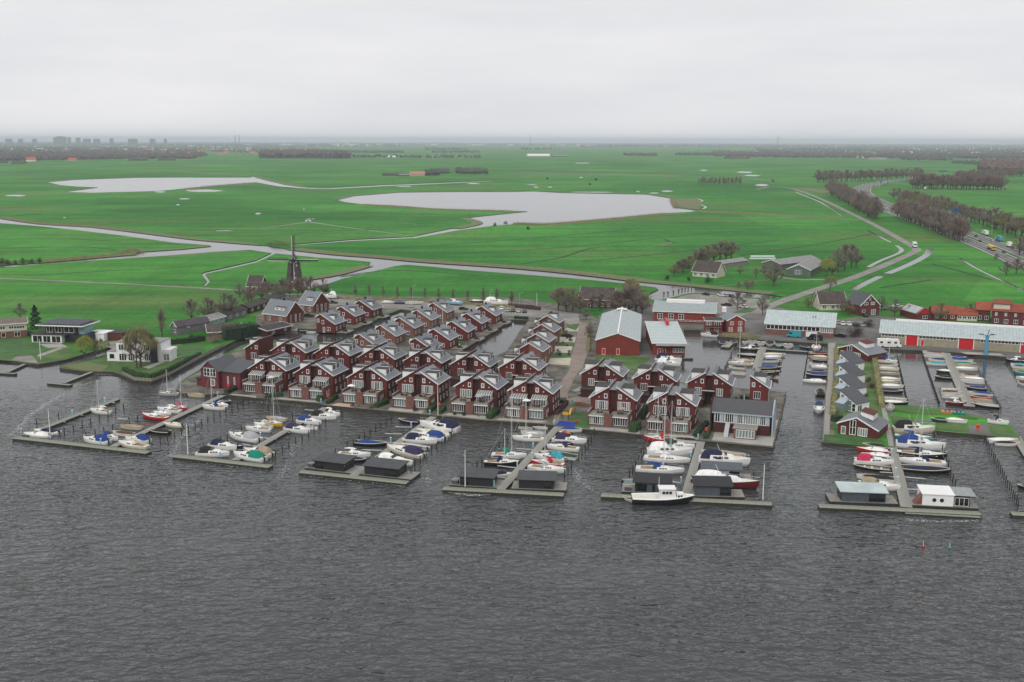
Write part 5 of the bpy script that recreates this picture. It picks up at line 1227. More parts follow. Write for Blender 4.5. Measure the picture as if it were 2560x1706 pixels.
o = G(80, 856); t = thing('flat_roofed_villa', 'flat-roofed white and black villa with solar panels', 'house', o, R(-8))
block(t, 0, 12, 0, 9, 0, 3.0, m_villa); block(t, -.4, 14, -.5, 9.4, 3.002, 3.35, m_felt, 'terrace_roof'); block(t, 4.5, 17, 2, 11, 3.352, 6.2, M('anthracite_render', (.03, .03, .033), .7, .1, 1)); block(t, 1.6, 20.5, .2, 13, 6.202, 6.55, m_villa, 'roof'); block(t, 1.9, 20.2, .5, 12.7, 6.552, 6.6, m_felt, 'roof_felt')
block(t, 12.002, 22, 2, 9, 0, 3.0, m_ark); block(t, 17.01, 19.5, 3, 9, 3.002, 6.2, m_tealboard)
for k in range(4):
    for j in range(5): MB().slab((3 + j * 3.2, 1.6 + k * 2.7, 6.75), (6.0 + j * 3.2, 1.6 + k * 2.7, 6.75), (6.0 + j * 3.2, 3.5 + k * 2.7, 7.35), (3 + j * 3.2, 3.5 + k * 2.7, 7.35), .08).build('solar_panel', m_solar, t)
for a0, a1 in ((.5, 4.2), (4.6, 7.6), (8.0, 11.6)): win(t, a0, a1, .1, 2.6, 'f', 0, 2, m_glass, 'glazed_doors', .1)
for a0, a1 in ((5, 7.4), (8.4, 11), (12, 16)): win(t, a0, a1, 3.6, 5.9, 'f', 2, 2, m_glass, 'window', .1)
t, L, rz = eaves_house('hip_house', 'cream rendered house with low brown roof at the field edge', (-40,850), (69,842), 12, 5.4, 6.6, m_render, M('brown_roof', (.16, .12, .1), .8, .2, .6), dorm=False, wins=0)
block(t, -.05, L + .05, -.06, -.001, 0, 2.6, m_brick, 'brick_base')
for u in (.38, .58): win(t, L * u, L * u + 1.8, 3.4, 4.6, 'f', 0, 2, m_glass, 'window', .12)
win(t, L * .7, L * .95, 3.4, 4.4, 'f', 0, 4, m_glass, 'window', .1); win(t, L * .4, L * .5, .4, 2.2, 'f', -.06, 1, m_glass, 'window', .1); win(t, L * .7, L * .84, .4, 2.2, 'f', -.06, 2, m_glass, 'window', .1)
t = thing('garage', 'white flat-roofed garage behind the flat-roofed villa', 'garage', G(218, 852), R(-10)); block(t, 0, 7, 0, 7, 0, 2.8, m_villa); block(t, -.2, 7.2, -.2, 7.2, 2.802, 3.0, m_white, 'roof')
t = thing('garage', 'black flat-roofed garage between the two villas', 'garage', G(252, 850), R(-10)); block(t, 0, 9, 0, 7, 0, 2.7, m_brickdk); block(t, -.2, 9.2, -.2, 7.2, 2.702, 2.9, m_felt, 'roof')
# sheds along the inlet towards the mill
t, L = gable_house('grey_cottage', 'grey boarded cottage with white bargeboards beside the bare poplar', (429,836), (453,836), 15, 3.4, 5.2, m_greyboard, M('plum_roof', (.08, .06, .075), .7, .2, .5), 'house', turn=R(-38))
win(t, L * .3, L * .75, .8, 2.2, 'f', 0, 2, m_glass, 'window', .14); win(t, L * .35, L * .6, 3.2, 4.0, 'f', 0, 1, m_glass, 'window', .12)
for k, (pl, pr, wm, rm, lab) in enumerate((((470,834),(512,822),m_greyboard,MATS['plum_roof'],'low grey shed with dark roof, first along the inlet lane'), ((516,820),(563,806),m_tealboard,MATS['grey_felt'],'teal boarded shed along the inlet lane'), ((568,803),(618,788),m_greyboard,m_felt,'long black-roofed shed after the teal one on the inlet lane'),
      ((624,785),(668,770),m_reddark,m_felt,'low dark shed second nearest the dormer houses on the inlet lane'), ((673,767),(714,752),m_greyboard,m_felt,'grey shed nearest the mill on the inlet lane'))):
    eaves_house('shed', lab, pl, pr, 7, 2.6, 3.9, wm, rm, dorm=False, wins=3, over=.4, cat='shed', group='sheds along the inlet lane', trim=(k < 2))
eaves_house('bungalow', 'bungalow with broad dark brown roof beside the clipped evergreen hedge', (524,846), (600,842), 14, 2.5, 4.2, m_brick, m_thatch, dorm=False, wins=2, over=1.0)
eaves_house('canal_shed', 'low dark-roofed canal shed behind the lone half house', (668,842), (728,828), 9, 2.3, 3.2, m_reddark, m_felt, dorm=False, wins=2, cat='shed')
# brick houses behind the barn trees, houses by the hall
eaves_house('brick_house', 'brown-roofed brick house half hidden behind bare trees near the barn', (1448,768), (1530,772), 11, 4.0, 8.6, m_brickdk, m_thatch, dorm=False, wins=5)
t, L, rz = eaves_house('thatched_house', 'brown thatched house behind the harbour hall', (2050,776), (2114,776), 10, 3.0, 7.6, m_render, m_thatch, dorm=False, wins=3)
t, L = gable_house('gable_house', 'dark brick house with steep solar-panelled gable roof', (2149,790), (2197,788), 12, 4.6, 9.0, m_brickdk, m_solar, 'house', over=.4)
for u in (.2, .55): win(t, L * u, L * u + 1.9, 4.6, 5.9, 'f', 0, 2, m_glass if u < .3 else m_curtain, 'window', .13)
win(t, L * .46, L * .54, 6.6, 7.8, 'f', 0, 1, m_glass, 'window', .12); win(t, L * .12, L * .28, 1.4, 2.6, 'f', 0, 1, m_glass, 'window', .13); win(t, L * .58, L * .82, .2, 2.6, 'f', 0, 2, m_curtain, 'door', .13)
t, L = gable_house('red_roofed_house', 'brick house with bright red gable and white solar roof slope', (2292,802), (2330,801), 14, 2.8, 5.2, m_brickdk, m_tilered, 'house', trim=False)
MB().prism([(.3, 2.9), (L - .3, 2.9), (L / 2, 5.1)], -.06, -.002, 'y').build('gable_boards', m_signal, t); win(t, L * .35, L * .7, .7, 2.0, 'f', 0, 2, m_glass, 'window', .12)
MB().slab((-.3, 1, 2.95), (L / 2 - .3, 1, 5.3), (L / 2 - .3, 13, 5.3), (-.3, 13, 2.95), .06).build('solar_panel', m_metalroof, t)
eaves_house('red_roofed_house', 'long low red-roofed house with red boarded wall', (2332,800), (2390,802), 10, 2.6, 5.4, m_signal if False else m_barnred, m_tilered, dorm=False, wins=3, trim=False)
eaves_house('red_roofed_house', 'low red-roofed house with white glazed veranda', (2392,802), (2442,804), 9, 2.6, 5.0, m_render, m_tilered, dorm=False, wins=4, trim=False)
eaves_house('red_roofed_house', 'taller narrow red-roofed house beside the veranda', (2440,802), (2474,804), 9, 4.8, 7.4, m_brickdk, m_tilered, dorm=False, wins=2, trim=False)
t, L, rz = eaves_house('red_roofed_house', 'large two-storey brick house with red roof and white dormer band', (2478,810), (2600,818), 10, 5.6, 8.2, m_brickdk, m_tilered, dorm=False, wins=5, trim=False)
MB().box(L * .02, L * .36, 1.0, 6, 6.0, 8.2).build('dormer', m_render, t); MB().slab((L * .0, .6, 8.5), (L * .38, .6, 8.5), (L * .38, 6.2, 9.8), (L * .0, 6.2, 9.8), .2).build('dormer_roof', m_tilered, t)
for k in range(5): win(t, L * (k + .3) / 5, L * (k + .55) / 5, 3.6, 4.9, 'f', 0, 2, m_curtain, 'window', .12)
# farm
t, L, rz = eaves_house('farmhouse', 'thatched farmhouse on the lawn across the canal', (1731,691), (1791,696), 11, 3.0, 8.4, m_render, m_thatch, dorm=False, wins=4)
t, L = gable_house('farm_barn', 'olive farm barn with dark gridded window in its gable', (1966,690), (2027,692), 42, 3.8, 6.6, m_olive, m_feltgrey, 'barn', turn=R(-12)); win(t, L * .34, L * .62, 1.2, 3.6, 'f', 0, 4, m_glass, 'window', .12, 3)
t, L = gable_house('farm_barn', 'long low farm barn behind the bare garden tree', (1905,672), (1960,676), 40, 3.6, 5.8, m_olive, m_feltgrey, 'barn', turn=R(-14))
eaves_house('farm_shed', 'weathered open farm shed beside the farmhouse', (1800,672), (1870,662), 9, 2.6, 4.0, m_deck, m_feltgrey, dorm=False, wins=0, trim=False, cat='shed')
bale_me = None
for r_ in range(2):
    for k in range(14):
        if r_ == 1 and k > 12: continue
        q = G(1876 + k * 4.6, 650)
        if bale_me is None:
            ob = MB().tube([(-.65, 0, .7), (-.55, 0, .7), (.55, 0, .7), (.65, 0, .7)], [.6, .72, .72, .6], 10).build('silage_bale', M('bale_wrap', (.55, .66, .6), .45, .1, 1)); bale_me = ob.data
        else: ob = link(bpy.data.objects.new('silage_bale', bale_me))
        ob.location = (q.x + (.6 if r_ else 0), q.y, LAND + r_ * 1.38); ob.rotation_euler = (0, 0, R(random.uniform(-6, 6)))
        tag(ob, 'pale green wrapped silage bale in the stack behind the farm', 'bale', 'silage bales stacked behind the farm')

# ---------------------------------------------------------------- windmill
q = G(737, 722); t = thing('windmill', 'tall thatched windmill with four sails beside the canal', 'windmill', q, R(6))
m_millthatch = M('mill_thatch', (.075, .06, .058), .95, .22, .6, bump=.5)
def ring(r, z, n=8): return [(r * math.cos(2 * math.pi * (k + .5) / n), r * math.sin(2 * math.pi * (k + .5) / n), z) for k in range(n)]
def frustum(name, lv, mat, par, n=8):
    v = [p for r, z in lv for p in ring(r, z, n)]; f = [(i * n + k, i * n + (k + 1) % n, (i + 1) * n + (k + 1) % n, (i + 1) * n + k) for i in range(len(lv) - 1) for k in range(n)]
    f += [tuple(reversed(range(n))), tuple(range((len(lv) - 1) * n, len(lv) * n))]
    return mesh_obj(name, v, f, mat, par)
frustum('base', [(5.0, 0), (4.8, 2.6)], m_brickdk, t); frustum('tower', [(4.75, 2.602), (4.1, 6), (3.1, 13.2), (3.25, 13.4)], m_millthatch, t)
cap = MB().prism([(-2.3, 13.42), (2.3, 13.42), (2.0, 15.0), (.0, 17.2), (-2.0, 15.0)], -2.6, 3.6, 'y').build('cap', m_millthatch, t)
MB().prism([(-1.5, 13.6), (1.5, 13.6), (0, 16.6)], -2.75, -2.602, 'y').build('cap_front', M('mill_green', (.03, .06, .045), .7, .1, 1), t)
for a, b in (((-1.7, 13.5), (0, 17.1)), ((1.7, 13.5), (0, 17.1)), ((-1.7, 13.5), (1.7, 13.5))):
    MB().tube([(a[0], -2.8, a[1]), (b[0], -2.8, b[1])], .14, 4).build('cap_trim', m_white, t)
MB().tube([(0, -2.6, 15.0), (0, -4.0, 15.0)], [.4, .45], 8).build('windshaft', m_black, t)
for k in range(4):
    an = k * math.pi / 2 + R(.6); c_, s_ = math.cos(an), math.sin(an)
    def P(r, w, y): return (c_ * w + s_ * r, y, 15.0 - s_ * w + c_ * r)
    sp = MB().tube([P(0, 0, -3.8), P(12.6, 0, -3.8)], [.38, .26], 5).build('sail_stock', m_black, t)
    MB().slab(P(1.6, -.45, -3.95), P(12.4, -.55, -3.95), P(12.4, -.12, -3.9), P(1.6, -.12, -3.9), .08).build('leading_board', M('sail_pale', (.6, .58, .52), .7, .1, 1), sp)
    lt = MB()
    for i in range(20): r = 2.4 + i * .52; lt.tube([P(r, .05, -3.8), P(r, 1.15, -3.72)], .06, 3)
    for w in (.4, .8, 1.15): lt.tube([P(2.2, w, -3.75), P(12.4, w, -3.75)], .06, 3)
    lt.build('sail_lattice', m_black, sp)
MB().tube([(0, 3.6, 14.5), (0, 7.5, 4.5)], .14, 4).build('tail_pole', m_black, t); MB().tube([(-3.6, 2.0, 14.0), (0, 7.4, 5.0)], .1, 4).tube([(3.6, 2.0, 14.0), (0, 7.4, 5.0)], .1, 4).build('tail_brace', m_black, t)
for z_, x_ in ((5.6, .9), (8.0, .5), (11.8, 1.6), (3.6, -.6)): win(t, x_ - .3, x_ + .3, z_, z_ + .8, 'f', -4.2 + (z_ - 5) * .11, 1, m_curtain, 'window', .12)
win(t, -.6, .6, 0.1, 2.2, 'f', -4.75, 1, m_signal, 'door', .15)
t, L, rz = eaves_house('mill_house', 'brown mill house with steep gabled roof beside the windmill', (618,727), (652,728), 8, 2.6, 7.2, m_brickdk, m_thatch, dorm=False, wins=2)
MB().box(L + .01, L + 3.6, 1, 7, 0, 2.6).build('side_room', m_brickdk, t); MB().slab((L + .55, .6, 4.0), (L + 4.0, .6, 2.6), (L + 4.0, 7.4, 2.6), (L + .55, 7.4, 4.0), .2).build('side_roof', m_thatch, t)
MB().box(L + 3.602, L + 3.65, 3, 4, .9, 2.0).build('window', m_white, t)
# footbridge on the canal
a, b = G(672, 612), G(722, 616); t = thing('footbridge', 'brown wooden footbridge over the side canal near the mill', 'bridge', a, math.atan2(b.y - a.y, b.x - a.x)); L = (b - a).length
pts = [(L * k / 6, 0, .6 + 1.2 * math.sin(math.pi * k / 6)) for k in range(7)]
for k in range(6):
    MB().slab((pts[k][0], -1.1, pts[k][2]), (pts[k + 1][0], -1.1, pts[k + 1][2]), (pts[k + 1][0], 1.1, pts[k + 1][2]), (pts[k][0], 1.1, pts[k][2]), .2).build('deck', m_brickdk, t)
    for s in (-1, 1): MB().tube([(pts[k][0], s, pts[k][2]), (pts[k][0], s, pts[k][2] + 1.1)], .08, 4).build('rail_post', m_brickdk, t)
for s in (-1, 1):
    MB().tube([(p[0], s, p[2] + 1.1) for p in pts], .07, 4).build('handrail', m_brickdk, t)
    for k in (1, 2, 3, 4, 5): MB().tube([(pts[k][0], s * .8, pts[k][2]), (pts[k][0], s * .8, -1.5)], .12, 4).build('pile', m_brickdk, t)
# ================================================================ TREES, HEDGES, REEDS
def barkm(n, c): return M(n, c, .95, .3, 1.5)
m_trunk = barkm('bark', (.09, .072, .058))
m_twig = {'brown': M('twigs_brown', (.22, .175, .145), .95, .35, .35), 'red': M('twigs_red', (.25, .175, .15), .95, .3, .25), 'grey': M('twigs_grey', (.21, .19, .16), .95, .3, .35), 'olive': M('twigs_olive', (.23, .22, .1), .95, .3, .35),
          'willow': M('leaves_willow', (.27, .29, .07), .8, .35, .5), 'fir': M('needles_fir', (.018, .03, .018), .9, .4, .6), 'hedge': M('leaves_hedge', (.03, .065, .02), .9, .4, .6), 'dark': M('leaves_dark', (.02, .04, .018), .9, .4, .6), 'reed': M('reeds', (.3, .25, .14), .95, .3, .3), 'purple': M('leaves_purple', (.07, .03, .035), .9, .35, .6)}
def sliver(mb, p, d, ln, w, rr):
    u = d.cross(Vector((rr.uniform(-1, 1), rr.uniform(-1, 1), rr.uniform(-1, 1)))).normalized() * w
    q = p + d * ln; mb.add([p - u, p + u, q], [(0, 1, 2)])
def leafq(mb, p, s, rr):
    a = Vector((rr.gauss(0, 1), rr.gauss(0, 1), rr.gauss(0, 1))).normalized() * s; b = a.cross(Vector((rr.gauss(0, 1), rr.gauss(0, 1), rr.gauss(0, 1)))).normalized() * s * .7
    mb.add([p - a - b * .4, p + b, p + a - b * .3], [(0, 1, 2)])
TREES = {}
def tree_proto(kind, seed):
    """unit tree 10 m tall: trunk with limbs, crown of twigs or leaves in clumps"""
    if (kind, seed) in TREES: return TREES[(kind, seed)]
    rr = random.Random(seed * 31 + len(kind) * 7); tr, cr = MB(), MB()
    tips = []
    def limb(p, d, ln, r, lv):
        q = p + d * ln; tr.tube([p, p + d * ln * .5 + Vector((rr.uniform(-.1, .1), rr.uniform(-.1, .1), 0)) * ln * .5, q], [r, r * .75, r * .5], 4 if lv else 6, False)
        if lv >= 3: tips.append((q, d)); return
        for _ in range(rr.choice((2, 3, 3)) if lv else rr.choice((5, 6, 7))):
            sp = {'poplar': .35, 'row': .6}.get(kind, .95) * (1 if lv else .85)
            dd = (d + Vector((rr.gauss(0, sp), rr.gauss(0, sp), rr.uniform(-.1, .5)))).normalized()
            if dd.z < .05: dd.z = .1; dd.normalize()
            limb(p + d * ln * rr.uniform(.55, 1.0), dd, ln * rr.uniform(.55, .8) * (1.15 if lv == 0 and kind == 'round' else .95), r * .5, lv + 1)
    if kind == 'fir':
        tr.tube([(0, 0, 0), (0, 0, 9)], [.22, .05], 5)
        for _ in range(2600):
            z = rr.uniform(.6, 10); R_ = (10.2 - z) ** .8 * .52 * (.75 + .35 * math.sin(z * 3.1)) + .15; a = rr.uniform(0, 6.28); q = R_ * math.sqrt(rr.uniform(.25, 1)) * (1 + .18 * math.sin(a * 5 + z))
            leafq(cr, Vector((q * math.cos(a), q * math.sin(a), z - q * .2)), rr.uniform(.16, .3), rr)
    elif kind == 'willow':
        limb(Vector((0, 0, 0)), Vector((.05, 0, 1)), 3.2, .32, 0)
        for _ in range(60):
            a = rr.uniform(0, 6.28); q = rr.uniform(.6, 4.0) ; zt = 9.8 - .32 * q ** 1.6 + rr.uniform(-.8, .4)
            c = Vector((q * math.cos(a), q * math.sin(a), zt))
            for _ in range(46):
                p = c + Vector((rr.gauss(0, .45), rr.gauss(0, .45), rr.gauss(0, .35)))
                sliver(cr, p, Vector((rr.gauss(0, .18), rr.gauss(0, .18), -1)).normalized(), rr.uniform(.6, 2.4) * (.5 + q * .22), .055, rr)
    elif kind == 'bush':
        for _ in range(26):
            a = rr.uniform(0, 6.28); q = rr.uniform(0, 4.2); c = Vector((q * math.cos(a), q * math.sin(a), rr.uniform(1.5, 8.5 - q * .9)))
            for _ in range(60): leafq(cr, c + Vector((rr.gauss(0, .9), rr.gauss(0, .9), rr.gauss(0, .9))), rr.uniform(.2, .42), rr)
        tr.tube([(0, 0, 0), (0, 0, 4)], [.3, .1], 5)
    else:
        # bare winter tree: a trunk carrying steep limbs at many heights, twigs along every limb inside an egg-shaped crown
        z0, wd, nl, nt = {'poplar': (1.0, 1.25, 26, 1500), 'row': (1.6, 1.8, 22, 1800)}.get(kind, (1.7, 3.6, 26, 3400))
        def env(z):
            t_ = max(0, min(1, (z - z0 + .6) / (10.3 - z0))); return wd * max(.05, math.sin(math.pi * t_ ** .82)) ** .7
        lean = (rr.uniform(-.3, .3), rr.uniform(-.3, .3)); rt = .17 if kind == 'row' else .24
        tr.tube([(0, 0, 0), (lean[0] * .3, lean[1] * .3, 3), (lean[0] * .7, lean[1] * .7, 6), (lean[0], lean[1], 8.6)], [rt, rt * .8, rt * .5, .05], 6, False)
        segs = []
        for k in range(nl):
            zb = rr.uniform(z0, 7.2); a = k * 2.4 + rr.uniform(-.4, .4); ze = min(9.9, zb + rr.uniform(1.6, 3.4)); r_ = env(ze) * rr.uniform(.55, 1.0)
            p = Vector((lean[0] * zb / 8.6, lean[1] * zb / 8.6, zb)); e = Vector((r_ * math.cos(a), r_ * math.sin(a), ze)); m1 = p.lerp(e, .5) + Vector((math.cos(a), math.sin(a), -.25)) * .2 * r_
            tr.tube([p, m1, e], [rt * .42, rt * .26, .025], 4, False); segs += [(p, m1), (m1, e), (m1, e)]
            for _ in range(3):
                q0 = m1.lerp(e, rr.uniform(0, .8)); q1 = q0 + Vector((rr.gauss(0, .8), rr.gauss(0, .8), rr.uniform(.3, 1.3))); tr.tube([q0, q1], [.05, .015], 3, False); segs += [(q0, q1), (q0, q1)]
        for _ in range(nt):
            p, e = rr.choice(segs); q = p.lerp(e, rr.random()); out = Vector((q.x, q.y, .1)); out = out.normalized() if out.length > .2 else Vector((0, 0, 1))
            sliver(cr, q + Vector((rr.gauss(0, .16), rr.gauss(0, .16), rr.gauss(0, .16))), (out * rr.uniform(-.1, .7) + Vector((rr.gauss(0, .45), rr.gauss(0, .45), rr.uniform(.1, 1.0)))).normalized(), rr.uniform(.45, 1.2), rr.uniform(.014, .03), rr)
        hi = max(v[2] for v in cr.v); k = 10 / hi
        for m_ in (tr, cr): m_.v = [(x * k, y * k, z * k) for x, y, z in m_.v]
    def me(mb, nm):
        m_ = bpy.data.meshes.new(nm); m_.from_pydata(mb.v, [], mb.f); m_.materials.append(m_trunk); m_.update(); return m_
    TREES[(kind, seed)] = (me(tr, 'trunk'), me(cr, 'crown')); return TREES[(kind, seed)]
CROWN = {}
def tree(px, h, kind, col, label, group=None, wide=1.0, z=LAND, name=None, cat='tree'):
    seed = random.randint(1, 4); tm, cm = tree_proto(kind, seed)
    if (cm.name, col) not in CROWN:
        c2 = cm.copy(); c2.materials.clear(); c2.materials.append(m_twig[col]); CROWN[(cm.name, col)] = c2
    q = G(*px, z); t = thing(name or ('shrub' if kind == 'bush' else {'fir': 'fir_tree', 'willow': 'willow_tree', 'poplar': 'poplar_tree'}.get(kind, 'bare_tree')), label, cat if kind != 'bush' else 'shrub', q, random.uniform(0, 6.28), group)
    if kind == 'round': h *= 1.15; wide *= 1.15
    s = h / 10; t.scale = (s * wide, s * wide, s)
    link(bpy.data.objects.new('trunk', tm), t); link(bpy.data.objects.new('crown', CROWN[(cm.name, col)]), t)
    return t
def tree_row(p, q, n, h, kind, col, label, group, jit=2.0, wide=1.0, rows=1, dy=0.0):
    for r_ in range(rows):
        for i in range(n):
            u = (i + .5 * r_) / max(1, n - 1)
            tree((p[0] + (q[0] - p[0]) * u + random.uniform(-jit, jit), p[1] + (q[1] - p[1]) * u + random.uniform(-jit, jit) * .25 + r_ * dy), h * random.uniform(.85, 1.12), kind, col if isinstance(col, str) else random.choice(col), label, group, wide * random.uniform(.85, 1.15))
def tree_mass(p, q, n, h, cols, wide):
    n = max(len(cols), int(n * .6))
    """the packed back rows of a far belt, which read as one mass"""
    for c in cols:
        v, f = [], []; rr = random.Random(n)
        for i in range(n // len(cols)):
            u = rr.random(); b = G(p[0] + (q[0] - p[0]) * u, p[1] + (q[1] - p[1]) * u + rr.uniform(-1.5, 1.5)); cm = tree_proto('round', rr.randint(1, 4))[1]; s = h / 10 * rr.uniform(.8, 1.15); a = rr.uniform(0, 6.28); ca, sa = math.cos(a) * s * wide, math.sin(a) * s * wide; k = len(v)
            v += [(b.x + w.co.x * ca - w.co.y * sa, b.y + w.co.x * sa + w.co.y * ca, b.z + w.co.z * s) for w in cm.vertices]; f += [tuple(x + k for x in pl.vertices) for pl in cm.polygons]
        struct(mesh_obj('belt_trees', v, f, m_twig[c]), 'stuff')
# avenue on the back street
for k, (x, y) in enumerate(((350,168),(485,172),(620,182),(760,190),(895,192),(1030,198),(1165,205),(1305,215),(1450,222),(1600,228),(1735,232),(1880,238))):
    tree(T('c', x, y), 6.8, 'row', 'brown', f'young bare street tree, {ordn[k]} from the windmill in the avenue', 'young trees along the back street', 1.0)
for k, (x, y) in enumerate(((310,238),(30,190),(165,196))): tree(T('d', x, y), 6.4, 'row', 'brown', f'young bare street tree near the car park end of the avenue, {ordn[k]} from the lane', 'young trees along the back street')
# left gardens
tree((90,822), 9.6, 'fir', 'fir', 'dark pyramid fir beside the flat-roofed villa', wide=1.15); tree((51,800), 6.8, 'round', 'grey', 'bare tree between hip-roofed house and dark fir')
tree((406,842), 12, 'poplar', 'red', 'slim bare poplar beside the grey cottage', wide=1.1); tree((352,919), 13.5, 'willow', 'olive', 'large budding willow in front of the white villa'); tree((342,921), 11, 'round', 'brown', 'bare shrubby tree under the large willow'); tree((214,900), 8.2, 'willow', 'willow', 'yellow-green willow on the villa peninsula', wide=.95); tree((240,896), 6.5, 'round', 'grey', 'small bare tree beside the yellow-green willow')
for k, (x, y, h) in enumerate(((479,806,9.5),(520,806,10),(530,804,9),(562,796,10.5),(580,796,10),(622,770,9),(628,756,9),(694,752,8.5),(708,747,9.5),(655,752,8.5),(600,745,7),(668,745,7.5))):
    tree((x, y), h, 'round', ('grey', 'brown')[k % 2], 'bare tree in the line beside the inlet sheds', 'bare trees along the inlet sheds')
for k, (x, y, h) in enumerate(((745,742,8.5),(757,742,9),(778,738,9),(808,738,8.2),(724,742,6),(765,728,7),(712,735,6.5))):
    tree((x, y), h, 'round', ('brown', 'red')[k % 2], 'bare tree in the clump at the foot of the windmill', 'bare trees at the windmill')
tree((540,856), 5.0, 'bush', 'red', 'rusty round shrub in front of the bungalow', wide=1.3); tree((815,735), 6, 'bush', 'dark', 'dark ivy-covered stump tree beside the laid-up yacht', wide=.6)
# barn trees
for k, (x, y, h, c, w) in enumerate(((1396,776,10,'brown',1.15),(1416,780,10.5,'olive',1.0),(1432,776,9.5,'grey',1.0),(1450,782,7,'brown',.9),(1480,780,7.5,'red',.9),(1540,786,10,'brown',1.2),(1572,786,12,'brown',1.3),(1590,778,12,'olive',1.2),(1605,784,9,'red',1.1),(1500,778,8,'brown',1),(1465,800,5,'grey',.8),(1472,850,6,'grey',.7))):
    tree((x, y), h, 'round', c, 'bare tree in the grove behind the big red barn', 'grove behind the red barn', w * 1.2)
tree_mass((1385,780), (1445,782), 6, 11, ['brown'], 1.2); tree_mass((1530,786), (1606,784), 9, 13, ['brown'], 1.2)
tree((1578,768), 13, 'willow', 'olive', 'tall budding willow rising over the barn grove', wide=.8)
# farm
for k, (x, y, h) in enumerate(((1684,690,6),(1695,684,7),(1708,680,7.5),(1722,674,8),(1738,668,9),(1752,662,10),(1768,658,11),(1784,655,11),(1800,652,12),(1815,650,12),(1828,648,11))):
    tree((x, y), h, 'round', ('olive', 'brown', 'grey')[k % 3], 'bare tree in the windbreak behind the farmhouse', 'farm windbreak trees', 1.5)
tree_mass((1684,688), (1828,647), 14, 9.5, ['grey', 'brown'], 1.4)
tree((1934,716), 12, 'round', 'red', 'broad reddish bare tree on the canal bank by the farm', wide=1.25); tree((2067,692), 10, 'willow', 'willow', 'bright yellow-green willow beside the farm barn', wide=1.1)
for k, (x, y, h) in enumerate(((2095,682,14),(2112,676,15),(2128,670,14),(2140,668,11),(2080,690,8))): tree((x, y), h, 'round', ('grey', 'brown')[k % 2], 'bare tree in the dark clump beyond the yellow willow', 'tree clump beside the farm lane', 1.1)
for x, y, h in ((1668,700,3.2),(1722,703,3.0),(1772,708,4.5)): tree((x, y), h, 'bush', 'dark', 'dark clipped shrub on the farmhouse lawn', 'shrubs on the farmhouse lawn')
for x, y, h in ((1868,725,5),(1880,722,4),(1846,722,3.5),(1910,690,6),(1890,694,5),(1850,688,5)): tree((x, y), h, 'round', 'red', 'small reddish bare tree on the farm bank', 'small trees on the farm bank', 1.2)
tree((1843,776), 8, 'round', 'grey', 'spreading bare tree on the car park island', wide=1.3); tree((1906,788), 9, 'round', 'grey', 'thin bare tree at the corner of the harbour hall', wide=.8)
tree((2075,728), 7.5, 'willow', 'olive', 'budding willow beside the country lane', wide=1.1); tree((2203,778), 7, 'round', 'grey', 'bare tree behind the solar-gabled house'); tree((2236,792), 7.5, 'round', 'grey', 'bare tree beside the parking behind the long hall', wide=1.2)
tree((2137,842), 5, 'bush', 'purple', 'purple-leaved spreading tree at the hall corner', wide=1.5, cat='tree'); tree((2172,818), 4, 'bush', 'purple', 'purple-leaved bush between hall and houses', wide=1.2)
for k, (x, y, h, c) in enumerate(((2120,790,7,'olive'),(2105,782,6,'brown'),(2272,792,5,'olive'),(2351,806,8,'olive'),(2425,800,7,'olive'),(2060,764,6.5,'brown'),(2040,762,6,'brown'),(2020,770,5,'olive'))): tree((x, y), h, 'round', c, 'budding bare tree among the houses behind the halls', 'trees among the houses behind the halls', 1.2)
for k, (x, y) in enumerate(((232,172),(272,168),(325,156),(377,142),(410,132),(440,124),(470,120),(503,114))):
    q = G(*T('e', x, y)); t = thing('pollard_willow', f'stubby pollard willow on the canal bank, {ordn[k]} from the workshop', 'tree', q, 0, 'pollard willows by the car park')
    MB().tube([(0, 0, 0), (0.1, 0, 1.6), (0, 0, 2.2)], [.28, .26, .5], 6).build('trunk', m_trunk, t); mb = MB(); rr = random.Random(k)
    for _ in range(90): sliver(mb, Vector((rr.gauss(0, .25), rr.gauss(0, .25), 2.2)), Vector((rr.gauss(0, .6), rr.gauss(0, .6), 1)).normalized(), rr.uniform(.3, 1.0), .03, rr)
    mb.build('crown', m_twig['grey'], t)
# motorway belts
B_ = ['red', 'brown', 'red', 'grey']
tree_row((2072,484), (2188,552), 26, 19, 'round', B_, 'bare tree in the belt between country lane and motorway bend', 'motorway belt inside the bend', 4, 1.1, 2, -4)
tree_mass((2072,482), (2188,549), 24, 21, ['red', 'brown'], 1.1)
tree_row((2246,545), (2402,606), 24, 17, 'round', B_, 'bare tree in the belt along the near side of the motorway', 'motorway belt along the near side', 4, 1.1, 2, -5)
tree_mass((2246,541), (2402,602), 24, 20, ['red', 'brown'], 1.1)
tree_row((2236,498), (2570,598), 36, 16, 'round', ['red', 'grey', 'brown', 'olive'], 'bare tree in the belt along the far side of the motorway', 'motorway belt along the far side', 4, 1.3)
tree_mass((2236,495), (2570,594), 36, 17, ['red', 'grey'], 1.2)
tree_row((2042,457), (2300,446), 34, 20, 'round', B_, 'bare tree in the long belt beyond the motorway bend', 'belt beyond the motorway bend', 3, 1.2)
tree_mass((2042,455.5), (2300,444.5), 44, 20, B_, 1.2)
tree_row((2280,472), (2500,476), 34, 22, 'round', ['red'], 'reddish tree in the dense block by the slip road', 'dense block by the slip road', 3, 1.1)
tree_mass((2280,469.5), (2500,473), 50, 22, ['red'], 1.1)
tree_row((2390,458), (2570,440), 26, 20, 'round', ['red', 'brown'], 'reddish tree in the wood beyond the slip road', 'wood beyond the slip road', 4, 1.2)
tree_mass((2385,453), (2570,436), 60, 20, ['red', 'brown'], 1.2)
tree_row((1745,463), (1852,463), 22, 15, 'row', ['grey', 'brown'], 'slim bare tree in the field copse', 'field copse', 2, 1.0)
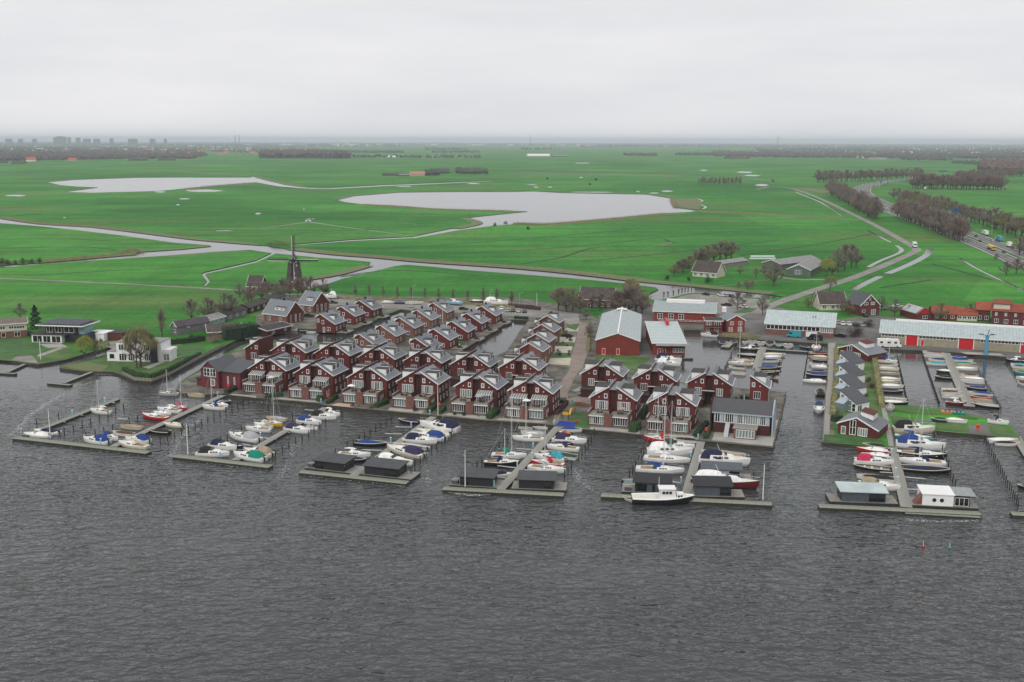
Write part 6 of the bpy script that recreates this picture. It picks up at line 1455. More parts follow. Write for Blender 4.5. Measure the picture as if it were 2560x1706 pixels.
for x, y, h in ((2515,690,8),(2540,686,9),(2565,690,9),(2490,650,4),(2548,640,12),(2560,636,12)): tree((x, y), h, 'round', 'brown', 'bare tree on the motorway embankment near the picture edge', 'embankment trees', 1.3)
for x, y, h in ((5,662,5),(20,664,4.5),(40,664,4),(60,660,4.5),(80,661,4),(100,658,4)): tree((x, y), h, 'bush', 'purple', 'dark reddish thicket bush at the canal end', 'thicket at the canal end', 1.2)
# hedges
def hedge(label, px, w, h, col, z=LAND, n=None, name='hedge'):
    ln = [G(*p, z) for p in px]; mb = MB(); rr = random.Random(int(px[0][0])); k0 = None
    for a, b in zip(ln, ln[1:]):
        L = (b - a).length; d = (b - a).normalized(); nn = Vector((-d.y, d.x, 0))
        # solid heart and a skin of leaves
        c = [a + nn * w * .38, b + nn * w * .38, b - nn * w * .38, a - nn * w * .38]
        mb.add([*(p for p in c), *(p + Vector((0, 0, h * .86)) for p in c)], [(4,5,6,7)[::-1],(0,1,5,4),(1,2,6,5),(2,3,7,6),(3,0,4,7)])
        for _ in range(int(L * (w + 2 * h) * 7)):
            s = rr.uniform(-w / 2, w / 2); zz = rr.uniform(0, h)
            if rr.random() < .5: zz = h * rr.uniform(.85, 1.06)
            else: s = w / 2 * rr.choice((-1, 1)) * rr.uniform(.8, 1.08)
            leafq(mb, a + d * rr.uniform(0, L) + nn * s + Vector((0, 0, zz)), rr.uniform(.12, .26), rr)
    o = mb.build(name, m_twig[col]); tag(o, label, 'hedge', 'garden hedges'); return o
HG = [('tall dark evergreen hedge between the bungalow and the canal', [(560,850),(600,846),(640,838)], 6.0, 5.0, 'dark'), ('clipped hedge along the lawn behind the white villa', [(425,862),(470,858),(512,852)], 1.6, 2.0, 'dark'),
 ('sloping hedge along the quay of the white villa garden', [(308,928),(340,941),(380,946),(430,926),(500,890)], 1.4, 1.4, 'hedge'), ('low hedge at the end of the villa jetty', [(566,985),(592,972)], 1.6, 1.2, 'dark'), ('hedge block beside the first lake-front house', [(676,994),(706,990)], 1.8, 1.3, 'hedge'),
 ('hedge ending at the second jetty, side of the conservatory house', [(796,1005),(812,990)], 1.6, 1.5, 'hedge'), ('hedge ending at the second jetty, side of the pink terrace', [(820,1010),(842,995)], 1.4, 1.3, 'hedge'), ('long hedge between third and fourth lake-front houses', [(940,1020),(968,1008)], 1.8, 1.4, 'hedge'),
 ('hedge at the foot of the third jetty', [(1072,1032),(1092,1016)], 1.5, 1.3, 'hedge'), ('hedge across the path from the third jetty', [(1098,1036),(1112,1024)], 1.5, 1.3, 'hedge'), ('bright clipped hedge between fifth and sixth lake-front houses', [(1222,1048),(1244,1030)], 2.0, 1.5, 'hedge'),
 ('dark hedge along the lane beside the sixth lake-front house', [(1391,1038),(1418,1010)], 1.2, 1.1, 'purple'), ('round bush hedge between the two playground-side houses', [(1580,1082),(1594,1072)], 2.6, 2.4, 'hedge'), ('climber hedge by the balcony with plants', [(1606,1050),(1616,1030)], 1.4, 2.2, 'dark'),
 ('low hedge on the path to the fifth jetty', [(1738,1092),(1768,1060)], 1.4, 1.0, 'dark'), ('brown hedge on the corner house side of the fifth jetty path', [(1764,1098),(1770,1080)], 1.4, 1.1, 'hedge'), ('hedge strip along the cottages beside the promenade', [(2092,870),(2090,950),(2082,1040)], 1.6, 1.2, 'olive'),
 ('hedge strip behind the cottages along the path', [(2184,890),(2196,970),(2204,1020)], 1.8, 1.3, 'olive'), ('dark bush hedge beside the lowest red cottage', [(2082,1055),(2100,1052)], 2.4, 1.8, 'dark'), ('low scrub hedge along the back street under the avenue', [(842,747),(980,752),(1120,758),(1290,770)], 1.4, 1.1, 'olive'),
 ('hedge around the car park by the lane', [(1272,768),(1350,776)], 2.0, 1.6, 'purple'), ('shrub hedge along the red barn lane side', [(1476,810),(1470,880)], 1.2, 1.0, 'olive'), ('hedge behind the cream house at the field edge', [(62,838),(85,842),(100,848)], 1.5, 1.6, 'dark'), ('bramble hedge below the harbour pair', [(1806,840),(1870,844),(1900,846)], 1.6, 1.2, 'olive'),
 ('hedge between flat-roofed villa and white villa', [(200,860),(240,864),(272,866)], 1.4, 1.5, 'olive'), ('hedge in front of the sand forecourts', [(1416,832),(1405,836),(1394,842)], 1.2, 1.0, 'olive')]
HG += [('garden hedge between first and second brick-fronted middle row houses', [(935,858),(985,838)], 1.2, 1.3, 'dark'), ('garden hedge between second and third brick-fronted middle row houses', [(985,836),(1028,818)], 1.2, 1.3, 'hedge'), ('garden hedge between third and fourth middle row houses', [(1030,814),(1068,798)], 1.2, 1.3, 'dark'), ('garden hedge between fourth and fifth middle row houses', [(1070,795),(1105,780)], 1.2, 1.2, 'hedge'),
 ('hedge along the front gardens of the inner canal row', [(1040,868),(1090,845),(1135,822),(1172,800)], 1.1, 1.1, 'olive'), ('hedge on the bank of the short canal row', [(850,800),(880,790)], 1.4, 1.4, 'dark'), ('shrub hedge at the head of the inner canal', [(1286,797),(1320,799)], 1.6, 1.2, 'dark'), ('hedge behind the first lake-front houses', [(640,935),(690,928)], 1.4, 1.3, 'dark'), ('hedge between second-row carports and fourth lake-front house', [(1010,955),(1040,948)], 1.4, 1.3, 'dark'), ('hedge under the half house by the yacht basin', [(1850,1000),(1900,1004)], 1.6, 1.3, 'dark')]
for h_ in HG: hedge(*h_)
for lab, a_, b_ in (('low white garden wall below the second middle row house', (1010,838), (1050,833)), ('low white garden wall below the third middle row house', (1055,818), (1085,813)), ('low white garden wall between lane houses and second row', (1350,880), (1372,883)), ('low white garden wall by the second inner canal house', (1120,862), (1150,866))):
    p_, q_ = G(*a_), G(*b_); o = MB().box(0, (q_ - p_).length, -.12, .12, 0, 1.0).build('garden_wall', m_white); o.location = p_; o.rotation_euler = (0, 0, math.atan2(q_.y - p_.y, q_.x - p_.x)); tag(o, lab, 'wall', 'white garden walls'); MB().box(-.05, (q_ - p_).length + .05, -.18, .18, 1.002, 1.08).build('coping', m_feltgrey, o)
# board fence on the villa quay
f0 = [G(*p, .2) for p in ((306,938),(338,955),(381,957),(432,938),(500,898),(556,868))]; t = thing('quay_fence', 'grey board fence along the villa quay', 'fence', f0[0]); pm = None
for a, b in zip(f0, f0[1:]):
    n = max(1, int((b - a).length / 1.0)); rz = math.atan2(b.y - a.y, b.x - a.x)
    for k in range(n):
        if pm is None: o = MB().box(0, .94, -.05, .05, -.6, 1.3).build('fence_board', m_deck, t); pm = o.data
        else: o = link(bpy.data.objects.new('fence_board', pm), t)
        q = a + (b - a) * (k / n) - f0[0]; o.location = (q.x, q.y, random.uniform(-.03, .03)); o.rotation_euler = (0, 0, rz)
# reeds by the waters
def reeds(px, n, h, spread):
    ln = smooth_line([G2(p) for p in px], 4); rr = random.Random(int(px[0][0])); mb = MB()
    for _ in range(n):
        i = rr.randrange(len(ln) - 1); u = rr.random(); x = ln[i][0] + (ln[i + 1][0] - ln[i][0]) * u + rr.gauss(0, spread); y = ln[i][1] + (ln[i + 1][1] - ln[i][1]) * u + rr.gauss(0, spread)
        sliver(mb, Vector((x, y, LAND - .1)), Vector((rr.gauss(0, .12), rr.gauss(0, .12), 1)).normalized(), h * rr.uniform(.5, 1.2), .14, rr)
    struct(mb.build('reeds', m_twig['reed']), 'stuff')
reeds([(904,513),(988,517),(1089,524),(1280,529)], 2500, 2.2, 2.5); reeds([(1290,561),(1368,562),(1525,549),(1661,536)], 3000, 2.4, 2.5); reeds([(470,473),(540,466),(625,459)], 2000, 2.6, 5); reeds([(110,654),(212,645),(336,632)], 1800, 1.6, 2); reeds([(0,543),(103,558),(226,565),(354,580)], 2000, 1.2, 1.6)
reeds([(1742,528),(1880,534),(2110,549)], 2500, 1.6, 3); reeds([(325,632),(340,628)], 500, 2.6, 3); reeds([(1681,497),(1684,508),(1692,518)], 900, 2.4, 2); reeds([(735,622),(953,643),(1280,668),(1552,695)], 2500, .9, 2)
# ================================================================ VEHICLES, POLES, SMALL THINGS
m_tyre = M('tyre', (.02, .02, .02), .8, .2, 2)
CARM = {}
def carm(c):
    P_ = dict(PAL, silver=(.42, .43, .45)); return M('car_' + c, P_[c], .25, .04, 1, spec=.6)
def car(px, ang, c, label, group='parked cars', L=4.3, z=LAND + .04, kind='car'):
    """ang = degrees from the jetty direction axis (0 points along the lane away from the lake)"""
    q = G(*px, z); t = thing('van' if kind == 'van' else 'car', label, 'van' if kind == 'van' else 'car', q, RZ + R(90) + R(ang), group)
    W, H = (1.75, 1.45) if kind == 'car' else (2.0, 2.3); h = L / 2
    if kind == 'car': pts = [(-h, .35), (h, .35), (h, .75), (h * .9, .92), (h * .45, .98), (-h * .95, 1.0), (-h, .8)]; cab = [(-h * .93, .98), (h * .42, .98), (h * .12, H), (-h * .62, H)]
    else: pts = [(-h, .35), (h, .35), (h, .95), (h * .8, 1.15), (-h, 1.2)]; cab = [(-h, 1.2), (h * .78, 1.15), (h * .52, H), (-h, H)]
    MB().prism(pts, -W / 2, W / 2, 'y').build('body', carm(c), t)
    k = MB(); k.prism(cab, -W / 2 + .1, W / 2 - .1, 'y'); k.build('windows', m_glass if kind == 'car' else carm(c), t)
    MB().prism([(cab[3][0] + .05, H + .002), (cab[2][0] - .05, H + .002), (cab[2][0] - .1, H + .05), (cab[3][0] + .1, H + .05)], -W / 2 + .14, W / 2 - .14, 'y').build('roof', carm(c), t)
    if kind == 'van':
        mesh_obj('windscreen', [(h * .79, -W / 2 + .2, 1.2), (h * .79, W / 2 - .2, 1.2), (h * .55, W / 2 - .25, H - .1), (h * .55, -W / 2 + .25, H - .1)], [(0, 1, 2, 3)], m_glass, t)
        for s in (-1, 1): MB().box(h * .2, h * .6, s * (W / 2 - .1) - .015, s * (W / 2 - .1) + .015, 1.3, 1.9).build('side_window', m_glass, t)
    for x in (-h * .62, h * .62):
        for s in (-1, 1): MB().tube([(x, s * (W / 2 - .2), .33), (x, s * (W / 2 + .01), .33)], .33, 10).build('wheel', m_tyre, t)
    return t
car((1065,816), -95, 'white', 'white car on a front garden drive in the middle row')
car(T('c',130,232), -80, 'black', 'black car parked below the laid-up yacht at the mill end'); car(T('c',890,268), 20, 'silver', 'dark silver car parked on the back street before the grey boat'); car(T('c',1408,295), -85, 'black', 'black estate car on the back street by the middle row'); car(T('b',1460,365), -70, 'black', 'black car in front of the dormer house')
for k, (x, y, c) in enumerate(((215,290,'white'),(270,310,'grey'),(325,312,'black'),(380,316,'silver'),(438,320,'black'))): car(T('d', x, y), 10, c, f'{c} car in the row by the inner canal head, {ordn[k]} from the boats ashore', 'cars parked by the inner canal head')
for k, (x, y) in enumerate(((420,272),(460,272),(500,275))): car(T('d', x, y), 80, 'black', 'dark car in the rear row by the car park hedge', 'cars in the rear row')
car(T('d',855,560), 75, 'black', 'black car between two sand forecourts'); car(T('d',810,1195), 5, 'black', 'dark car parked beside the sixth lake-front house'); car(T('c',1190,380), -60, 'black', 'black car under the middle row gable'); car(T('c',1235,375), -60, 'silver', 'grey car beside the black one in the middle row'); car(T('b',825,930), 60, 'silver', 'silver car half hidden behind the first lake-front house')
for k, (x, y, c) in enumerate(((645,150,'black'),(795,160,'white'),(842,165,'grey'),(888,170,'black'))): car(T('e', x, y), 40, c, f'{c} car on the harbour car park, {ordn[k]} from the pollard willows', 'cars on the harbour car park')
car(T('e',850,255), 70, 'black', 'black pickup truck on the harbour car park', L=5.2); car(T('e',1012,275), 60, 'white', 'white hatchback by the car park island', L=3.9); car(T('e',825,318), 5, 'white', 'white van behind the harbour pair', kind='van', L=5)
car(T('e',1508,562), 83, 'teal', 'teal camper van in front of the harbour hall', kind='van', L=5.6); car(T('e',1712,592), 83, 'black', 'black van in front of the harbour hall', kind='van', L=5.8)
for k, (x, y, c) in enumerate(((130,430,'grey'),(178,440,'white'),(240,445,'white'),(310,450,'black'),(368,455,'grey'))): car(T('f', x, y), 10, c, f'{c} car between the two halls, {ordn[k]} from the harbour hall', 'cars between the halls')
car(T('f',160,560), 60, 'black', 'black car under the purple-leaved tree'); car(T('f',405,362), 10, 'black', 'dark car beside the solar-gabled house'); car(T('f',1150,640), 80, 'black', 'dark van beside the red hall door', kind='van', L=4.6)
for k, (x, y) in enumerate(((570,285),(630,290),(700,272),(800,275))): car(T('f', x, y), 80, ('white', 'grey')[k % 2], 'car on the parking beside the field behind the long hall', 'cars beside the field')
q = G(*T('f', 635, 660)); t = thing('motorhome', 'large white motorhome in front of the long hall', 'motorhome', q, RZ + R(8))
MB().prism([(-4.2, .4), (4.2, .4), (4.25, 1.2), (3.6, 1.5), (3.3, 3.1), (-4.2, 3.1)], -1.15, 1.15, 'y').build('body', carm('white'), t)
MB().prism([(3.55, 1.55), (4.15, 1.28), (3.4, 2.5)], -1.0, 1.0, 'y').build('windscreen', m_glass, t)
for x0, x1 in ((1.6, 2.6), (-.8, .4), (-3.4, -2.4)): MB().box(x0, x1, -1.18, -1.152, 1.6, 2.3).build('window', m_glass, t)
MB().box(-3.9, 3.0, -1.172, -1.153, 1.0, 1.12).build('side_stripe', M('stripe_grey', (.3, .3, .32), .4, .05, 1), t); MB().box(-1, 0, -.5, .5, 3.102, 3.3).build('roof_hatch', m_white, t)
for x in (-2.4, 2.8): MB().tube([(x, -1.16, .38), (x, 1.16, .38)], .38, 10).build('axle_wheels', m_tyre, t)
# motorway traffic and the truck on the country lane
def truck(px, line, c, label, L=9, cabc='white', z=LAND + .08, flip=False, tank=False):
    q = G(*px, z); i = min(range(1, len(line) - 1), key=lambda k: (line[k][0] - q.x) ** 2 + (line[k][1] - q.y) ** 2)
    a = math.atan2(line[i + 1][1] - line[i - 1][1], line[i + 1][0] - line[i - 1][0]) + (math.pi if flip else 0)
    t = thing('truck', label, 'truck', q, a, 'trucks on the road'); h = L / 2
    if tank: MB().tube([(-h, 0, 2.1), (-h + .3, 0, 2.1), (h - 2.6, 0, 2.1), (h - 2.3, 0, 2.1)], [.8, 1.25, 1.25, .8], 12).build('tank', carm(c), t)
    else: MB().box(-h, h - 2.3, -1.25, 1.25, 1.0, 3.9).build('cargo_box', carm(c), t)
    MB().box(-h, h, -.6, .6, .6, .98).build('chassis', m_black, t)
    MB().prism([(h - 2.1, .7), (h, .7), (h, 1.9), (h - .35, 3.1), (h - 2.1, 3.2)], -1.2, 1.2, 'y').build('cab', carm(cabc), t)
    mesh_obj('windscreen', [(h + .02, -1.05, 1.95), (h + .02, 1.05, 1.95), (h - .3, 1.05, 2.95), (h - .3, -1.05, 2.95)], [(0, 1, 2, 3)], m_glass, t)
    for x in (-h + 1.2, -h + 2.5, h - 1.2): MB().tube([(x, -1.25, .5), (x, 1.25, .5)], .5, 10).build('axle_wheels', m_tyre, t)
truck((2286,619), lane_ln, 'white', 'white box truck turning on the country lane bend', 7.5)
truck((2462,588), along(mw_ln, 8), 'white', 'white lorry on the far carriageway of the motorway', 14, flip=True); truck((2497,603), along(mw_ln, 8), 'teal', 'pale green lorry on the far carriageway of the motorway', 14, flip=True); truck((2522,618), along(mw_ln, 7), 'white', 'white van on the far carriageway behind the green lorry', 7, flip=True)
truck((2478,625), along(mw_ln, -8), 'yellow', 'yellow tanker on the near carriageway of the motorway', 16, 'yellow', tank=True); truck((2183,469), along(mw_ln, 8), 'red', 'red lorry in the motorway bend', 14, 'red'); truck((2412,573), along(mw_ln, 10), 'red', 'red lorry at the motorway gantry', 14, 'red'); truck((2217,458), along(mw_ln, 8), 'black', 'dark lorry far along the motorway bend', 14); truck((2313,474), along(mw_ln, 0), 'white', 'white trailer parked on the slip road', 14); truck((2512,473), along(mw_ln, 0), 'navy', 'dark blue coach on the slip road', 12, 'navy')
MWC = [(2216,521,'white'),(2232,528,'silver'),(2205,514,'black'),(2222,532,'white'),(2136,472,'white'),(2170,485,'black'),(2157,462,'white'),(2172,457,'black'),(2180,457,'black'),(2186,457,'black'),(2412,603,'silver'),(2440,592,'black'),(2480,604,'silver'),(2510,632,'black'),(2450,605,'black'),(2267,452,'black'),(2208,524,'black'),(2240,535,'silver')]
for k, (x, y, c) in enumerate(MWC):
    o = car((x, y), 0, c, f'{c} car driving on the motorway', 'cars driving on the motorway', z=LAND + .08)
    q = o.location; i = min(range(1, len(mw_ln) - 1), key=lambda k_: (mw_ln[k_][0] - q.x) ** 2 + (mw_ln[k_][1] - q.y) ** 2); o.rotation_euler = (0, 0, math.atan2(mw_ln[i + 1][1] - mw_ln[i - 1][1], mw_ln[i + 1][0] - mw_ln[i - 1][0]))
# motorway gantries, lamps
m_signblue = M('sign_blue', (.02, .12, .42), .5, .05, 1)
def gantry(label, p, q, w, h=7.0, sx=(.75, 1.05)):
    a, b = G(*p), G(*q); t = thing('sign_gantry', label, 'gantry', a, math.atan2(b.y - a.y, b.x - a.x), 'motorway sign gantries'); L = (b - a).length
    MB().tube([(0, 0, 0), (0, 0, h)], .35, 8).build('mast', m_galv, t); MB().tube([(L, 0, 0), (L, 0, h)], .35, 8).build('mast', m_galv, t); MB().box(0, L, -.3, .3, h - .4, h + .4).build('beam', m_galv, t)
    MB().box(L * sx[0], L * sx[1], -.5, -.31, h - .6, h + 3.2).build('sign_panel', m_signblue, t)
    for k in range(4): MB().box(L * (.15 + .15 * k), L * (.15 + .15 * k) + 1.4, -.6, -.31, h - 1.1, h + .5).build('matrix_sign', m_black, t)
gantry('sign gantry with blue panel over the near motorway', (2318,560), (2394,548), 1, 8); gantry('small sign gantry at the motorway bend', (2198,470), (2205,462), 1, 7, (.0, 1.0)); gantry('far sign gantry beyond the red tree block', (2298,441), (2362,439), 1, 8)
def lamp(px, h, label, group, arm=1.2):
    q = G(*px); t = thing('street_lamp', label, 'street lamp', q, RZ, group)
    MB().tube([(0, 0, 0), (0, 0, h), (arm, 0, h + .1)], [.09, .06, .05], 5).build('pole', m_galv, t); MB().box(arm - .1, arm + .6, -.15, .15, h, h + .16).build('lamp_head', m_galv, t)
for k, (x, y) in enumerate(((2421,566),(2449,576),(2479,586),(2511,598),(2545,612))): lamp((x, y), 12, 'tall lamp beside the far motorway carriageway', 'motorway lamps', 2)
for x, y in ((2121,467),(2124,467),(2302,477)): lamp((x, y), 14, 'tall lamp at the motorway bend', 'motorway bend lamps', 2)
for k, (x, y) in enumerate(((1032,750),(1225,762),(1299,770),(1227,768))): lamp((x, y), 7, 'thin street lamp in the back street avenue', 'back street lamps', .8)
# flagpoles
def pole(px, h, label, z=.6):
    q = G(*px, z); t = thing('flagpole', label, 'flagpole', q, 0, 'white flagpoles'); MB().tube([(0, 0, 0), (0, 0, h)], [.12, .07], 6).build('pole', m_white, t); MB().tube([(0, 0, h), (0, 0, h + .15)], .12, 6).build('cap', m_galv, t)
pole((126,1096), 7.5, 'white flagpole on the head of the villa jetty'); pole((470,1137), 7.5, 'white flagpole on the head of the second jetty'); pole((1163,1217), 8.2, 'white flagpole in front of the black cabin, fourth jetty'); pole((1907,1250), 7.8, 'white flagpole on the bare end of the fifth jetty')
pole((102,899), 7.0, 'white flagpole on the lawn of the flat-roofed villa', LAND); pole((1095,1038), 9.0, 'white pole at the foot of the third jetty', LAND); pole((1342,766), 6, 'white flagpole behind the car park hedge', LAND); pole((860,825), 6, 'white pole on the canal row terrace', LAND); pole((1107,808), 6, 'white pole in the middle row front gardens', LAND); pole((1708,800), 6.5, 'white pole in front of the workshop', LAND)
# blue dockside crane
q = G(*T('f', 1585, 735)); t = thing('dock_crane', 'blue dockside crane column with lamp arms', 'crane', q, RZ); mc = M('crane_blue', (.08, .3, .45), .5, .12, 1)
MB().tube([(0, 0, 0), (0, 0, .5), (0, 0, .52), (0, 0, 6.6)], [.95, .95, .62, .55], 12).build('column', mc, t); MB().tube([(0, 0, 6.6), (0, 0, 7.0)], .8, 12).build('head', mc, t)
MB().tube([(0, 0, 7.0), (.5, 0, 9.0)], .12, 5).build('mast', m_black, t)
for a_, l_ in ((0, 2.0), (180, 2.4), (20, 1.7), (200, 2.0)): MB().tube([(0, 0, 7.0), (l_ * math.cos(R(a_)), l_ * math.sin(R(a_)), 7.3)], .1, 5).build('lamp_arm', mc, t); MB().box(l_ * math.cos(R(a_)) - .6, l_ * math.cos(R(a_)) + .6, -.2 + l_ * math.sin(R(a_)), .2 + l_ * math.sin(R(a_)), 7.3, 7.5).build('floodlight', m_black, t)
# life rings and hydrant-like red posts
def redpost(px, label, h=1.5, z=LAND):
    q = G(*px, z); t = thing('life_ring_post', label, 'life ring', q, RZ, 'red life ring posts'); MB().tube([(0, 0, 0), (0, 0, h)], .1, 6).build('post', m_orange, t)
    pts = [(.34 * math.cos(2 * math.pi * k / 12), -.14, h + .1 + .34 * math.sin(2 * math.pi * k / 12)) for k in range(13)]; MB().tube(pts, .13, 6, False).build('ring', m_orange, t); MB().box(-.4, .4, .0, .1, h - .3, h + .45).build('backboard', m_orange, t)
for px, lab in ((T('b',672,1080),'red life ring by the foot of the villa jetty'), (T('b',1655,1180),'red life ring by the foot of the second jetty'), (T('c',1170,1270),'red life ring by the foot of the third jetty'), (T('E',1237,735),'red life ring by the foot of the fifth jetty'), (T('F',1590,515),'big red life ring post on the spit path'), (T('F',522,560),'red life ring on the wall of the lowest red cottage'), (T('f',1745,690),'red life ring post by the blue crane'), (T('f',1500,1490),'second red post on the grassy spit')): redpost(px, lab)
# playground
q = G(*T('d', 900, 1300)); t = thing('play_tower', 'green-roofed play tower with yellow slide', 'playground tower', q, RZ)
for x in (-.7, .7):
    for y in (-.7, .7): MB().box(x - .07, x + .07, y - .07, y + .07, 0, 2.6).build('post', m_teak, t)
MB().box(-.8, .8, -.8, .8, 1.3, 1.42).build('platform', m_teak, t); frustum('roof', [(1.25, 2.6), (.05, 3.6)], M('play_green', (.03, .16, .1), .6, .1, 1), t, 4); MB().slab((-.3, -3.2, .2), (.3, -3.2, .2), (.3, -.75, 1.5), (-.3, -.75, 1.5), .08).build('slide', carm('yellow'), t)
q = G(*T('d', 838, 1370)); t = thing('climbing_frame', 'yellow climbing frame on the blue mat', 'playground frame', q, RZ)
for x in (-.8, .8): MB().box(x - .08, x + .08, -.08, .08, 0, 2.4).build('post', m_black, t)
MB().box(-.8, .8, -.1, .1, 1.3, 2.1).build('panel', carm('yellow'), t); MB().box(-.9, .9, -.2, .2, 2.4, 2.55).build('top_bar', m_black, t)
q = G(*T('d', 985, 1240)); t = thing('play_wall', 'orange wavy play wall beside the play tower', 'playground wall', q, RZ)
for k in range(5): MB().box(-2.5 + k, -1.6 + k, -.08, .08, 0, 1.0 + .3 * math.sin(k)).build('panel', m_brick2, t)
q = G(*T('d', 943, 1410)); t = thing('spring_rider', 'red and white spring rider on the playground lawn', 'spring rider', q, RZ); MB().tube([(0, 0, 0), (0, 0, .5)], .12, 6).build('spring', m_black, t); MB().prism([(-.5, .5), (.5, .5), (.7, 1.2), (.4, 1.0), (-.4, .9), (-.6, 1.1)], -.15, .15, 'y').build('rider', m_signal, t)
# a walker on the cottage path
q = G(*T('F', 667, 440)); t = thing('person', 'person in dark trousers and orange jacket walking on the cottage path', 'person', q, R(10))
def person_mesh():
    v = {'pel': (0, 0, .92), 'ch': (0, .02, 1.28), 'nk': (0, .02, 1.48), 'hd': (0, -.02, 1.62), 'ht': (0, -.02, 1.74), 'lh': (.1, 0, .88), 'lk': (.12, -.12, .5), 'la': (.12, .02, .08), 'lt': (.12, -.16, .03), 'rh': (-.1, 0, .88), 'rk': (-.12, .02, .48), 'ra': (-.12, .2, .1), 'rt': (-.12, .06, .03),
         'ls': (.19, .02, 1.4), 'le': (.25, .06, 1.12), 'lw': (.24, -.1, .9), 'lf': (.23, -.15, .82), 'rs': (-.19, .02, 1.4), 're': (-.25, .0, 1.12), 'rw': (-.25, -.14, .92), 'rf': (-.24, -.2, .85)}
    ks = list(v); e = [('pel','ch'),('ch','nk'),('nk','hd'),('hd','ht'),('pel','lh'),('lh','lk'),('lk','la'),('la','lt'),('pel','rh'),('rh','rk'),('rk','ra'),('ra','rt'),('ch','ls'),('ls','le'),('le','lw'),('lw','lf'),('ch','rs'),('rs','re'),('re','rw'),('rw','rf')]
    rad = dict(pel=.17, ch=.19, nk=.07, hd=.11, ht=.09, lh=.11, lk=.075, la=.05, lt=.045, rh=.11, rk=.075, ra=.05, rt=.045, ls=.09, le=.06, lw=.045, lf=.04, rs=.09, re=.06, rw=.045, rf=.04)
    me = bpy.data.meshes.new('body'); me.from_pydata([v[k] for k in ks], [(ks.index(a), ks.index(b)) for a, b in e], []); o = link(bpy.data.objects.new('body', me), t)
    md = o.modifiers.new('skin', 'SKIN')
    for i, k in enumerate(ks): me.skin_vertices[0].data[i].radius = (rad[k], rad[k])
    me.skin_vertices[0].data[0].use_root = True
    o.modifiers.new('sub', 'SUBSURF').levels = 1; o.modifiers['sub'].render_levels = 1
    mt = bpy.data.materials.new('walker_clothes'); mt.use_nodes = True; n, l = mt.node_tree.nodes, mt.node_tree.links
    tc = n.new('ShaderNodeTexCoord'); sp = n.new('ShaderNodeSeparateXYZ'); l.new(tc.outputs['Object'], sp.inputs[0]); rp = n.new('ShaderNodeValToRGB'); rp.color_ramp.interpolation = 'CONSTANT'
    dv = n.new('ShaderNodeMath'); dv.operation = 'DIVIDE'; dv.inputs[1].default_value = 1.9; l.new(sp.outputs[2], dv.inputs[0]); l.new(dv.outputs[0], rp.inputs[0])
    el = rp.color_ramp.elements; el[0].position = 0; el[0].color = (.015, .015, .02, 1); el[1].position = .5; el[1].color = (.45, .1, .03, 1); e2 = el.new(.785); e2.color = (.5, .3, .22, 1); e3 = el.new(.885); e3.color = (.05, .03, .02, 1)
    l.new(rp.outputs[0], n['Principled BSDF'].inputs['Base Color']); me.materials.append(mt)
person_mesh()
# navigation buoys
for px, c, lab in (((2308,1368), 'red', 'small red and white buoy floating on the open lake'), ((2374,1372), 'green', 'small green buoy floating on the open lake')):
    q = G(*px, 0); t = thing('buoy', lab, 'buoy', q, 0, 'navigation buoys'); t.scale = (.8, .8, .8); MB().tube([(0, 0, -.2), (0, 0, .3), (0, 0, .5)], [.35, .35, .2], 8).build('float', carm(c), t); MB().tube([(0, 0, .5), (0, 0, 1.6)], .06, 5).build('staff', carm('white'), t); MB().tube([(0, 0, 1.6), (0, 0, 2.0)], [.18, .02], 6).build('topmark', carm(c), t)
# terrace furniture
tb = 0
def table_set(px, z, label):
    q = G(*px, z); t = thing('garden_table', label, 'table', q, RZ + random.uniform(-.3, .3), 'garden tables on the terraces'); MB().box(-.8, .8, -.45, .45, .68, .74).build('table_top', m_teak, t)
    for x in (-.7, .7): MB().box(x - .05, x + .05, -.35, .35, 0, .68).build('leg', m_black, t)
    for x, y in ((-.4, -.9), (.4, -.9), (-.4, .9), (.4, .9)): MB().box(x - .22, x + .22, y - .22, y + .22, .4, .46).box(x - .22, x + .22, y + (.18 if y > 0 else -.22), y + (.22 if y > 0 else -.18), .46, .9).build('chair', m_felt, t)
    return t
for k, h_ in enumerate(houses_front):
    for s in (3.0, 8.6):
        o = h_.location + off((s, -2.6, 0)); t_ = table_set((0, 1000), LAND, f'dark table set, {"windmill" if s < 5 else "crane"} half terrace of the {ordn[k]} lake-front house from the angular house'); t_.location = (o.x, o.y, LAND + 2.92) if t_ else None

# canal decks of the gabled houses
def canal_deck(label, h_, x0, L, D=7.4):
    q = h_.location + off((x0, 1.0, 0)); t = thing('canal_deck', label, 'deck', (q.x, q.y, LAND), RZ, 'wooden canal decks'); MB().box(0, L, .1, D - .1, -1.6, .1).build('deck_base', m_float, t); n = 9; pm = None
    for k in range(n):
        if pm is None: o = MB().box(-.1, L + .1, 0, D / n - .05, 0, .09).build('deck_plank', m_deck, t); pm = o.data
        else: o = link(bpy.data.objects.new('deck_plank', pm), t)
        o.location = (0, D * k / n, .105)
    for y in (.4, D - .4): MB().tube([(L - .2 if x0 > 0 else .2, y, -2), (L - .2 if x0 > 0 else .2, y, 1.1)], .13, 6).build('pile', m_post, t)
    MB().box(L * .35, L * .35 + 1.5, 2.4, 3.3, .2, .95).build('garden_bench', m_reddark, t); MB().box(.2, .9, D - 1.6, D - .3, .2, 1.2).build('planter', m_twig['hedge'], t)
for h_, x0, L, l_ in DECKS: canal_deck('weathered canal deck with bench, ' + l_, h_, x0, L)
rg = random.Random(3); k = 0
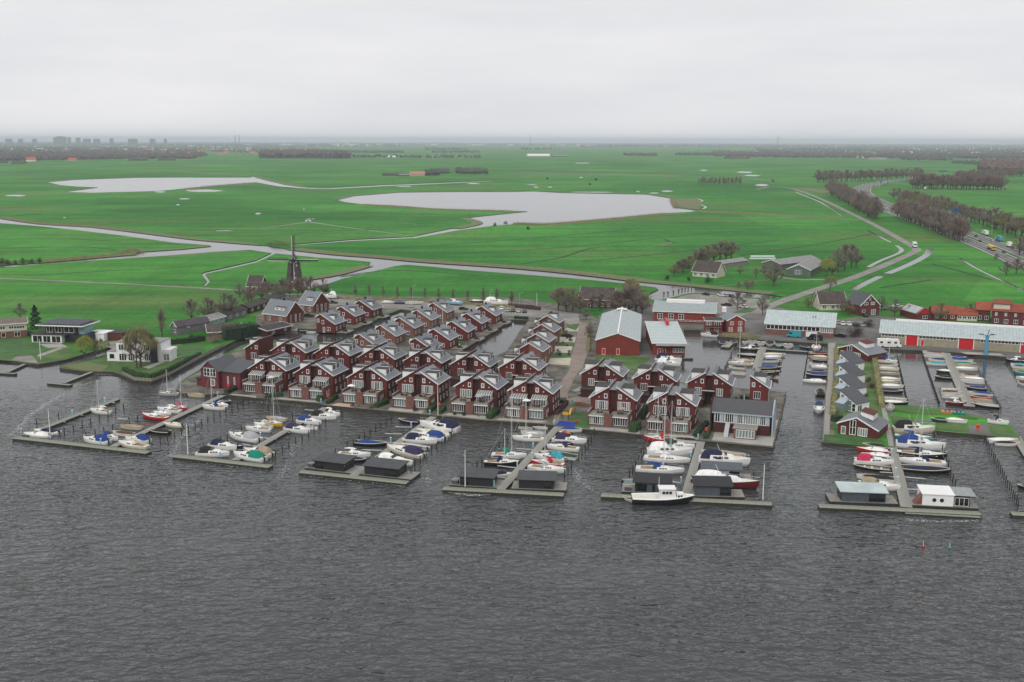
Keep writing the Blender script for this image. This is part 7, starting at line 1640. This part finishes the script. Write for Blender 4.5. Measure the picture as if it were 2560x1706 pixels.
GARD = [[(905,850),(1000,800),(1040,790),(1060,800),(960,860)],[(1010,860),(1180,775),(1240,780),(1100,870)],[(700,880),(860,872),(1240,905),(1230,915),(700,890)],[(600,990),(1370,1055),(1370,1058),(600,995)],[(1440,1010),(1900,985),(1890,1000),(1440,1030)],[(1380,900),(1420,830),(1430,830),(1420,905)],[(640,800),(760,770),(790,790),(660,815)],[(2095,900),(2180,900),(2195,1010),(2100,1040)],[(160,850),(270,855),(270,862),(160,860)],[(450,850),(520,840),(530,850),(460,860)]]
for gd in GARD:
    x0, x1, y0, y1 = min(p[0] for p in gd), max(p[0] for p in gd), min(p[1] for p in gd), max(p[1] for p in gd); c_ = 0; tries = 0
    while c_ < 9 and tries < 4000:
        tries += 1; p = (rg.uniform(x0, x1), rg.uniform(y0, y1))
        if inside(p, gd): c_ += 1; tree(p, rg.uniform(1.0, 2.3), 'bush', rg.choice(['hedge', 'dark', 'olive', 'purple', 'hedge']), 'small garden shrub between the houses', 'garden shrubs between the houses', rg.uniform(.8, 1.3))
# foam: broken flecks where the wind drives surface scum into streaks and against the jetty heads
m_foam = M('foam', (.75, .76, .76), .9, .1, 2)
def foam(px, n, w, size, seed):
    ln = smooth_line([G2(p, 0) for p in px], 6); rr = random.Random(seed); mb = MB()
    for _ in range(n):
        i = rr.randrange(len(ln) - 1); u = rr.random(); x = ln[i][0] + (ln[i + 1][0] - ln[i][0]) * u + rr.gauss(0, w); y = ln[i][1] + (ln[i + 1][1] - ln[i][1]) * u + rr.gauss(0, w); a = rr.uniform(-.4, .4); s = size * rr.uniform(.3, 1.0)
        c, d = math.cos(a) * s, math.sin(a) * s; mb.add([(x - c, y - d, .02), (x + d * .4, y - c * .35, .02), (x + c, y + d, .02), (x - d * .4, y + c * .35, .02)], [(0, 1, 2, 3)])
    struct(mb.build('foam', m_foam), 'stuff')
foam([(28,1090),(55,1060),(85,1030),(120,1008),(160,982)], 420, .55, .28, 1); foam([(430,1142),(438,1118),(455,1090),(480,1065),(510,1040)], 260, .5, .25, 2); foam([(695,1200),(720,1160),(735,1110)], 150, .6, .25, 3); foam([(1125,1231),(1180,1238),(1240,1234)], 420, .22, .34, 4); foam([(1440,1175),(1450,1200),(1480,1225)], 120, .5, .22, 5)
foam([(60,1104),(200,1120),(372,1140)], 260, .3, .22, 6); foam([(440,1147),(560,1163),(670,1175)], 200, .3, .22, 7); foam([(755,1188),(900,1203),(1015,1216)], 220, .3, .24, 8); foam([(195,965),(250,952),(300,943)], 160, .6, .22, 9); foam([(2270,1300),(2360,1304),(2450,1302)], 160, .3, .22, 10); foam([(148,925),(215,933),(280,938)], 160, .3, .25, 11); foam([(620,1005),(690,1008),(760,1016)], 160, .8, .2, 12); foam([(1060,1150),(1065,1190),(1070,1215)], 120, .5, .2, 13)

for k, s_, c_ in ((0, 9.0, 'cream'), (2, 2.6, 'white'), (5, 6.0, 'white'), (6, 9.2, 'tan'), (4, 8.0, 'grey')):
    o = houses_front[k].location + off((s_, -3.6, 2.9)); t = thing('parasol', f'{c_} parasol on the balcony of the {ordn[k]} lake-front house from the angular house', 'parasol', o, RZ, 'balcony parasols')
    MB().tube([(0, 0, 0), (0, 0, 2.2)], .05, 5).build('pole', m_galv, t); frustum('canopy', [(1.25, 1.9), (.05, 2.4)], clothm(c_), t, 8)
for k in (1, 3, 5, 7, 7, 7, 6):
    o = houses_front[k].location + off((rg.uniform(1, 10.5), -4.5, 2.9)); t = tree((1000, 1000), rg.uniform(.9, 1.4), 'bush', rg.choice(['hedge', 'dark', 'olive']), f'potted shrub on the balcony of the {ordn[k]} lake-front house from the angular house', 'potted balcony shrubs'); t.location = o
# ================================================================ FAR COUNTRY
def far_wood(name, polys, n, h, col, seed):
    """a far-off wood or hedgerow belt: many small crowns standing in a ground polygon given in pixels"""
    rr = random.Random(seed); mb = MB()
    for poly, share in polys:
        x0, x1 = min(p[0] for p in poly), max(p[0] for p in poly); y0, y1 = min(p[1] for p in poly), max(p[1] for p in poly); k = 0; want = int(n * share)
        while k < want:
            px = (rr.uniform(x0, x1), rr.uniform(y0, y1))
            if not inside(px, poly): continue
            px = (px[0], px[1] + (px[0] - 1280) * .00273)
            k += 1; q = G(*px); hh = h * rr.uniform(.6, 1.25); r = hh * rr.uniform(.35, .7); m_ = 5; a0 = rr.uniform(0, 6)
            lo = [(q.x + r * .7 * math.cos(a0 + 2 * math.pi * i / m_), q.y + r * .7 * math.sin(a0 + 2 * math.pi * i / m_), LAND) for i in range(m_)]
            mi = [(q.x + r * rr.uniform(.8, 1.15) * math.cos(a0 + .5 + 2 * math.pi * i / m_), q.y + r * rr.uniform(.8, 1.15) * math.sin(a0 + .5 + 2 * math.pi * i / m_), LAND + hh * rr.uniform(.5, .7)) for i in range(m_)]
            mb.add(lo + mi + [(q.x + rr.uniform(-.2, .2) * r, q.y, LAND + hh)], [(i, (i + 1) % m_, m_ + (i + 1) % m_, m_ + i) for i in range(m_)] + [(m_ + i, m_ + (i + 1) % m_, 2 * m_) for i in range(m_)])
    return struct(mb.build(name, M('far_' + col, {'brown': (.085, .068, .058), 'green': (.055, .075, .045), 'grey': (.075, .075, .062), 'red': (.11, .07, .06)}[col], .95, .45, .02)), 'stuff')
def rect(x0, x1, y0, y1): return [(x0, y0), (x1, y0), (x1, y1), (x0, y1)]
far_wood('village_wood', [([(-60,370),(250,372),(480,380),(520,392),(480,400),(250,402),(150,404),(-60,408)], 1)], 2600, 14, 'brown', 1)
far_wood('village_trees', [([(-60,361),(640,364),(860,378),(700,388),(480,380),(-60,371)], 1)], 1500, 12, 'grey', 2)
far_wood('horizon_wood', [(rect(-100,2660,357,364), 1)], 4200, 24, 'grey', 3)
far_wood('horizon_wood', [(rect(-100,1000,361,368), .5), (rect(1450,2660,360,368), .5)], 3600, 18, 'green', 4)
far_wood('poplar_wood', [([(655,391),(866,391),(872,398),(650,398)], 1)], 700, 27, 'brown', 5)
far_wood('hedgerow_trees', [(rect(870,1010,380,384), .2), (rect(1080,1200,380,383), .12), (rect(1060,1170,371,377), .14), (rect(1300,1400,370,375), .1), (rect(1560,1640,386,389), .14), (rect(1690,1790,384,388), .15), (rect(880,1200,392,396), .15)], 900, 11, 'green', 6)
far_wood('far_belt', [([(1780,378),(2060,380),(2180,384),(2200,394),(1900,392),(1780,390)], .5), ([(2180,375),(2660,378),(2660,396),(2400,394),(2200,394)], .5)], 2200, 14, 'brown', 7)
far_wood('far_belt', [([(1880,366),(2660,368),(2660,378),(1900,378)], 1)], 1600, 14, 'grey', 8)
far_wood('farm_trees', [(rect(1060,1095,432,440), .4), (rect(1143,1217,428,436), .6)], 220, 9, 'green', 9)
far_wood('motorway_wood', [([(2460,404),(2660,402),(2660,440),(2530,430),(2450,424)], 1)], 700, 17, 'red', 10)
far_wood('field_bushes', [(rect(2380,2500,403,408), .5), (rect(2250,2380,394,399), .5)], 200, 9, 'green', 11)
for i, (x, y) in enumerate(((1474,464),(1368,449),(1490,452),(2065,468),(1932,455),(1238,566),(1264,562),(1320,575))):
    tree((x, y), 6 if i < 5 else 4, 'bush', 'dark', 'lone bush standing in the open meadow', 'lone meadow bushes')
# far buildings
m_farwhite = M('far_white', (.75, .74, .72), .6, .05, 1); m_fargrey = M('far_grey', (.16, .17, .19), .7, .15, 1); m_farred = M('far_red_roof', (.42, .1, .06), .8, .15, 1); m_farwall = M('far_wall', (.4, .36, .32), .8, .1, 1)
def far_house(label, x, y, w, eave, ridge, depth, wm, rm, group=None, cat='building', name='distant_building', dy=0):
    """w in pixels"""
    a, b = G(x, y), G(x + w, y + dy); L = (b - a).length; t = thing(name, label, cat, a, math.atan2(b.y - a.y, b.x - a.x), group)
    MB().prism([(0, 0), (depth, 0), (depth, eave), (depth / 2, ridge), (0, eave)][::-1], 0, L, 'x').build('wall', wm, t)
    s = (ridge - eave) / (depth / 2); MB().slab((-.5, -.6, eave - .6 * s + .2), (L + .5, -.6, eave - .6 * s + .2), (L + .5, depth / 2, ridge + .2), (-.5, depth / 2, ridge + .2), .2).slab((-.5, depth / 2, ridge + .2), (L + .5, depth / 2, ridge + .2), (L + .5, depth + .6, eave - .6 * s + .2), (-.5, depth + .6, eave - .6 * s + .2), .2).build('roof', rm, t)
    return t
for a in (('black barn with grey roof at the edge of the far wood', 322, 402, 44, 5, 12, 26, m_fargrey, m_fargrey), ('dark barn with low roof beside the white shed far off', 395, 402, 42, 4, 9, 20, m_fargrey, m_fargrey), ('farmhouse with orange-red roof at the far field edge', 65, 404, 22, 5, 15, 16, m_farwhite, m_farred), ('second orange-red roof at the edge of the far wood', 170, 403, 20, 4, 11, 15, m_farwall, m_farred),
          ('dark low barn in front of the orange-red farmhouse', 28, 410, 34, 3, 8, 20, m_fargrey, m_fargrey), ('dark barn at the picture edge by the far fields', -10, 408, 26, 3, 7, 15, m_fargrey, m_fargrey),
          ('long white barn standing alone in the far meadows', 1319, 392, 56, 4, 13, 30, m_farwall, m_farwhite), ('grey low barn beside the long white barn', 1382, 392, 40, 4, 8, 24, m_fargrey, m_feltgrey), ('grey barn of the lone meadow farm', 955, 440, 50, 3, 6, 16, m_fargrey, m_fargrey), ('orange-roofed barn of the lone meadow farm', 1024, 440, 38, 4, 9, 18, m_farwall, M('far_orange', (.45, .18, .11), .8, .1, 1)), ('grey gabled barn of the lone meadow farm', 1078, 434, 46, 4, 11, 24, m_fargrey, m_fargrey),
          ('dark shed in front of the orange-roofed barn', 998, 441, 26, 2.5, 4.5, 8, m_fargrey, m_feltgrey), ('red-roofed barn far beyond the motorway', 2146, 395, 26, 5, 11, 20, m_farwhite, m_farred), ('grey barn beside the red-roofed barn beyond the motorway', 2175, 399, 42, 4, 8, 20, m_farwall, m_feltgrey), ('low dark farm group far off in the meadows', 1815, 397, 60, 4, 9, 20, m_fargrey, m_fargrey), ('white barn on the track beyond the meadow farm', 965, 395, 24, 4, 9, 16, m_farwall, m_farwhite), ('grey barn near the far pinkish house', 1080, 394, 18, 4, 8, 14, m_farwall, m_feltgrey), ('small pink house in the far meadows', 1128, 394, 12, 4, 8, 10, m_farwall, m_farred)):
    far_house(a[0], *a[1:])
rr = random.Random(5)
for k in range(54): far_house('small red-roofed house in the far village', rr.uniform(330, 800), rr.uniform(373, 387), rr.uniform(7, 16), 6, 11, 10, m_farwall, m_farred, 'red-roofed houses of the far village', 'house', 'village_house')
for k in range(26): far_house('pale low building among the far village trees', rr.uniform(0, 640), rr.uniform(362, 382), rr.uniform(8, 26), 7, 9, 14, m_farwhite, m_farwhite, 'pale buildings of the far village')
for k in range(24): far_house('long white shed on the horizon', rr.uniform(600, 1500), rr.uniform(360, 366), rr.uniform(12, 40), 14, 16, 30, m_farwhite, m_farwhite, 'white sheds on the horizon')
for k in range(22): far_house('pale building in the far country beyond the motorway', rr.uniform(1850, 2560), rr.uniform(362, 390), rr.uniform(8, 26), 8, 10, 16, m_farwhite, m_farwhite, 'pale buildings beyond the motorway')
def tower(label, x, w, top, d=15000.0, group='city towers on the horizon', name='city_tower'):
    """tower block standing d metres out: its foot on the ground there, its top read from the pixel"""
    r = CAM_R @ Vector(((x - CX) / F_PX, -(352 - CY) / F_PX, -1.0)); k = d / r.y; X = r.x * k
    s = CAM_R @ Vector(((x - CX) / F_PX, -(top - CY) / F_PX, -1.0)); hgt = CAM_H + s.z * (d / s.y) - LAND; W = w / F_PX * d
    t = thing(name, label, 'tower', (X, d, LAND), 0, group); MB().box(-W / 2, W / 2, 0, W * .6, 0, hgt).build('shaft', m_fargrey, t); MB().box(-W * .3, W * .3, W * .1, W * .4, hgt, hgt + 4).build('roof_plant', m_fargrey, t)
for k, (x, w, top) in enumerate(((150,22,337),(137,8,339),(172,7,338),(194,10,339),(85,10,342),(215,16,343),(240,14,344),(278,8,341),(20,14,345),(50,10,346),(330,20,346),(380,12,347),(413,6,343))): tower('grey city tower on the far horizon', x, w, min(top + (5 if k == 0 else 6), 348))
for x in (588, 598): tower('thin leg of the far gantry-like portal', x, 1.4, 338, group='far portal legs', name='portal_leg')
for x, top, wd in ((1326,338,1.0),(1945,340,1.2)): tower('thin mast on the far horizon', x, wd, top, group='far masts', name='far_mast')
q = G(1368, 374); t = thing('wind_turbine', 'white wind turbine rising behind the long white barn', 'wind turbine', q, 0); MB().tube([(0, 0, 0), (0, 0, 62)], [2.2, 1.4], 8).build('tower', m_farwhite, t); MB().box(-1.5, 1.5, -4, 3, 62, 65).build('nacelle', m_farwhite, t)
for a_ in (80, 200, 320): MB().tube([(0, -4.4, 63.5), (20 * math.cos(R(a_)), -4.4, 63.5 + 20 * math.sin(R(a_)))], [1.2, .4], 4).build('blade', m_farwhite, t)
for x in (2424, 2434, 2478): q = G(x, 380); t = thing('chimney_stack', 'white slim stack far beyond the motorway', 'stack', q, 0, 'far white stacks'); MB().tube([(0, 0, 0), (0, 0, 48)], [3, 2.2], 8).build('shaft', m_farwhite, t); MB().tube([(0, 0, 48), (0, 0, 50)], 2.6, 8).build('rim', m_fargrey, t)
